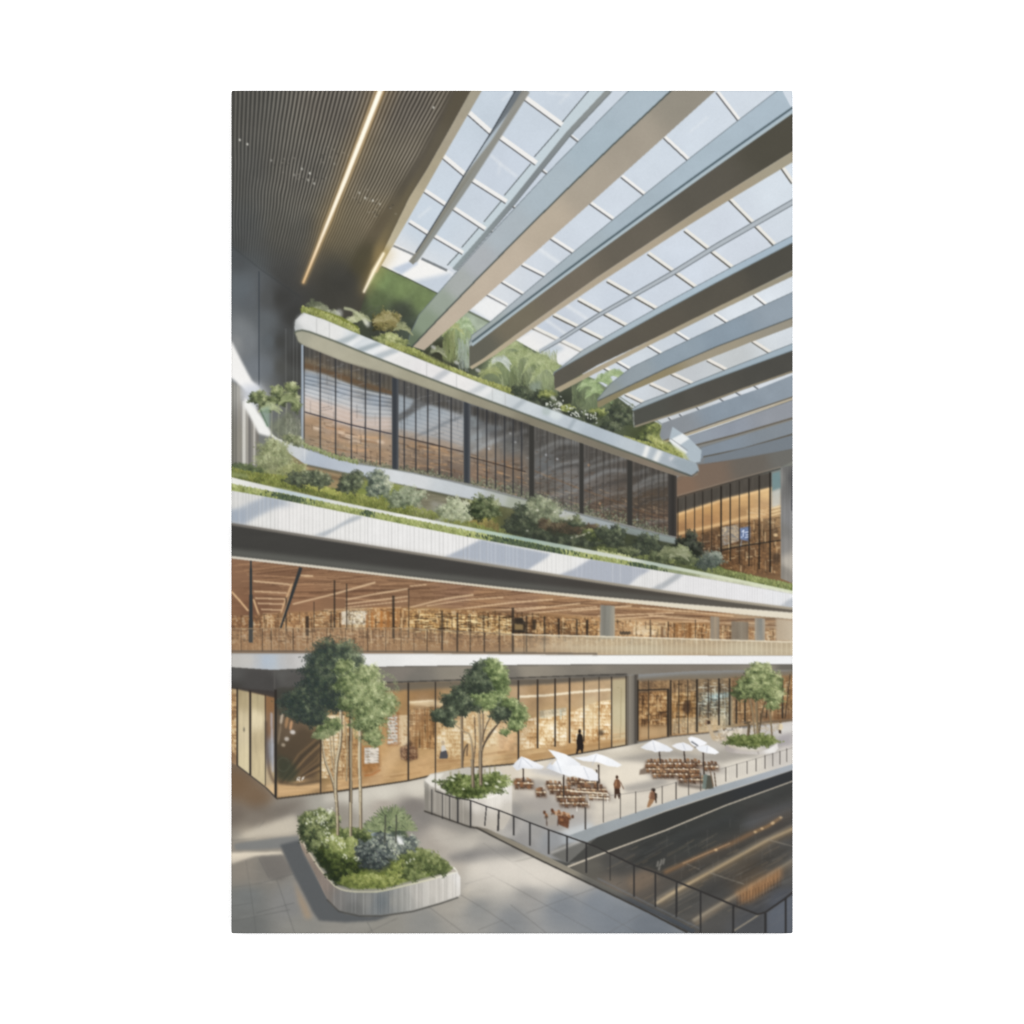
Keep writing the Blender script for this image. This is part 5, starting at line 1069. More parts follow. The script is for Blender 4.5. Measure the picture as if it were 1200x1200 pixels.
    shelves([(631, 840), (664, 834), (664, 874), (631, 876)], 4.3, .01, ['#946d44', '#c8a06a', '#e6cfa2', '#f5ecd6'], 45, .95)
    shelves([(668, 834), (700, 822), (717, 820), (717, 866), (690, 872), (668, 872)], 4.2, .03, ['#8f673f', '#c39660', '#e5cb9c', '#f6ecd4'], 46, .95)
    clutter([(632, 833), (664, 829), (664, 838), (632, 842)], 90, ['#9fa59a', '#cfcdb8', '#e9e3cc', '#8d8a78'], (1, 3), (1, 3), 41, None, .6); line([(657, 832), (657, 843)], 1.2, '#a6c3c4', .6, .5, own=False)
    fill([(684, 818), (700, 816), (700, 850), (684, 852)], '#d8c294', .45, 2, own=False); 
    line([(609, 816.5), (640, 815), (672, 811.5), (716, 808)], 2.6, '#eee2c6', .9, .6, own=False)
    line([(480, 823), (508, 821)], 1.6, '#f0e0bd', .8, .6, own=False)
    fill([(717.5, 797), (733, 796), (733, 873), (717.5, 876)], idw([(722, 805, '#b3a684'), (730, 840, '#c4b894'), (722, 865, '#cbb993')]), .9, .6, own=False)
    line([(723, 806), (728, 806), (727, 866), (723, 868)], 1, '#a0926f', .7, .4, own=False)
    fill(ell(704.5, 859, 3, 4), '#52453a', .8, .8, own=False)
    # floor boards, bright by the glass
    r = np.random.RandomState(4)
    for k in range(60):
        x = 380 + r.rand() * 330; y = at(SH_B, x) - 2 - r.rand() * 15; L = 15 + r.rand() * 30
        line([(x, y), (x + L, y - L * .14)], 1 + r.rand(), ['#d9b685', '#b28a5c', '#c9a26e', '#a37c50'][k % 4], .45, .6, own=False, clip=SH_T + SH_B[::-1])
    line([(x, y - 5) for x, y in SH_B[6:]], 5, '#a97f50', .55, 1.5, own=False)
    for p, w in [([(430, 930), (478, 860), (500, 815)], 16), ([(560, 905), (600, 840), (610, 800)], 20), ([(640, 890), (700, 810)], 14)]: line(p, w, '#e9e2d2', .13, 4, own=False, clip=SH_T + SH_B[::-1])
    for p, w in [([(455, 920), (500, 850), (515, 810)], 12), ([(590, 900), (640, 810)], 12)]: line(p, w, '#4a4036', .14, 4, own=False, clip=SH_T + SH_B[::-1])
    # dark header and reflections of the soffit
    fill([(324, 806), (480, 799.5), (600, 796), (640, 795), (735, 790), (735, 794.5), (640, 802), (607, 803.5), (510, 806), (478, 808.5), (376, 812), (324, 820)], idw([(340, 812, '#4c4b45'), (440, 806, '#6b655c'), (520, 802, '#6a645a'), (620, 800, '#5f5b54'), (700, 795, '#5c5852')]), .85, .8, own=False)
    line([(354, 803.5), (480, 798.8), (600, 794.6), (700, 791), (735, 790)], 1.3, '#44413d', .8, .4, own=False)
    for k, (p, w, c, a) in enumerate([([(400, 808), (470, 806)], 6, '#6d6a60', .6), ([(480, 806), (535, 804)], 7, '#7b705e', .6)]): line(p, w, c, a, 2, own=False)
    part('mullion', None, S1)
    for x, y0, y1, w in [(375.7, 806, 932, 1.8), (478.6, 800, 916, 1.8), (510.3, 799, 924, 1.8), (541.5, 822, 903, 1.6), (607.4, 797, 894, 1.8), (629.8, 796, 877, 2), (650.5, 795, 875, 2), (667.5, 794, 871, 2), (684.4, 794, 869, 1.6), (702, 793, 878, 1.4), (716.6, 793, 876, 1.6), (733.8, 792, 873, 1.4)]:
        if x > 376: part('mullion', None, S1)
        line([(x, y0), (x, y1)], w, '#403a35', .92, .25)
    line([(323, 808), (323, 937)], 3.4, '#3d3935', 1, .3)
    line(SH_B, [3, 2, 1.8], '#4f463b', .95, .4)
    fill([(400, 929), (480, 916), (510, 910), (541, 904), (560, 901), (560, 899)] , '#4f463b', .3, .4, own=False)
    part('printed_pier', 'grey pier between the two printed shops')
    fill([(735, 792), (748, 790), (748, 871), (735, 874)], lin((735, 0), (748, 0), [(0, '#5d574f'), (.2, '#8a8377'), (.55, '#79736a'), (.75, '#55504a'), (1, '#6c655c')]), 1, .4)

    part('printed_shopfront', 'printed second shop with dark door frames behind the plaza'); S2 = CUR[0]
    s2 = [(747, 796), (800, 792), (930, 787), (930, 846), (860, 852), (828, 859), (786, 863), (748, 869)]
    fill(s2, noisy(idw([(755, 802, '#7d664e'), (770, 820, '#8a6a49'), (770, 845, '#866848'), (765, 862, '#a48158'), (795, 805, '#8c7254'), (800, 830, '#8f6c49'), (800, 855, '#b08c62'), (830, 805, '#7f705a'), (835, 820, '#8aa0a0'), (845, 835, '#8f8f7a'), (835, 850, '#b1946e'),
                        (870, 805, '#856a4e'), (870, 835, '#9a7a55'), (905, 805, '#8a6b4b'), (905, 835, '#a37d55'), (925, 820, '#9a7850'), (925, 843, '#8d7a66'), (900, 842, '#8f7b62')]), .1, 6, 5), 1, .4)
    shelves([(748, 812), (784, 810), (784, 848), (748, 850)], 4.6, .01, ['#4a3a2e', '#7d5b3d', '#b58a58', '#e0c390'], 51, .85); lattice([(748, 812), (784, 810), (784, 850), (748, 852)], 26, 20, 74)
    clutter([(748, 797), (860, 795), (860, 812), (748, 810)], 260, ['#b58f62', '#7a5f46', '#d0ab78', '#5d4b3a'], (1, 4), (1, 2), 52, None, .45)
    shelves([(787, 812), (817, 810), (817, 846), (787, 848)], 5, .0, ['#5e4531', '#98703f', '#c79a62', '#e3c898'], 53, .65); lattice([(787, 800), (817, 799), (817, 858), (787, 860)], 44, 40, 75)
    fill(ell(805, 829, 5, 8), '#4a3a31', .8, 1.2, own=False)
    clutter([(818, 812), (856, 810), (856, 842), (818, 844)], 420, ['#cfd6cc', '#8f9d94', '#5a5d54', '#e4dcc3', '#a98a5e', '#443f38', '#b99b6e', '#7a6248'], (1, 2.4), (1, 2.4), 54, None, .7)
    fill([(828, 815), (854, 811), (855, 817), (829, 821)], '#8fb4b8', .6, 1, own=False); lattice([(818, 800), (856, 798), (856, 850), (818, 852)], 60, 60, 76, lite='#dfe3d4')
    clutter([(788, 842), (850, 838), (850, 856), (788, 860)], 260, ['#d6b98a', '#e7d9b8', '#9b7750', '#b8b49c'], (1, 4), (1, 2), 55, None, .55)
    clutter([(858, 798), (930, 794), (930, 842), (858, 848)], 420, WARM + ['#5a4332', '#8b6844'], (1, 2.6), (1, 4), 56, None, .4); lattice([(858, 798), (930, 794), (930, 842), (858, 848)], 60, 50, 77)
    fill([(750, 853), (784, 851), (784, 862), (750, 866)], '#c6a77c', .6, 1.5, own=False)
    fill([(895, 840), (928, 836), (928, 843), (895, 845)], '#7d5c3f', .7, 1, own=False)
    fill([(747, 794), (800, 790), (930, 785), (930, 791), (860, 793), (800, 796), (748, 798)], '#7e776b', .85, 1, own=False)
    part('door_frame', 'dark door frame of the second printed shop', S2)
    for p, w in [([(747.5, 797), (747.5, 868)], 2.4), ([(760, 797), (760, 866)], 1.2), ([(783, 808), (783, 864)], 2.6), ([(748, 809), (784, 807.5)], 1.6), ([(786, 797), (786, 862)], 1.6), ([(795.5, 797), (795.5, 860)], 1), ([(806, 797), (806, 860)], 1.2), ([(816.6, 796), (816.6, 858)], 2.6),
                 ([(830, 796), (830, 842)], 1.4), ([(842.6, 795), (842.6, 850)], 1.8), ([(855, 795), (855, 850)], 1.6), ([(863, 820), (863, 848)], 2), ([(873, 820), (873, 848)], 1.6), ([(917, 794), (917, 842)], 1.8), ([(900, 800), (898, 842)], 1.2), ([(926, 790), (920, 842)], 1)]:
        line(p, w, '#3c3732', .9, .3)
    line([(748, 869), (786, 863), (828, 859), (900, 846), (930, 844)], 1.6, '#6a5c4c', .85, .5)

def paint_plaza():
    part('printed_plaza', 'printed pale stone plaza with soft shadows'); P = CUR[0]
    ground = [(268, 892), (277, 897), (294, 910), (312, 924), (324, 937), (400, 928), (478, 916), (510, 909), (541, 902), (607, 896), (674, 885), (735, 874), (786, 864), (828, 860), (930, 845), (930, 1100), (268, 1100)]
    fill(ground, noisy(idw([(275, 915, '#77685a'), (300, 940, '#7b6f64'), (275, 950, '#7c736b'), (330, 950, '#8c8883'), (380, 940, '#a3a29d'), (400, 955, '#95918b'), (350, 965, '#8c8884'), (450, 930, '#c3c2bc'), (490, 925, '#c9c6bf'), (420, 935, '#bcbbb5'), (450, 945, '#aaa49e'), (485, 945, '#8a8785'),
                        (300, 962, '#9b958d'), (290, 975, '#a9a297'), (330, 970, '#a19b93'), (280, 984, '#8f8b85'), (310, 1020, '#817f7c'), (280, 1015, '#8b8782'), (290, 1050, '#777c7f'), (290, 1085, '#717577'), (340, 1060, '#85878a'), (350, 1088, '#8a8b8a'), (400, 1088, '#8f8f8d'), (450, 1084, '#8f8f8c'),
                        (500, 1080, '#8d8f90'), (490, 960, '#8b8887'), (520, 975, '#b1ada8'), (510, 990, '#a8a39e'), (550, 987, '#b5b2ad'), (560, 1000, '#8e8d8d'), (600, 1000, '#9b9a98'), (530, 1015, '#b5b0aa'), (560, 1020, '#c6c2bc'), (600, 1018, '#cfccc8'), (625, 1025, '#cecbc7'), (560, 1040, '#b5b3af'), (590, 1030, '#c3c1bd'),
                        (540, 1050, '#a7a5a1'), (655, 1022, '#cbc9c5'), (680, 1035, '#a5a5a6'), (620, 1050, '#9a9b9d'), (560, 1065, '#8e9194'), (520, 1060, '#a2a09c'), (600, 1080, '#878c93'), (660, 1060, '#868d97'), (720, 1080, '#7f8895'), (700, 1060, '#858e9b'), (760, 1090, '#717a87'),
                        (620, 910, '#dbd6cc'), (600, 905, '#cfc9be'), (640, 930, '#cec8bf'), (720, 925, '#dad5cb'), (700, 950, '#c9c5be'), (740, 945, '#cac6bf'), (610, 960, '#a4a3a1'), (640, 960, '#b3b0ac'), (680, 970, '#b6bac0'), (720, 910, '#dcd7cd'), (720, 890, '#d9d5cc'), (700, 885, '#ccc7be'), (745, 905, '#dcd7ce'), (740, 930, '#d3cec6'), (710, 955, '#c5c1bb'), (800, 923, '#cdc8c0'),
                        (800, 870, '#b9b3a9'), (760, 872, '#bab5ac'), (860, 900, '#d3d0ca'), (880, 890, '#d6d3cd'), (840, 880, '#b7b5b2'), (910, 870, '#a9a7a9'), (915, 858, '#c6c5c6'), (850, 862, '#b5ac9f'), (780, 885, '#c9c5be'), (920, 882, '#cdcbca')], 3.4), .02, 16, 6, 3), 1, .5)
    r = np.random.RandomState(15)
    # big pale slabs, joints in perspective
    def joint(p, a=.45, c='#6d6d6e', f=.45): line(p, 1, c, a, f, own=False, clip=ground)
    for p in [[(566, 988), (603, 1012), (630, 1030), (668, 1050), (712, 1073), (748, 1094)], [(600, 1010), (628, 1003.5)], [(617, 1070), (655, 1056), (700, 1040)], [(713, 1093), (752, 1071)], [(598, 1060), (640, 1093)], [(492, 1055), (543, 1093)], [(532, 1044), (572, 1068), (604, 1090)],
              [(569, 1022), (612, 1045), (660, 1072), (700, 1094)], [(545, 1003), (571, 999)], [(560, 1090), (590, 1078)], [(430, 1093), (466, 1076)], [(545, 1036), (580, 1026)]]:
        joint(p, .42)
    for p in [[(271, 1040), (300, 1036), (330, 1029)], [(288, 1008), (293, 1040), (298, 1075), (300, 1093)], [(324, 1030), (335, 1062), (345, 1093)], [(300, 1070), (345, 1058)], [(271, 1080), (300, 1074), (340, 1066)], [(303, 1005), (316, 1030)], [(320, 1030), (345, 1024)], [(310, 962), (303, 970)], [(271, 985), (300, 982)], [(430, 1080), (437, 1093)], [(271, 1062), (296, 1058)]]:
        joint(p, .42, '#5f6264')
    for k in range(90):                            # fine streaks of the stone
        x = 275 + r.rand() * 520; y = 950 + r.rand() * 140
        line([(x, y), (x + 14 + r.rand() * 20, y + (2 - r.rand() * 7))], 1.2, '#ffffff' if k % 2 else '#50555a', .07, .8, own=False, clip=ground)
    # light and shade across the paving, as printed
    def sh(pts, c, a, f): fill(pts, c, a, f, own=False, clip=ground)
    sh([(268, 898), (300, 915), (324, 937), (300, 945), (268, 935)], '#7d654d', .6, 5)
    sh([(268, 950), (310, 945), (360, 938), (330, 958), (300, 968), (268, 972)], '#716a64', .6, 4)
    sh([(300, 970), (345, 955), (352, 965), (350, 978), (300, 982), (271, 984)], '#c8c2b6', .8, 2.6)
    sh([(274, 989), (290, 986), (308, 984), (330, 981), (350, 979.5), (352, 990), (330, 994), (300, 996), (276, 996)], '#7d8185', .9, 1.1)
    sh([(268, 999), (300, 998.5), (330, 998), (333, 1001.5), (300, 1003), (285, 1008), (268, 1014)], '#dbd3c5', .95, 1.1)
    sh([(268, 1010), (300, 1004), (303, 1040), (268, 1040)], '#8b8680', .5, 3)
    sh([(303, 1004), (330, 1001), (345, 1022), (330, 1032), (316, 1030)], '#716f6f', .65, 1.6)
    sh([(328, 990), (352, 984), (356, 1000), (372, 1030), (388, 1058), (405, 1070), (430, 1074), (458, 1073), (440, 1079), (405, 1081), (374, 1079), (366, 1068), (356, 1048), (346, 1029), (336, 1008)], '#5d6268', .95, 1.2)
    sh([(344, 1030), (350, 1042), (360, 1060), (366, 1076), (358, 1077), (350, 1058)], '#a4917c', .75, 2)
    sh([(480, 938), (500, 936), (500, 950), (470, 955), (455, 946)], '#7e7a7a', .55, 3)
    sh([(498, 950), (530, 962), (560, 972), (545, 978), (505, 966), (484, 958)], '#7c7b7b', .5, 3)
    sh([(522, 1003), (545, 997), (575, 992), (610, 992), (622, 997), (600, 1004), (560, 1009), (530, 1011)], '#7e7e81', .7, 3)
    sh([(560, 1016), (600, 1008), (640, 1008), (672, 1022), (690, 1034), (650, 1040), (600, 1034), (560, 1040), (540, 1036)], '#cbc8c4', .6, 5)
    sh([(540, 1044), (555, 1036), (548, 1050)], '#c9c4bb', .5, 2)
    sh([(690, 1042), (800, 1093), (640, 1093), (630, 1060)], '#76808f', .35, 8)
    line([(604, 1010), (628, 1004)], 1, '#86857f', .6, .4, own=False)
    sh([(604, 905), (650, 915), (700, 918), (730, 900), (748, 900), (745, 925), (700, 955), (660, 948), (602, 932)], '#dfd9ce', .45, 6)
    sh([(560, 1003), (620, 1005), (675, 1026), (640, 1036), (580, 1030), (545, 1022)], '#d5d2ce', .6, 6)
    sh([(505, 975), (540, 985), (600, 988), (560, 995), (515, 992)], '#c0bdb8', .5, 4)
    sh([(378, 931), (480, 917), (505, 916), (498, 928), (440, 936), (380, 942)], '#cfcdc7', .6, 3)
    # plaza: pools of light and grey shade
    sh([(740, 884), (790, 878), (820, 886), (850, 878), (900, 882), (850, 893), (790, 888), (755, 893), (712, 890)], '#a09d99', .9, 2.2)
    sh([(600, 915), (630, 912), (650, 918), (630, 925), (602, 922)], '#a19e9b', .8, 2.2)
    sh([(600, 940), (640, 934), (660, 945), (640, 950), (601, 952)], '#9f9c99', .8, 2.4)
    sh([(728, 922), (775, 912), (785, 918), (760, 926), (735, 928)], '#a3a19f', .9, 1.8)
    sh([(600, 960), (640, 950), (665, 968), (650, 985), (600, 965)], '#939496', .8, 3)
    sh([(645, 978), (690, 964), (700, 972), (668, 984), (650, 990)], '#c0c9d3', .7, 2)
    sh([(912, 862), (928, 858), (928, 874), (913, 874)], '#9694a0', .6, 2); sh([(916, 850), (930, 848), (930, 857), (912, 860)], '#cfd0d4', .7, 1.6)
    sh([(640, 888), (700, 882), (760, 878), (745, 885), (700, 890), (650, 900)], '#bdb8ae', .6, 2)
    fill(ground, '#fffaf0', 1, 0, 'mul')
    # sunken court at the lower right
    part('sunken_court', 'dark printed sunken court with warm reflected light', P); V = CUR[0]
    fill([(559, 969), (640, 1007), (700, 1036), (760, 1066), (812, 1095), (930, 1095), (930, 905), (860, 925), (780, 952), (700, 981), (650, 996), (600, 975)], '#4a4b49', 1, .4)
    fill([(560, 970), (601, 957), (668, 979), (690, 986), (672, 1012), (640, 1005), (600, 984)], noisy(idw([(575, 965, '#b1aba1'), (600, 965, '#b0aca6'), (625, 975, '#9c9a97'), (615, 985, '#8f8d8b'), (645, 985, '#8e9194'), (650, 1000, '#8c8c8c'), (670, 985, '#a3a9ad')]), .03, 8, 8), 1, .7)
    fill([(643, 1000), (660, 990), (688, 985), (700, 980), (712, 998), (672, 1012), (660, 1010)], '#65645f', .9, 1)
    line([(645, 1000), (662, 993), (680, 986)], 2, '#d3d0ca', .8, .8, own=False)
    fill([(268 + 397, 1014), (712, 998), (780, 968), (930, 908), (930, 1095), (812, 1095), (760, 1066), (700, 1036)], noisy(idw([(690, 1015, '#5d5a53'), (720, 1010, '#4c4b48'), (760, 1000, '#444543'), (720, 1040, '#6b6258'), (760, 1040, '#514e4a'), (800, 985, '#454745'), (850, 960, '#454745'), (900, 930, '#4a4b49'),
                        (860, 990, '#4b4a47'), (900, 960, '#504d4a'), (800, 1020, '#4b4a47'), (800, 1050, '#4f4e4b'), (840, 1060, '#504f4d'), (880, 1030, '#60564a'), (915, 1020, '#57544f'), (920, 1060, '#565a62'), (880, 1085, '#4c4e52')]), .05, 20, 6), 1, .5)
    fill([(700, 981), (780, 951), (860, 925), (930, 902), (930, 916), (860, 940), (780, 973), (700, 1003), (665, 1012)], idw([(710, 985, '#474744'), (800, 950, '#40413f'), (900, 918, '#3e4042')]), 1, .5)
    line([(665, 1016), (700, 1002.5), (712, 998), (780, 973), (850, 944), (930, 915)], [2.2, 1.6, 1.2], '#cfc3ae', .9, .35)
    def glow(p, w, c, a=.7, f=1.2): line(p, w, c, a, f, own=False)
    glow([(778, 1023), (800, 1013), (830, 999), (856, 989), (884, 975)], 3.5, '#a5784f', .75, 1.6); glow([(800, 1012), (856, 988)], 1, '#dcb184', .7, .5)
    glow([(884, 975), (900, 968), (915, 958)], 3, '#b98b57', .8, .9)
    for x, y in [(885, 975), (893, 971), (906, 964), (915, 958), (839, 996), (905, 965)]: fill(ell(x, y, 1.8, 1.3), '#edc893', .85, .6, own=False)
    line([(770, 1056), (830, 1022), (900, 984), (930, 970)], [5, 4, 4], '#c9a777', .55, 2.2, own=False)
    line([(772, 1060), (832, 1025), (901, 987), (930, 973)], 6, '#8d7759', .5, 3, own=False)
    line([(768, 1059), (796, 1042), (830, 1023), (900, 984), (930, 971)], [2.6, 1.4, 1.2], '#e4cb9f', .85, .8, own=False)
    line([(766, 1056), (800, 1034), (832, 1018), (880, 992), (930, 966)], 2, '#807e78', .5, 1, own=False)
    line([(814, 1082), (866, 1047), (930, 1010)], [7, 4], '#8f7c63', .6, 2, own=False); line([(812, 1079), (840, 1062), (866, 1047), (930, 1007)], [3, 1.2], '#b4a88f', .75, .9, own=False)
    fill([(862, 1046), (880, 1036), (916, 1016), (916, 1030), (880, 1056), (868, 1058)], noisy('#a8784d', .2, 1.5, 12), .75, 2.4, own=False)
    for k in range(15): line([(864 + k * 3.6, 1050 - k * 1.6), (864 + k * 3.6, 1064 - k * 1.8)], 1, '#503f33', .5, .4, own=False)
    line([(830, 1022), (850, 1029), (872, 1036)], 1.2, '#8c8577', .7, .5, own=False); line([(804, 1012), (820, 1019)], 1, '#8d8679', .6, .5, own=False); line([(900, 984), (915, 988), (930, 992)], 1.2, '#8f8778', .7, .5, own=False)
    fill([(733, 1032), (742, 1024), (757, 1018), (775, 1028), (760, 1040), (742, 1048)], '#87705a', .6, 3, own=False)
    for x, y in [(770, 1012), (774, 1010), (777, 1009), (772, 1016)]: line([(x, y + 4), (x + 1.5, y - 3)], 1.6, '#bcb6aa', .6, .7, own=False)
    line([(858, 1092), (880, 1078), (892, 1070)], 1.4, '#b9a98a', .7, .5, own=False)
    fill([(868, 965), (880, 955), (930, 938), (930, 950), (880, 972)], '#63686e', .35, 3, own=False)
    for k in range(24): line([(868 + k * 2.5, 966 - k * .8), (868 + k * 2.5, 976 - k * .8)], 1, '#8d9094', .18, .4, own=False)
    line([(915, 990), (930, 986), (930, 1030), (915, 1035)], 8, '#7b7d80', .3, 3, own=False)
    fill([(898, 1070), (930, 1048), (930, 1095), (898, 1095)], '#5b6370', .75, 2, own=False)
    for k in range(40):
        x = 700 + r.rand() * 220; y = 1005 + r.rand() * 75
        line([(x, y), (x + 25, y - 13)], 1.4, ['#6b665e', '#3f403f', '#77706a'][k % 3], .2, .9, own=False, clip=[(712, 1000), (930, 925), (930, 1090), (812, 1090), (720, 1045)])
    cc = [(712, 1000), (780, 974), (930, 918), (930, 1095), (812, 1095), (760, 1066), (700, 1036)]
    for p, w, c, a in [([(700, 1080), (930, 950)], 12, '#6b5a4a', .22), ([(740, 1095), (930, 990)], 9, '#3a3a39', .3), ([(720, 1025), (930, 925)], 7, '#3b3c3d', .3), ([(780, 1095), (930, 1015)], 7, '#7b6a58', .2), ([(715, 1012), (860, 955)], 3, '#5f6467', .25)]:
        line(p, w, c, a, 3, own=False, clip=cc)
    rr = np.random.RandomState(31)
    for k in range(120):
        x = 705 + rr.rand() * 215; y = 985 + rr.rand() * 105; L = 6 + rr.rand() * 30
        line([(x, y), (x + L, y - L * .52)], 1, ['#8d7f6c', '#333433', '#6d6f70', '#a98d68'][k % 4], .22, .5, own=False, clip=cc)
    for k in range(40):
        x = 760 + rr.rand() * 160; y = 960 + rr.rand() * 80
        line([(x, y), (x, y + 5 + rr.rand() * 12)], 1, '#85807a', .16, .5, own=False, clip=cc)
    # grey ledge
    part('ledge', 'blue grey ledge around the sunken court', P)
    fill([(667, 979), (700, 967), (790, 937.5), (840, 921.5), (880, 910), (930, 895), (930, 901.5), (860, 924), (780, 950), (700, 981), (688, 987)], noisy(idw([(680, 980, '#959c9f'), (740, 960, '#979fa3'), (820, 934, '#9aa2a7'), (920, 899, '#a2a9b0')]), .02, 10, 10), 1, .4)

def paint_people_tables():
    P = [i for i, q in enumerate(PARTS) if q[0] == 'printed_plaza'][0]
    # furniture
    def chair(x, y, h, c, r):
        d = (hx(c) * .55).tolist()
        fill([(x - 1.6, y - h), (x + 1.7, y - h + .4), (x + 1.8, y - h * .35), (x - 1.5, y - h * .4)], c, .92, .3)
        fill([(x - 1.7, y - h * .42), (x + 2.3, y - h * .38), (x + 2.1, y), (x + 1.2, y), (x + 1, y - h * .2), (x - .9, y - h * .2), (x - 1.2, y), (x - 1.9, y)], d, .7, .5)
    def table_group(lab, boxes, seed, n, region):
        r = np.random.RandomState(seed)
        for x, y, w, h in boxes: fill([(x - 3, y + h * .5), (x + w + 6, y + h * .6), (x + w + 10, y + h + 4), (x + 2, y + h + 4)], '#8f8a86', .4, 2, own=False)
        part('printed_cafe_tables', lab)
        for x, y, w, h in boxes: fill([(x - 1, y - 1), (x + w, y), (x + w + 1, y + h + 2), (x, y + h + 1)], noisy('#685040', .35, 2.2, 1.8, seed), .72, .8)
        for x, y, w, h in boxes:
            for k in range(int(w / 4.3)):
                chair(x + 2 + k * 4.3 + r.randn() * .5, y + h * .42 + r.randn() * .5, 5.6, ['#96704f', '#805d43', '#ab8663', '#6f523f', '#8b664a'][r.randint(5)], r)
            fill([(x, y + h * .42), (x + w, y + h * .5), (x + w - 1, y + h * .72), (x + 1, y + h * .66)], '#4f3a2e', .75, .5)
            fill([(x, y + h * .30), (x + w, y + h * .38), (x + w, y + h * .58), (x, y + h * .5)], noisy('#dcc6a2', .12, 2.5, 2), .92, .35)
            for k in range(int(w / 5)):
                if r.rand() < .8: chair(x + 3 + k * 5 + r.randn() * .6, y + h + 1.5 + r.randn() * .5, 5.2, ['#8f6849', '#765640', '#a27c5b', '#634a39'][r.randint(4)], r)
            for k in range(int(w / 6)): fill(ell(x + 3 + k * 6 + r.rand() * 2, y + h * .36, 1, 1), ['#f4efe4', '#6b4a38', '#e9dcc4'][r.randint(3)], .85, .3)
        clutter(region, n, ['#b07a50', '#6c4632', '#d9c3a0', '#4d382c', '#c4956a', '#946341'], (1, 2.6), (1, 2.4), seed, None, .0, False)
    fill([(602, 925), (650, 935), (700, 955), (690, 962), (640, 975), (636, 955), (600, 935)], '#a39d97', .6, 3, own=False); fill([(600, 940), (612, 945), (606, 972), (594, 974)], '#8f8c88', .6, 2, own=False)
    table_group('printed cafe chairs under the leftmost parasol', [(603, 914, 22, 9), (628, 925, 12, 8)], 1, 150, [(601, 912), (608, 910), (628, 918), (642, 924), (638, 936), (628, 936), (600, 927)])
    for x in (604, 611, 620, 632): fill(ell(x, 917 + (x - 604) * .3, 2.4, 3), '#8f6445', .8, .5)
    table_group('long printed cafe tables left of the standing waiter', [(640, 918, 18, 6), (664, 914, 38, 6), (644, 923, 30, 7), (676, 922, 34, 7), (652, 931, 34, 7), (690, 929, 24, 7), (656, 939, 34, 6)], 2, 420, [(641, 920), (665, 913), (700, 914), (716, 922), (722, 936), (700, 948), (655, 948), (644, 936)])
    for p in [[(668, 927), (712, 930)], [(690, 934), (714, 936)]]: line(p, 1.6, '#eadfc6', .95, .35)
    for x, y in [(664, 936), (690, 938), (676, 945), (700, 930), (712, 934)]: line([(x, y), (x, y + 6)], 1, '#f0ebe0', .8, .3)
    part('printed_cafe_tables', 'small printed cafe table nearest the glass railing')
    fill([(640, 953), (652, 951), (653, 966), (641, 968)], '#a39b90', .75, .8)
    fill([(653, 953), (668, 956), (666, 971), (654, 966)], noisy('#6f4630', .2, 2, 3), .9, .5)
    fill([(648, 950), (668, 953), (667, 957), (650, 955)], '#c19a78', .9, .4)
    for x, y in [(640, 957), (648, 953), (655, 953), (661, 955), (667, 959), (658, 963)]: chair(x, y + 2, 6, ['#85593f', '#9c6d4b', '#6a4a38'][int(x) % 3], None)
    for x, y in [(638, 952), (647, 949.5), (671, 957)]: fill(ell(x, y, 1.6, 2.1), '#5e3d2b', .9, .4)
    line([(640, 955), (641, 968)], 1.3, '#4f4038', .8, .4); line([(654, 960), (653.5, 968)], 1.2, '#4f4038', .8, .4)
    table_group('wide printed cafe tables under the right parasols', [(757, 893, 66, 5), (756, 899, 64, 6), (764, 905, 56, 6), (795, 911, 32, 6), (824, 896, 18, 6)], 3, 420, [(751, 896), (760, 893), (824, 894), (842, 898), (842, 905), (828, 912), (824, 920), (795, 916), (757, 910), (749, 905)])
    fill([(793, 917), (826, 922), (824, 925), (795, 921)], '#5a5048', .7, .8)
    fill([(750, 902), (757, 899), (757, 907), (749, 908)], '#7c6c5e', .9, .6)
    part('printed_bin', 'dark green printed bin at the end of the right tables')
    fill([(825, 908), (834, 909), (836, 924), (826, 925)], '#5b5a50', 1, .4); fill([(824, 906), (829, 908), (827, 925), (823, 924)], '#6f8078', .9, .4)
    line([(837, 905), (839, 922)], 1.2, '#57483b', .9, .3); line([(832, 902), (836, 922)], 1.2, '#77604c', .9, .3)
    # parasols
    def parasol(lab, polys, pole, folds=()):
        part('printed_parasol', lab)
        if pole: line([pole[0], pole[1]], [1.6, 1.8], '#4d433c', 1, .25)
        for pts, c in polys:
            fill(pts, c, 1, .35)
        for p in folds: line(p, 1, '#b6bcc6', .7, .4, own=False)
    parasol('leftmost white printed parasol', [([(600.5, 898), (604, 893), (611, 886.5), (616, 888), (627, 893), (638, 898.5), (634, 901.5), (623, 901), (612, 900.5), (606, 903)], idw([(608, 893, '#dadde2'), (614, 890, '#eceef1'), (628, 896, '#e5e6e9'), (606, 900, '#d0d3d9')]))],
            ((613, 900), (613.6, 916)), [[(611, 888), (608, 900)], [(612, 888), (624, 899)]])
    fill([(618, 902), (650, 900), (672, 908), (655, 910), (630, 906)], '#b1b1b4', .7, 2, own=False)
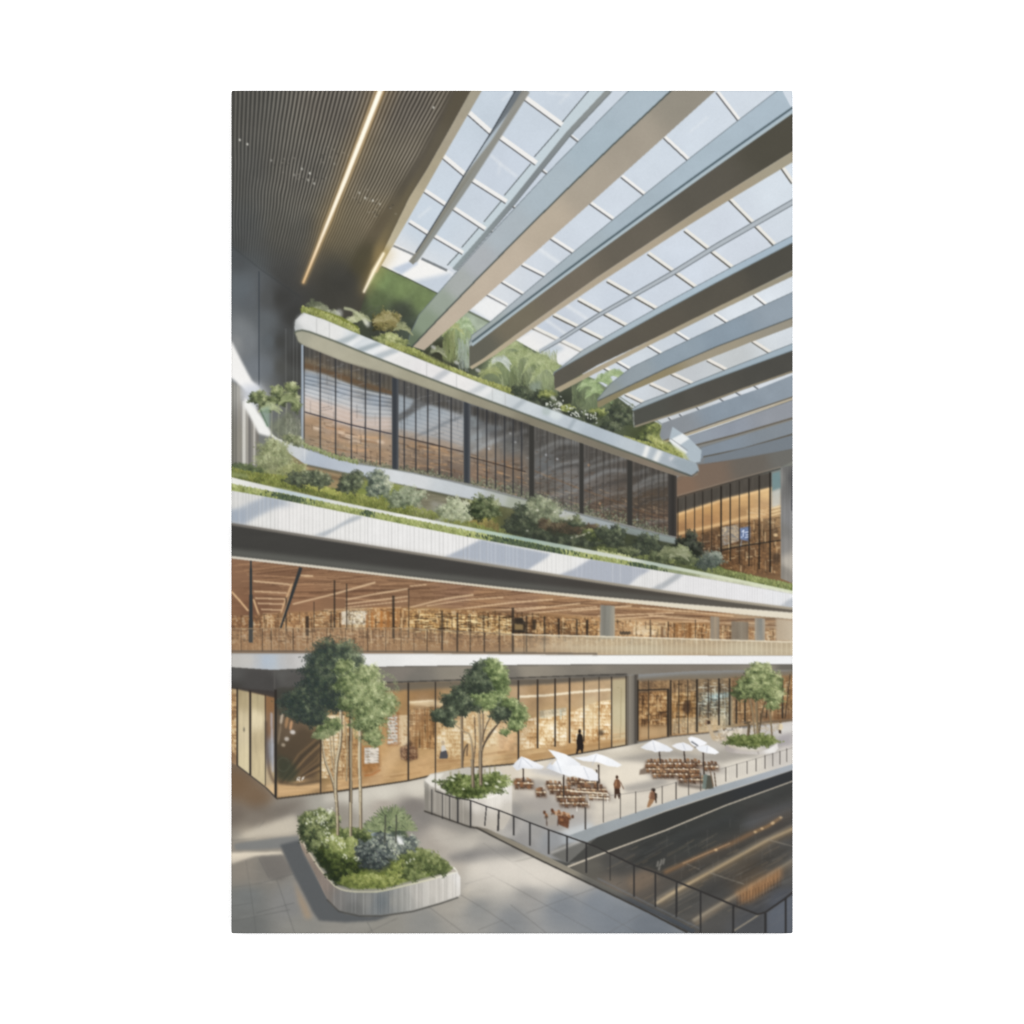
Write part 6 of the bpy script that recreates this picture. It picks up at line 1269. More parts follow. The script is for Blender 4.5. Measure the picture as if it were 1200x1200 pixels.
    parasol('largest white printed parasol, tilted beside the waiter', [([(642.5, 878.5), (650, 880), (662, 883.5), (672, 889), (681, 896), (676, 900), (660, 897), (652, 893), (651, 888)], idw([(648, 881, '#e6e8eb'), (660, 887, '#e8eaec'), (674, 895, '#dfe1e5')])),
                                                                   ([(651, 889), (656, 892), (672, 900), (678, 908), (668, 910), (658, 907), (648, 903), (640, 900), (644, 896), (640, 898)], idw([(652, 893, '#eef0f2'), (644, 899, '#c8cdd6'), (664, 904, '#e6e8ea')]))],
            ((660.6, 906), (660.4, 934)), [[(652, 889), (640, 900)], [(651, 888), (658, 906)]])
    line([(646, 896), (652, 889)], 2, '#c9b494', .7, .5, own=False)
    parasol('low white printed parasol between two others', [([(666, 897), (682, 897), (694, 901), (702, 908), (703, 915), (692, 915), (680, 912), (670, 908)], idw([(680, 902, '#e9eaec'), (694, 910, '#e3e4e7')]))], ((699, 902), (700.5, 926)), [[(684, 899), (690, 913)]])
    parasol('flat white printed parasol right of the waiter', [([(672, 888), (686, 886.5), (699, 883), (708, 885.5), (718, 890), (729, 896.5), (724, 899), (712, 897.5), (700, 893), (684, 892)], idw([(690, 891, '#e2e4e7'), (700, 887, '#edeef0'), (720, 895, '#e6e8ea')]))],
            ((701.5, 896), (702, 918)), [[(699, 884), (694, 897)]])
    parasol('left white printed parasol of the right group', [([(750.5, 876), (757, 871.5), (765, 867), (773, 870), (782, 874), (789, 878.5), (785, 881), (774, 880.5), (768, 881.5), (763, 879.5), (758, 879)], idw([(757, 875, '#d8dadd'), (766, 870, '#e9e9ea'), (780, 877, '#dcdfe4')]))],
            ((772.5, 880), (774, 895)), [[(765, 868), (768, 880)]])
    parasol('small white printed parasol partly behind its neighbours', [([(787, 874), (793, 871), (801, 870), (808, 873), (813, 877), (810, 880), (800, 880), (794, 878)], '#dfe0e3')], ((801.5, 880), (803, 894)), [[(800, 871), (803, 879)]])
    parasol('lens shaped white printed parasol at the back', [([(806, 865), (810, 863), (818, 865), (829, 870.5), (826, 873), (816, 875.5), (810, 872)], '#e8e9ec')], None, [[(811, 868), (818, 874)]])
    line([(810, 869), (818, 874), (814, 876)], 1.6, '#55565a', .8, .4, own=False)
    parasol('right white printed parasol with a long rim', [([(815, 876), (822, 874), (829, 873), (838, 878), (843, 882), (838, 884), (828, 882.5), (819, 880)], idw([(822, 876, '#dfe2e7'), (834, 880, '#e9eaec')]))], ((824, 882), (825, 908)), [[(829, 874), (828, 882)]])
    # people
    def figure(lab, parts_):
        part('printed_person', lab)
        for pts, c in parts_: fill(pts, c, 1, .3)
    figure('printed person in black walking past the shop window', [([(677, 860), (680, 859), (682.5, 862), (683.5, 869), (684, 876), (683, 882), (682, 883.5), (680, 878), (678, 880), (676.5, 884), (674.8, 884), (676, 876), (675.5, 868)], '#332e2c'), (ell(679.3, 857, 1.7, 2.5, 14), '#2f2725')])
    figure('printed person in brown beside the long cafe tables', [([(720.5, 914), (723, 912.5), (726, 914), (727.5, 921), (726, 925), (720, 925), (719, 919)], '#7b553e'), ([(720, 924), (726, 924), (727, 931), (725.5, 937), (723, 930), (721.5, 936), (720, 935)], '#4d3a30'), (ell(723, 910.6, 1.6, 2.1, 12), '#4a3427'), ([(721, 915), (723, 914.5), (723, 921), (720.5, 922)], '#9d7353')])
    line([(727, 916), (731, 925)], 1, '#6b4d3b', .8, .3, own=False)
    figure('printed person with dark hair sitting at the plaza railing', [([(762, 928), (767, 927), (769.5, 932), (768, 937), (763, 939), (760.5, 935)], '#84604a'), ([(761, 936), (767, 937), (765, 941), (761, 946), (758, 946), (759.5, 940)], '#a07a58'), (ell(765.6, 925.8, 2.6, 2.4, 14), '#3b302b'), ([(763, 926.5), (765, 926), (765, 928.5), (763, 928.4)], '#a47f66'), ([(767, 929), (770, 930), (769.5, 941), (768, 941)], '#4b4038'), ([(761, 930), (763, 929.5), (762, 935), (760.5, 935)], '#a98064')])
    figure('pale printed person standing beside the rear planter', [([(829, 849), (832, 850), (835, 856), (838, 863), (837, 869), (834, 866), (831, 858)], '#bda98b'), (ell(830.3, 846.6, 2.3, 2.4, 14), '#4b3d34'), ([(826.5, 845.5), (829, 844.5), (829, 848), (827.5, 848)], '#8c7560')])
    figure('printed person in a cream top at the far right of the plaza', [([(912.5, 848), (916.5, 848), (917.5, 853), (915, 857), (911.5, 855)], '#d6c6a5'), (ell(914.6, 845.8, 1.6, 2, 12), '#7a6248'), ([(912.5, 855), (915.5, 856), (915.5, 860), (912.5, 859)], '#5a4d43')])
    figure('printed shopper with white top inside the corner shop', [([(517, 879), (520, 877), (523, 879), (525, 886), (524, 889), (515, 889), (515.5, 884)], '#57565a'), ([(517, 874), (521, 873), (523, 879), (517, 881)], '#c9c4bb'), (ell(519, 870.5, 2.2, 2.6, 12), '#b8a486')])
    line([(548, 872), (547, 886)], 1.6, '#5c4a3e', .8, .4, own=False)
    # chairs with light backs behind the rear planter
    part('printed_cafe_tables', 'pale wicker chairs behind the rear printed planter')
    clutter([(842, 853), (870, 852), (870, 866), (842, 866)], 160, ['#e6ddca', '#a79a86', '#cfc3ad', '#7d6f5e', '#f0e9dc'], (1, 2), (1, 3.6), 61, None, .75, True, .5)
    clutter([(834, 858), (848, 860), (850, 872), (838, 868)], 90, ['#e2d5bb', '#a38b6c', '#6d5745', '#c8b08a'], (1, 2.6), (1, 3), 62, None, .75, True)
    clutter([(868, 846), (915, 848), (912, 856), (890, 862)], 90, ['#b8a88e', '#8b7a66', '#d3c7b1'], (1, 3), (1, 2), 63, None, .6, True)
    # plaza railing
    part('printed_railing', 'thin printed railing along the plaza edge')
    posts = [(707, 932, 964), (727, 929.5, 959.5), (745, 927.5, 953), (776, 921, 942), (792.3, 916.5, 937), (807, 912, 932), (821, 906, 927), (850.5, 899, 916), (863.5, 895, 911.5), (875.5, 892, 907), (886, 889, 904), (896.5, 885, 901), (905.5, 882, 898), (914, 880, 896), (922, 877, 893)]
    line([(705, 933), (727, 931), (744, 928.5), (760, 926), (776, 921.5), (792, 917), (821, 909), (850, 899.5), (886, 889), (930, 876)], 1, '#85817c', .55, .25)
    for x, a, b in posts: line([(x, a), (x, b)], 1.2, '#4d4844', .85, .2)
    for k in range(30): line([(855 + k * 2.5, 899 - k * .72), (855 + k * 2.5, 913 - k * .66)], 1, '#a9a6a3', .35, .3, own=False)
    line([(686, 946), (686, 972)], 1.8, '#4b4743', .9, .25)

def planter_wall(rim, bot, col, amp=.22, step=2.6, seed=0):
    fill(rim + bot[::-1], col, 1, .35)
    r = np.random.RandomState(seed); x0 = min(rim[0][0], rim[-1][0]); x1 = max(rim[0][0], rim[-1][0])
def paint_planters():
    TB = ['#39423a', '#465143', '#5b6853', '#7b8769', '#a0a984']
    # --- rear planter, right
    part('printed_tree', 'small round printed tree in the rear planter at the right'); T3 = CUR[0]
    part('trunk', None, T3)
    for p, w in [([(905, 868), (903, 840), (897, 815)], 2), ([(888, 866), (887, 840), (886, 812)], 3), ([(885, 866), (882, 835), (878, 815)], 1.8), ([(889, 862), (893, 835), (900, 812)], 1.8), ([(876, 868), (878, 850), (874, 846)], 3.4)]:
        line(p, w, lin((p[0][0] - 2, 0), (p[0][0] + 2, 0), [(0, '#8b7a5e'), (1, '#5f5240')]), .95, .3)
    line([(872, 848), (880, 846)], 1.4, '#4f4436', .8, .4); line([(886, 846), (889, 864)], 1.2, '#b39d76', .7, .3, own=False)
    part('crown', None, T3)
    foliage([(889, 798, 19, 17, .1), (875, 806, 13, 12, -.15), (868, 812, 11, 7, -.18), (905, 805, 13, 17, .05), (908, 818, 10, 9, .15), (892, 785, 13, 8, .15), (890, 812, 16, 7, -.2), (906, 827, 8, 5, .15)], ['#445038', '#5f6e48', '#7f8d5e', '#9fa977', '#c0c794'], 1.9, 1.5, .7, seed=100, clump=4, jit=.12)
    part('planter', 'low white oval planter', T3)
    fill([(850, 871), (855, 876), (870, 880), (888, 881), (900, 878), (911, 871), (912, 877), (908, 882), (890, 884.5), (870, 883.5), (855, 882), (849, 878)], idw([(853, 877, '#a8a09a'), (870, 881, '#bdb5ae'), (888, 882, '#c2bcb5'), (904, 878, '#e1dfdb'), (911, 875, '#d6d2cd')]), 1, .4)
    line([(888, 880), (889, 884)], 1.4, '#8d857d', .6, .5, own=False)
    fill([(850, 882), (870, 885), (890, 885.5), (885, 888), (855, 885)], '#98948f', .6, 1.4, own=False)
    part('planting', None, T3)
    foliage([(880, 868, 27, 7, -.02), (866, 868, 13, 5, .02), (898, 868, 12, 6, .1)], ['#46532f', '#606f40', '#7e8a52', '#a0a973'], 1.8, 2, .8, seed=101, clump=3)

    # --- middle planter
    part('printed_tree', 'printed tree with five clumps of foliage in the middle planter'); T2 = CUR[0]
    part('trunk', None, T2)
    tb = lambda x: lin((x - 2, 0), (x + 2, 0), [(0, '#a8977a'), (.45, '#8a7760'), (1, '#5d5145')])
    for p, w in [([(541.3, 905), (541.5, 870), (540, 830)], 3), ([(554.5, 924), (553.5, 900), (554, 884), (551, 862), (545, 858)], [4.2, 2]), ([(563.5, 922), (563, 895), (563, 870), (561, 828)], [4.6, 3]), ([(563.5, 895), (566, 875), (578, 856), (590, 840)], [2.6, 1.4]),
                 ([(564, 882), (572, 862), (582, 850)], 1.4), ([(555, 895), (557, 870), (556, 840)], 1.2), ([(566, 870), (566, 840), (565, 828)], 1.8), ([(545, 858), (534, 850), (528, 846)], 1.4), ([(541, 905), (544, 880), (548, 872)], 1.6), ([(563, 873), (570, 850), (574, 842)], 1.2)]:
        line(curve(p, 14), w, tb(p[0][0]), .95, .3)
    line([(565, 920), (564.6, 890), (564.6, 850)], 1, '#b8a98d', .6, .3, own=False)
    part('crown', None, T2)
    TL = ['#46563a', '#60734a', '#7e9060', '#9fae76', '#c0ca98']
    foliage([(545, 812, 15, 12, -.1), (534, 822, 17, 12, -.12), (538, 832, 14, 7, -.15), (522, 838, 14, 9, -.16), (515, 838, 10, 7, -.1), (526, 847, 8, 5, -.12), (556, 826, 12, 8, -.08)], TB, 1.7, 1.6, .72, seed=103, clump=5, jit=.1)
    foliage([(572, 815, 18, 11, .02), (583, 812, 13, 10, .05), (562, 812, 12, 8, -.05), (577, 826, 14, 7, .0), (590, 826, 12, 8, .05)], TL, 1.5, 1.6, .7, seed=141, clump=4)
    foliage([(564, 792, 17, 15, -.16), (558, 798, 14, 12, -.2), (570, 782, 14, 9, -.02), (573, 800, 14, 10, -.1), (560, 806, 13, 7, -.2)], TB, 1.7, 1.6, .72, seed=142, clump=5)
    foliage([(585, 792, 11, 13, .0), (579, 784, 11, 8, .05), (588, 802, 9, 9, .0), (576, 776, 7, 5, .05)], TL, 1.4, 1.6, .7, seed=143, clump=4)
    foliage([(594, 832, 15, 11, -.14), (584, 838, 10, 7, -.16), (603, 836, 12, 11, -.08)], TB, 1.6, 1.6, .72, seed=144, clump=4)
    foliage([(609, 838, 10, 12, .02), (604, 850, 10, 7, .05), (598, 824, 11, 6, .02), (592, 858, 6, 3.5, .05)], TL, 1.4, 1.6, .7, seed=145, clump=4)
    part('planter', 'white planter with glass panes and dark posts along its left side', T2)
    fill([(497, 914), (504, 907), (525, 903), (548, 899), (585, 902), (600, 918), (600, 954), (590, 972), (560, 970), (551, 968), (530, 960), (498, 949)],
         noisy(idw([(502, 912, '#cfcabf'), (515, 908, '#c3beb2'), (499, 935, '#8f897f'), (506, 940, '#989288'), (515, 942, '#9a948a'), (530, 948, '#979187'), (545, 955, '#928c82'), (558, 945, '#d0cac0'), (580, 938, '#dfdad0'), (597, 930, '#e2ddd5'), (565, 962, '#b5aea3'), (590, 958, '#bfb8ac'), (597, 945, '#c4beb3'), (598, 930, '#d2cdc4')]), .03, 4, 12), 1, .4)
    fill([(497, 915), (505, 908), (520, 906), (514, 916), (516, 924), (530, 931), (551, 937), (551, 939), (525, 930), (506, 922)], '#ddd9cf', .85, .6, own=False); line([(500, 951), (530, 963), (560, 973)], 4, '#6f6b66', .5, 1.4, own=False)
    line(curve([(551.5, 937.5), (575, 934), (590, 927), (600, 917)], 14), 1.2, '#f0ede5', .8, .3, own=False)
    r = np.random.RandomState(7)
    for x in np.arange(499, 550, 2.1): line([(x, at([(497, 917), (551, 940)], x)), (x, at([(497, 947), (551, 968)], x))], 1, '#6f6a62' if r.rand() < .6 else '#c4beb2', .3 * r.rand() + .1, .3, own=False)
    for x in np.arange(556, 600, 2.5): line([(x, 942 - (x - 556) * .3), (x, 966)], 1, '#b5afa4', .25 * r.rand(), .3, own=False)
    fill([(556, 971), (575, 962), (600, 955), (600, 960), (580, 975)], '#b7afa2', .5, 2, own=False)
    part('planting', None, T2)
    for x, y in [(528, 907), (538, 906), (560, 905), (568, 904), (574, 902), (580, 901)]: line([(x, y + 8), (x, y - 3)], 1.6, '#9c9678', .8, .4)
    foliage([(556, 920, 37, 10, .0), (535, 922, 15, 7, -.02), (550, 930, 20, 5.5, .02), (580, 914, 15, 8, .08), (540, 913, 14, 5, -.15), (563, 913, 18, 5, -.15)], ['#354127', '#4d5c36', '#6a7a46', '#8d9a5f', '#b3bb86'], 1.8, 2.2, .85, seed=104, clump=3.6, jit=.12)
    for x, y in [(532, 910), (563, 928), (582, 922), (585, 916), (556, 926), (544, 925), (570, 918), (530, 914)]: fill(ell(x, y, 2.6, 1.3, 12, .3), '#e4e2ce', .8, .6, own=False)

    for p, w, x in [([(554.6, 924), (554, 905), (553.6, 890)], 3.8, 554), ([(563.6, 922), (563.2, 900), (563, 880)], 4.2, 563)]:
        line(p, w, '#62564a', .95, .3, own=False); line([(a - .7, b) for a, b in p], w * .45, '#a8977c', .85, .3, own=False)
    foliage([(553, 927, 10, 4, .0), (566, 925, 9, 4, .02)], ['#354127', '#4d5c36', '#6a7a46', '#8d9a5f'], 1.5, 2.0, .8, seed=150, clump=3)
    # --- front planter
    part('printed_tree', 'tallest printed tree, its crown dark at the left and sunlit at the right'); T1 = CUR[0]
    part('trunk', None, T1)
    def trunk(p, w, dark='#6b5f50', lit='#cfc1a0', side=-1):
        q = curve(p, 26); ws = np.interp(np.linspace(0, 1, len(q)), [0, 1], [w[0], w[1]])
        line(q, list(ws), dark, .97, .3)
        line([(x + side * a * .16, y) for (x, y), a in zip(q, ws)], list(ws * .55), lit, .92, .35)
        r = np.random.RandomState(int(w[0] * 10))
        for k in range(16):
            t = r.randint(len(q)); line([(q[t][0] - ws[t] * .3, q[t][1]), (q[t][0] + ws[t] * .3, q[t][1] + .4)], 1, '#7d705c', .35, .3, own=False)
    for p, w, d_, l_, sd in [([(391, 905), (388, 880), (386, 846)], (1.5, 1.3), '#8d7c62', '#c2b290', -1), ([(393.5, 905), (391, 872), (391, 842)], (1.4, 1.2), '#85755e', '#baa987', -1), ([(406, 915), (407, 880), (405, 846)], (1.6, 1.3), '#8a7a60', '#bfae8b', -1),
                             ([(394.5, 940), (390, 916), (381.5, 893), (378, 872), (377.5, 848)], (3.6, 1.6), '#6f6250', '#cdbf9e', 1), ([(395.8, 981), (395.5, 955), (393.6, 925), (394.5, 895), (399, 868), (399.5, 824)], (3.6, 4.4), '#6f6250', '#cfc1a0', -1),
                             ([(422.8, 973), (422.5, 930), (421.3, 890), (422.3, 848)], (3.6, 4.2), '#7b6e5a', '#cfc2a2', -1), ([(410.8, 981), (411, 930), (410.6, 880), (411.5, 830)], (3.2, 4.4), '#51483f', '#a39579', 1)]:
        trunk(p, w, d_, l_, sd)
    part('crown', None, T1)
    foliage([(392, 770, 28, 19, -.16), (382, 785, 26, 20, -.22), (375, 800, 20, 14, -.3), (372, 778, 11, 9, -.15), (410, 778, 17, 14, -.05), (347, 822, 19, 11, -.3), (362, 818, 22, 15, -.32), (385, 812, 24, 17, -.32), (352, 835, 18, 9, -.28), (368, 840, 17, 11, -.3), (395, 825, 14, 9, -.28),
             (400, 795, 20, 14, -.12)], ['#3a4540', '#434f45', '#55624f', '#707d62', '#8f9a78'], 1.9, 1.6, .75, seed=106, clump=5, jit=.12)
    foliage([(415, 800, 22, 16, .08), (432, 790, 14, 11, .18), (425, 815, 22, 14, .1), (440, 806, 13, 10, .12), (450, 822, 15, 10, -.02), (432, 835, 21, 11, .02), (455, 830, 9, 8, .1), (428, 848, 17, 9, .08), (436, 862, 12, 9, .1), (436, 843, 16, 9, -.1),
             (390, 850, 11, 8, -.08), (378, 856, 8, 6, -.06), (440, 870, 7, 5, .08), (405, 782, 12, 9, .0), (408, 826, 12, 8, -.05)], ['#48563d', '#63744d', '#818f62', '#9ea978', '#bfc697'], 1.8, 1.6, .72, seed=107, clump=4, jit=.12)
    rq = np.random.RandomState(9)
    for cx, cy, rx, ry, pal in [(392, 770, 34, 22, ['#465045', '#667260']), (350, 824, 24, 14, ['#434d45', '#5d6a59']), (440, 806, 26, 20, ['#72825a', '#a3af7f']), (436, 858, 20, 16, ['#6f8058', '#9dab7c']), (452, 826, 16, 14, ['#728259', '#a5b182'])]:
        n_ = 260; a_ = rq.rand(n_) * 6.28; q_ = .86 + .22 * rq.rand(n_)
        dabs(cx + rx * q_ * np.cos(a_), cy + ry * q_ * np.sin(a_), palette(pal, rq.rand(n_)), 1.3, .7, rq.rand(n_) * 3, True, None, .45)
    foliage([(376, 862, 10, 4, .15), (387, 858, 8, 4, .12)], ['#5d6a4a', '#7f8b63', '#a3ab80'], 1.1, 2, .8, seed=108)
    part('planter', 'large fluted stone planter with rounded corners, sunlit at its right end', T1)
    rim = [(352, 962), (350.6, 972), (355.7, 988), (365, 1003), (374, 1017), (388.7, 1034.5), (395, 1040), (404, 1043.5), (416, 1045), (429, 1045.3), (447.3, 1044.2), (484, 1035.5), (510, 1029), (531, 1023), (536, 1022), (539, 1027)]
    bot = [(350, 975), (351, 986), (353, 993), (366.7, 1019), (375, 1037), (383, 1053), (390, 1062), (397, 1067), (408, 1070.5), (421.7, 1072.4), (447, 1072.4), (465, 1070.5), (484, 1067), (517, 1057.5), (535, 1052), (539.5, 1048), (539.5, 1028)]
    bot = bot[:2] + curve(bot[2:-1], 50) + bot[-1:]
    fill(rim + bot[::-1], noisy(idw([(353, 980, '#b5a793'), (357, 996, '#99897a'), (370, 1020, '#8a7d72'), (382, 1038, '#8d8178'), (385, 1050, '#857c74'), (395, 1052, '#7c7a77'), (410, 1050, '#80807e'), (415, 1065, '#717270'), (430, 1055, '#868682'), (445, 1058, '#6e7477'), (452, 1056, '#727a7e'), (459, 1056, '#98968f'),
                            (475, 1052, '#a09f99'), (490, 1048, '#bab6ae'), (510, 1042, '#c6c1b8'), (528, 1036, '#cbc6bd'), (537, 1032, '#dbd8d3')]), .03, 3, 20), 1, .35)
    r = np.random.RandomState(5)
    for x in np.arange(386, 536, 1.9): line([(x, at(rim[5:], x) + 1.5), (x, at([(383, 1053), (390, 1062), (397, 1067), (421.7, 1072.4), (447, 1072.4), (484, 1067), (535, 1052)], x) - 1)], 1, '#53534f' if r.rand() < .65 else '#deddd6', (.06 + .13 * r.rand()), .3, own=False)
    for k in range(12):
        t = k / 12; x = 354 + t * 30; y = 990 + t * 45; line([(x, y), (x + .4, y + 9 + t * 8)], 1, '#6b6058', .25 * r.rand() + .1, .4, own=False)
    line([(445.5, 1046), (445.5, 1071)], 1.2, '#5c6468', .7, .3, own=False); line([(455.5, 1044), (455.5, 1070)], 1.2, '#616669', .6, .4, own=False)
    line(curve(rim[1:-1] + [(534, 1018.5), (528, 1015)], 44), 1.8, lin((351, 0), (537, 0), [(0, '#c0b49c'), (.3, '#b6b39c'), (.55, '#bdbb9d'), (.8, '#cfcbae'), (1, '#e0ddd0')]), .95, .35, own=False)
    line([(383, 1054), (397, 1068), (421, 1073.5), (447, 1073.5), (484, 1068), (517, 1058.5), (537, 1051.5)], 2, '#4d4c48', .75, .5, own=False)
    part('planting', 'dense planting with white flowers, lime grass and a dark blue green bush', T1)
    bed = [(352, 968), (353, 955), (362, 950), (376, 950), (392, 958), (400, 972), (426, 978), (436, 966), (455, 962), (474, 970), (482, 990), (500, 998), (520, 1007), (527, 1017), (510, 1026), (484, 1032), (447, 1041), (416, 1042), (395, 1037), (376, 1014), (358, 987)]
    fill(bed, noisy(idw([(365, 965, '#5f6c45'), (380, 990, '#5a6840'), (370, 985, '#3f4a35'), (385, 1015, '#3c4735'), (395, 1030, '#3a4332'), (400, 985, '#8a9552'), (400, 1005, '#525f3a'), (420, 1030, '#71803f'), (450, 1035, '#79873d'), (430, 990, '#454d4b'), (445, 1005, '#3c4243'), (460, 970, '#4e5a50'),
                         (480, 1000, '#6c7a43'), (500, 1010, '#68793f'), (520, 1015, '#56683c')]), .15, 4, 4), 1, .8)
    foliage([(362, 962, 12, 9, .05), (358, 975, 8, 12, -.15), (375, 958, 14, 9, .1), (388, 962, 10, 9, .12), (370, 978, 12, 10, .0), (381, 992, 12, 10, .05), (366, 990, 7, 8, -.2)], ['#343e2e', '#4e5a40', '#6d784f', '#8d9766', '#b5bb8e'], 1.6, 2.3, .85, seed=110, clump=3.4)
    foliage([(398, 985, 16, 8, .25), (412, 990, 14, 8, .2), (405, 998, 16, 7, .05), (392, 998, 10, 6, .0)], ['#55623a', '#75824a', '#929c5e', '#b3b880'], 1.6, 2.3, .85, seed=111, clump=3.4)
    foliage([(390, 1010, 14, 10, -.2), (380, 1003, 9, 10, -.28), (398, 1025, 14, 10, -.3), (408, 1012, 12, 7, -.15), (420, 1014, 12, 7, -.2)], ['#2f3a2a', '#46532f', '#647443', '#8d9a5c'], 1.6, 2.3, .85, seed=112, clump=3.4)
    foliage([(425, 1032, 22, 7, .12), (446, 1033, 20, 7, .15), (410, 1033, 12, 6, .0), (462, 1028, 12, 8, .1), (468, 1015, 10, 8, .12)], ['#4a5534', '#69763f', '#87914f', '#a9af6e'], 1.7, 2.4, .85, seed=113, clump=3.4)
    foliage([(490, 1008, 16, 12, .05), (505, 1012, 13, 11, .0), (518, 1017, 10, 8, -.12), (484, 1024, 12, 8, .1), (478, 1000, 9, 8, .05), (497, 1003, 10, 7, .12)], ['#404c32', '#5c6a42', '#7b8654', '#a0a777'], 1.6, 2.3, .85, seed=114, clump=3.4)
    for bl, pl, sd in [([(440, 998, 17, 12, -.15), (431, 985, 11, 10, -.02), (450, 985, 12, 11, -.05), (458, 996, 12, 10, .05), (437, 1011, 15, 7, -.25), (424, 997, 8, 8, -.15), (470, 990, 9, 9, .12), (482, 988, 8, 8, .1)], ['#3a4140', '#505957', '#6d776f', '#959e8e', '#bcc2ad'], 115)]:
        foliage(bl, pl, 1.7, 2.8, .8, seed=sd, clump=2.6)
    fill(ell(434, 978, 8, 5, 16, -.4), '#8b9dab', .45, 1.6, own=False); fill(ell(468, 984, 4, 6, 14, -.7), '#d3d6d4', .75, 1, own=False); fill([(464, 980), (470, 984), (474, 990), (468, 989)], '#e6e6e2', .8, .7, own=False)
    for k, (cx, cy, R) in enumerate([(452, 958, 16), (464, 955, 15), (440, 966, 13), (474, 964, 13), (457, 968, 15), (468, 972, 13), (446, 973, 13), (432, 972, 11), (478, 972, 12), (459, 960, 17)]):
        rq = np.random.RandomState(130 + k); nq = 90; aa = -math.pi * (1.12 * rq.rand(nq) - .06); rr = R * (.25 + .75 * rq.rand(nq))
        for q in range(3):
            z = np.arange(nq) % 3 == q
            dabs(cx + np.cos(aa[z]) * rr[z] * .6, cy + np.sin(aa[z]) * rr[z] * .6 + rr[z] * .1, palette(['#3b4538', '#56654a', '#798962', '#a0ab7f'], .25 + .22 * q + .25 * rq.rand(z.sum()) + .12 * np.cos(aa[z])), rr[z] * .8, .9, aa[z], True, None, .7)
    foliage([(404, 976, 9, 5, .05), (418, 975, 10, 5, -.05), (428, 980, 8, 5, -.1)], ['#3a4630', '#5a6841', '#7f8d56', '#a9b07a'], 1.5, 2.2, .8, seed=151, clump=3)
    for p, w in [([(395.8, 979), (395.5, 958), (394.6, 940)], 3.4), ([(410.9, 980), (411, 958), (411, 940)], 3.2), ([(422.8, 972), (422.6, 955), (422.5, 940)], 3.4)]:
        line(p, w, '#6b5f50', .95, .3, own=False); line([(a - .5, b) for a, b in p], w * .5, '#c6b897', .9, .3, own=False)
    for x in (451, 464): line([(x, 988), (x + .5, 955)], 2, '#4d5046', .8, .4, own=False)
    r = np.random.RandomState(20)
    for cx, cy, sx, sy, n in [(377, 958, 10, 7, 34), (387, 950, 5, 3, 10), (392, 982, 8, 4, 20), (400, 990, 5, 3, 12), (405, 1003, 3, 3, 8), (419, 1006, 4, 2, 8), (384, 972, 4, 5, 10), (462, 994, 5, 4, 8), (360, 962, 4, 5, 8), (466, 1003, 4, 3, 5), (480, 1008, 4, 4, 5), (383, 985, 5, 4, 8)]:
        for _ in range(n): fill(ell(cx + r.randn() * sx * .6, cy + r.randn() * sy * .6, .8 + r.rand() * .9, .7 + r.rand() * .5, 10, r.rand() * 3), '#dcdccb' if r.rand() < .6 else '#b9bf98', .7, .4, own=False)

    # --- glass railing in front
    P = [i for i, q in enumerate(PARTS) if q[0] == 'printed_plaza'][0]
    part('printed_glass_railing', 'near printed glass railing with a dark handrail')
    fill([(497, 949), (551, 968), (559, 968.5), (572, 971.5), (640, 1003), (700, 1033), (760, 1062), (815, 1090), (812, 1094), (780, 1077), (700, 1039.5), (627, 1004.5), (559, 971), (551, 969), (497, 951)], idw([(540, 965, '#6e675c'), (600, 988, '#8e8676'), (660, 1016, '#8f8878'), (700, 1036, '#66645e'), (760, 1067, '#4b4f54'), (800, 1088, '#454b53')]), .95, .4)
    line([(497, 950.5), (551, 969.5), (559, 970.5), (627, 1005), (700, 1040), (760, 1069), (806, 1093)], [1.4, 2, 2.6], '#44413d', .95, .4)
    line([(700, 1029), (760, 1059), (822, 1089)], 1.6, '#6d747d', .5, .6, own=False)
    top = [(510, 927), (530, 934), (551.5, 938), (570, 945), (584.5, 949.5), (601, 956), (621, 964), (643, 972.4), (664, 979.8), (687, 988), (700, 993), (712, 999), (743, 1014), (768, 1022.5), (794, 1033.5), (820, 1044), (860, 1061), (888, 1071.5), (897, 1069), (920, 1053), (930, 1045)]
    fill(top + [(930, 1095), (815, 1095), (760, 1066), (700, 1036), (640, 1005), (572, 973), (551, 968), (510, 955)], '#b9b4aa', .085, .5, own=False)
    line(top, [1.2, 1.6, 2.2, 2.6], '#3f3d3c', .95, .25)
    for xt, yt, xb, yb, w in [(506, 925, 506, 955, 1.4), (518.5, 930, 518.5, 960, 1.4), (527, 933, 527, 961, 1.2), (536.5, 935, 536.5, 964, 1.6), (551.5, 938, 551.5, 969, 1.6), (570, 945, 568, 968, 1.4), (584.5, 950, 583.6, 974, 2.2), (602, 956, 602, 979, 1.8), (621, 964, 621, 991, 2.4), (643, 972.5, 643, 1001, 2.4), (664.3, 980, 664.3, 1010, 2),
                              (687, 988, 687, 1023, 1.8), (715, 1000, 715, 1032, 1.4), (743, 1014, 743, 1051, 2), (768, 1023, 768, 1063, 2.2), (793, 1034, 792.5, 1075, 2.4), (821, 1044.5, 821, 1093, 2.4), (859.5, 1061, 859, 1094, 2.6), (897, 1070, 897, 1094, 2.6), (920.6, 1052, 920.6, 1094, 2.4)]:
        line([(xt, yt), (xb, yb)], w, '#3c3b3b', .92, .25)
    line([(510.3, 905), (510.3, 928)], 1.3, '#6a655c', .7, .3)
    fill([(497, 914), (503, 920), (503, 951), (498, 949)], '#7d7a72', .45, .6, own=False)

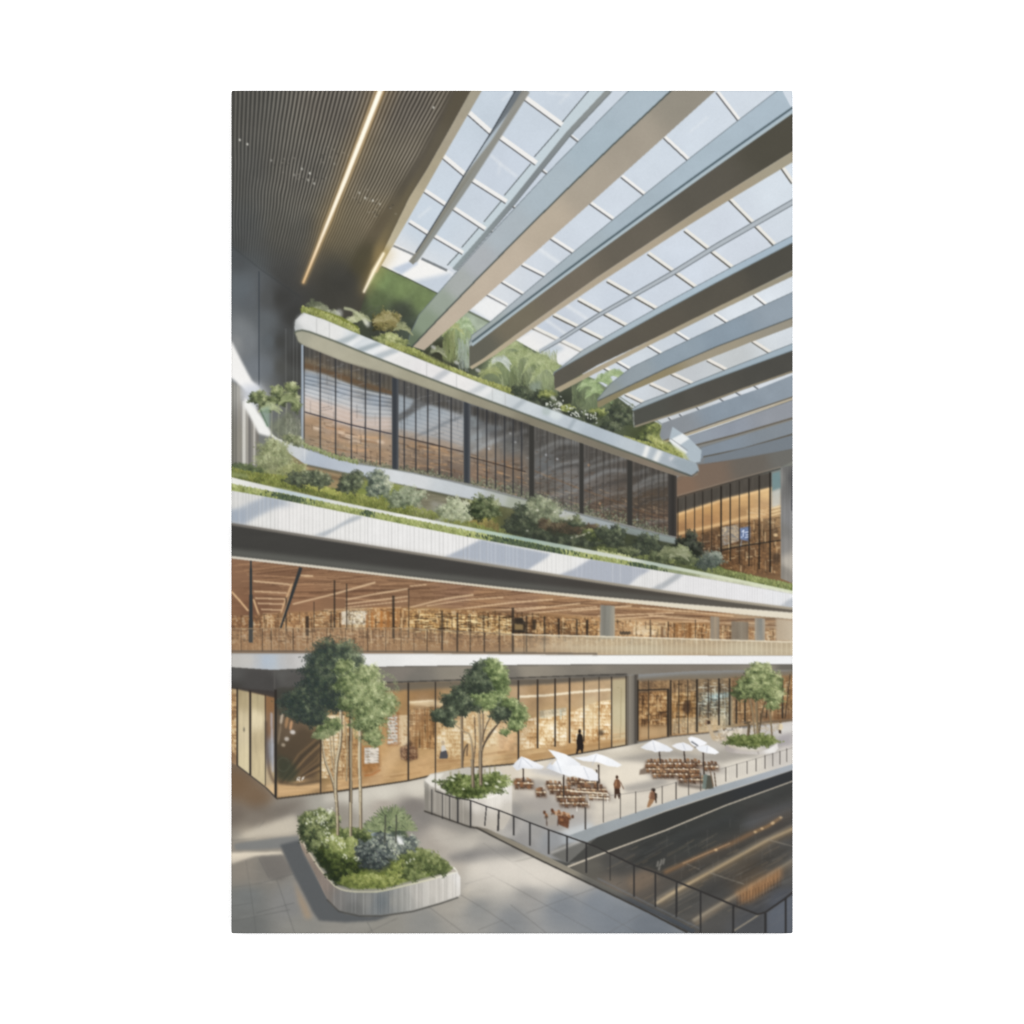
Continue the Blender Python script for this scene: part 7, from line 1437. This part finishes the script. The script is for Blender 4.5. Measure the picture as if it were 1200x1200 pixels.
# ---------------------------------------------------------------- paint it
IMG[:] = hx('#8a8a88')
paint_roof(); paint_garden(); paint_ceiling(); paint_wall(); paint_beams(); paint_hall(); paint_upper(); paint_terrace()
paint_gallery(); paint_shops(); paint_plaza(); paint_people_tables(); paint_planters()
IMG = blur(IMG, .52)
_X, _Y = grid(0, W, 0, H)
IMG = IMG * (1 + .022 * (fbm(_X / 1.7, _Y / 1.7, 5, 2) - .5))[..., None]
# the ink: greens lean to yellow, blues are muted, darks are a little deeper
_r, _g, _b = IMG[..., 0], IMG[..., 1], IMG[..., 2]
_r = _r + .22 * np.maximum(_g - np.maximum(_r, _b), 0)
IMG = np.stack([_r, _g, _b], -1)
_l = (IMG @ np.array([.3, .59, .11], np.float32))[..., None]
_k = np.where((_b > _r)[..., None], .24, .16)
IMG = IMG * (1 - _k) + _l * _k
IMG = IMG + (IMG - .48) * .13

# ---------------------------------------------------------------- the canvas itself
def to_linear(c):
    c = np.clip(c, 0, 1)
    return np.where(c <= .04045, c / 12.92, ((c + .055) / 1.055) ** 2.4)

ink, nt, bsdf = material('printed_ink_on_canvas')
at_ = nt.nodes.new('ShaderNodeVertexColor'); at_.layer_name = 'ink'
nt.links.new(at_.outputs['Color'], bsdf.inputs['Base Color'])
bsdf.inputs['Roughness'].default_value = 0.85; bsdf.inputs['Specular IOR Level'].default_value = 0.0
weave = nt.nodes.new('ShaderNodeTexNoise'); weave.inputs['Scale'].default_value = 900.0
bump = nt.nodes.new('ShaderNodeBump'); bump.inputs['Strength'].default_value = 0.04; bump.inputs['Distance'].default_value = 0.0003
nt.links.new(weave.outputs['Fac'], bump.inputs['Height']); nt.links.new(bump.outputs['Normal'], bsdf.inputs['Normal'])

def mesh_object(name, co, quads, col, mat, parent):
    me = bpy.data.meshes.new(name); n = len(quads)
    me.vertices.add(len(co)); me.vertices.foreach_set('co', np.ascontiguousarray(co, np.float32).ravel())
    me.loops.add(4 * n); me.loops.foreach_set('vertex_index', np.ascontiguousarray(quads, np.int32).ravel())
    me.polygons.add(n); me.polygons.foreach_set('loop_start', np.arange(0, 4 * n, 4, dtype=np.int32))
    me.update(calc_edges=True)
    at = me.color_attributes.new('ink', 'FLOAT_COLOR', 'POINT')
    rgba = np.ones((len(co), 4), np.float32); rgba[:, :3] = to_linear(col) / LEVEL
    at.data.foreach_set('color', rgba.ravel())
    me.materials.append(mat); me.validate()
    o = bpy.data.objects.new(name, me); scene.collection.objects.link(o); o.parent = parent
    return o

root = bpy.data.objects.new('canvas_print', None); scene.collection.objects.link(root)
root['label'] = 'tall canvas print of a sunlit shopping atrium with skylight, hanging on a white wall'
root['category'] = 'canvas print'

# vertices at pixel corners; the outermost millimetres roll back round the edge
pad = np.pad(IMG, ((1, 1), (1, 1), (0, 0)), mode='edge')
corner = (pad[0::S, 0::S][:PH + 1, :PW + 1] + pad[1::S, 0::S][:PH + 1, :PW + 1] + pad[0::S, 1::S][:PH + 1, :PW + 1] + pad[1::S, 1::S][:PH + 1, :PW + 1]) / 4
gi, gj = np.meshgrid(np.arange(PW + 1), np.arange(PH + 1))
R = 2.0
ex = np.minimum(gi, PW - gi).astype(float); ey = np.minimum(gj, PH - gj).astype(float)
cx = np.maximum(R - ex, 0); cy = np.maximum(R - ey, 0); cl = np.hypot(cx, cy); k = np.where(cl > R, R / np.maximum(cl, 1e-6), 1)
px = gi + np.sign(PW / 2 - gi) * cx * (1 - k); py = gj + np.sign(PH / 2 - gj) * cy * (1 - k)
roll = R - np.sqrt(np.maximum(R * R - np.minimum(cl, R) ** 2, 0))
VX = (px - PW / 2) / 1000; VZ = (PH / 2 - py) / 1000; VY = -FRONT + roll / 1000
VCO = np.stack([VX, VY, VZ], -1).reshape(-1, 3)
VCO[:, 0] += (X0 + X1) / 2000 - .6; VCO[:, 2] -= (Y0 + Y1) / 2000 - .6
VCOL = corner.reshape(-1, 3)

ids = IDS[0::S, 0::S].astype(int)
count = np.bincount(ids.ravel(), minlength=len(PARTS))
for i, (nm, lab, par) in enumerate(PARTS):         # a part of only a few specks belongs to what it sits on
    if 0 < count[i] < 6: ids[ids == i] = par if par is not None else 0
count = np.bincount(ids.ravel(), minlength=len(PARTS))
has_child = {p for i, (_, _, p) in enumerate(PARTS) if p is not None and count[i]}
made = {}
for i, (nm, lab, par) in enumerate(PARTS):
    if not count[i] and i not in has_child: continue
    parent = made.get(par, root)
    if count[i]:
        jj, ii = np.nonzero(ids == i); a = jj * (PW + 1) + ii
        q = np.stack([a, a + PW + 1, a + PW + 2, a + 1], 1)
        u, inv = np.unique(q, return_inverse=True)
        o = mesh_object(nm, VCO[u], inv.reshape(q.shape), VCOL[u], ink, parent)
    else:
        o = bpy.data.objects.new(nm, None); scene.collection.objects.link(o); o.parent = parent
    if lab: o['label'] = lab
    made[i] = o

# the wrapped sides carry the picture's edge on round to the wall
edge_ids = np.concatenate([np.arange(PW), np.arange(PH) * (PW + 1) + PW, PH * (PW + 1) + np.arange(PW, 0, -1), np.arange(PH, 0, -1) * (PW + 1)])
nE = len(edge_ids); ring = []; rcol = []
for k, d in enumerate((0, .25, .5, .75, 1.0)):
    c = VCO[edge_ids].copy(); y0 = c[:, 1].copy(); c[:, 1] = y0 + (-.0005 - y0) * d
    ring.append(c); rcol.append(VCOL[edge_ids] * (1 if k < 4 else .97))
base = np.arange(nE); nxt = (base + 1) % nE; quads = []
for k in range(4): quads.append(np.stack([k * nE + base, k * nE + nxt, (k + 1) * nE + nxt, (k + 1) * nE + base], 1))
o = mesh_object('wrapped_edge', np.concatenate(ring), np.concatenate(quads), np.concatenate(rcol), ink, root)
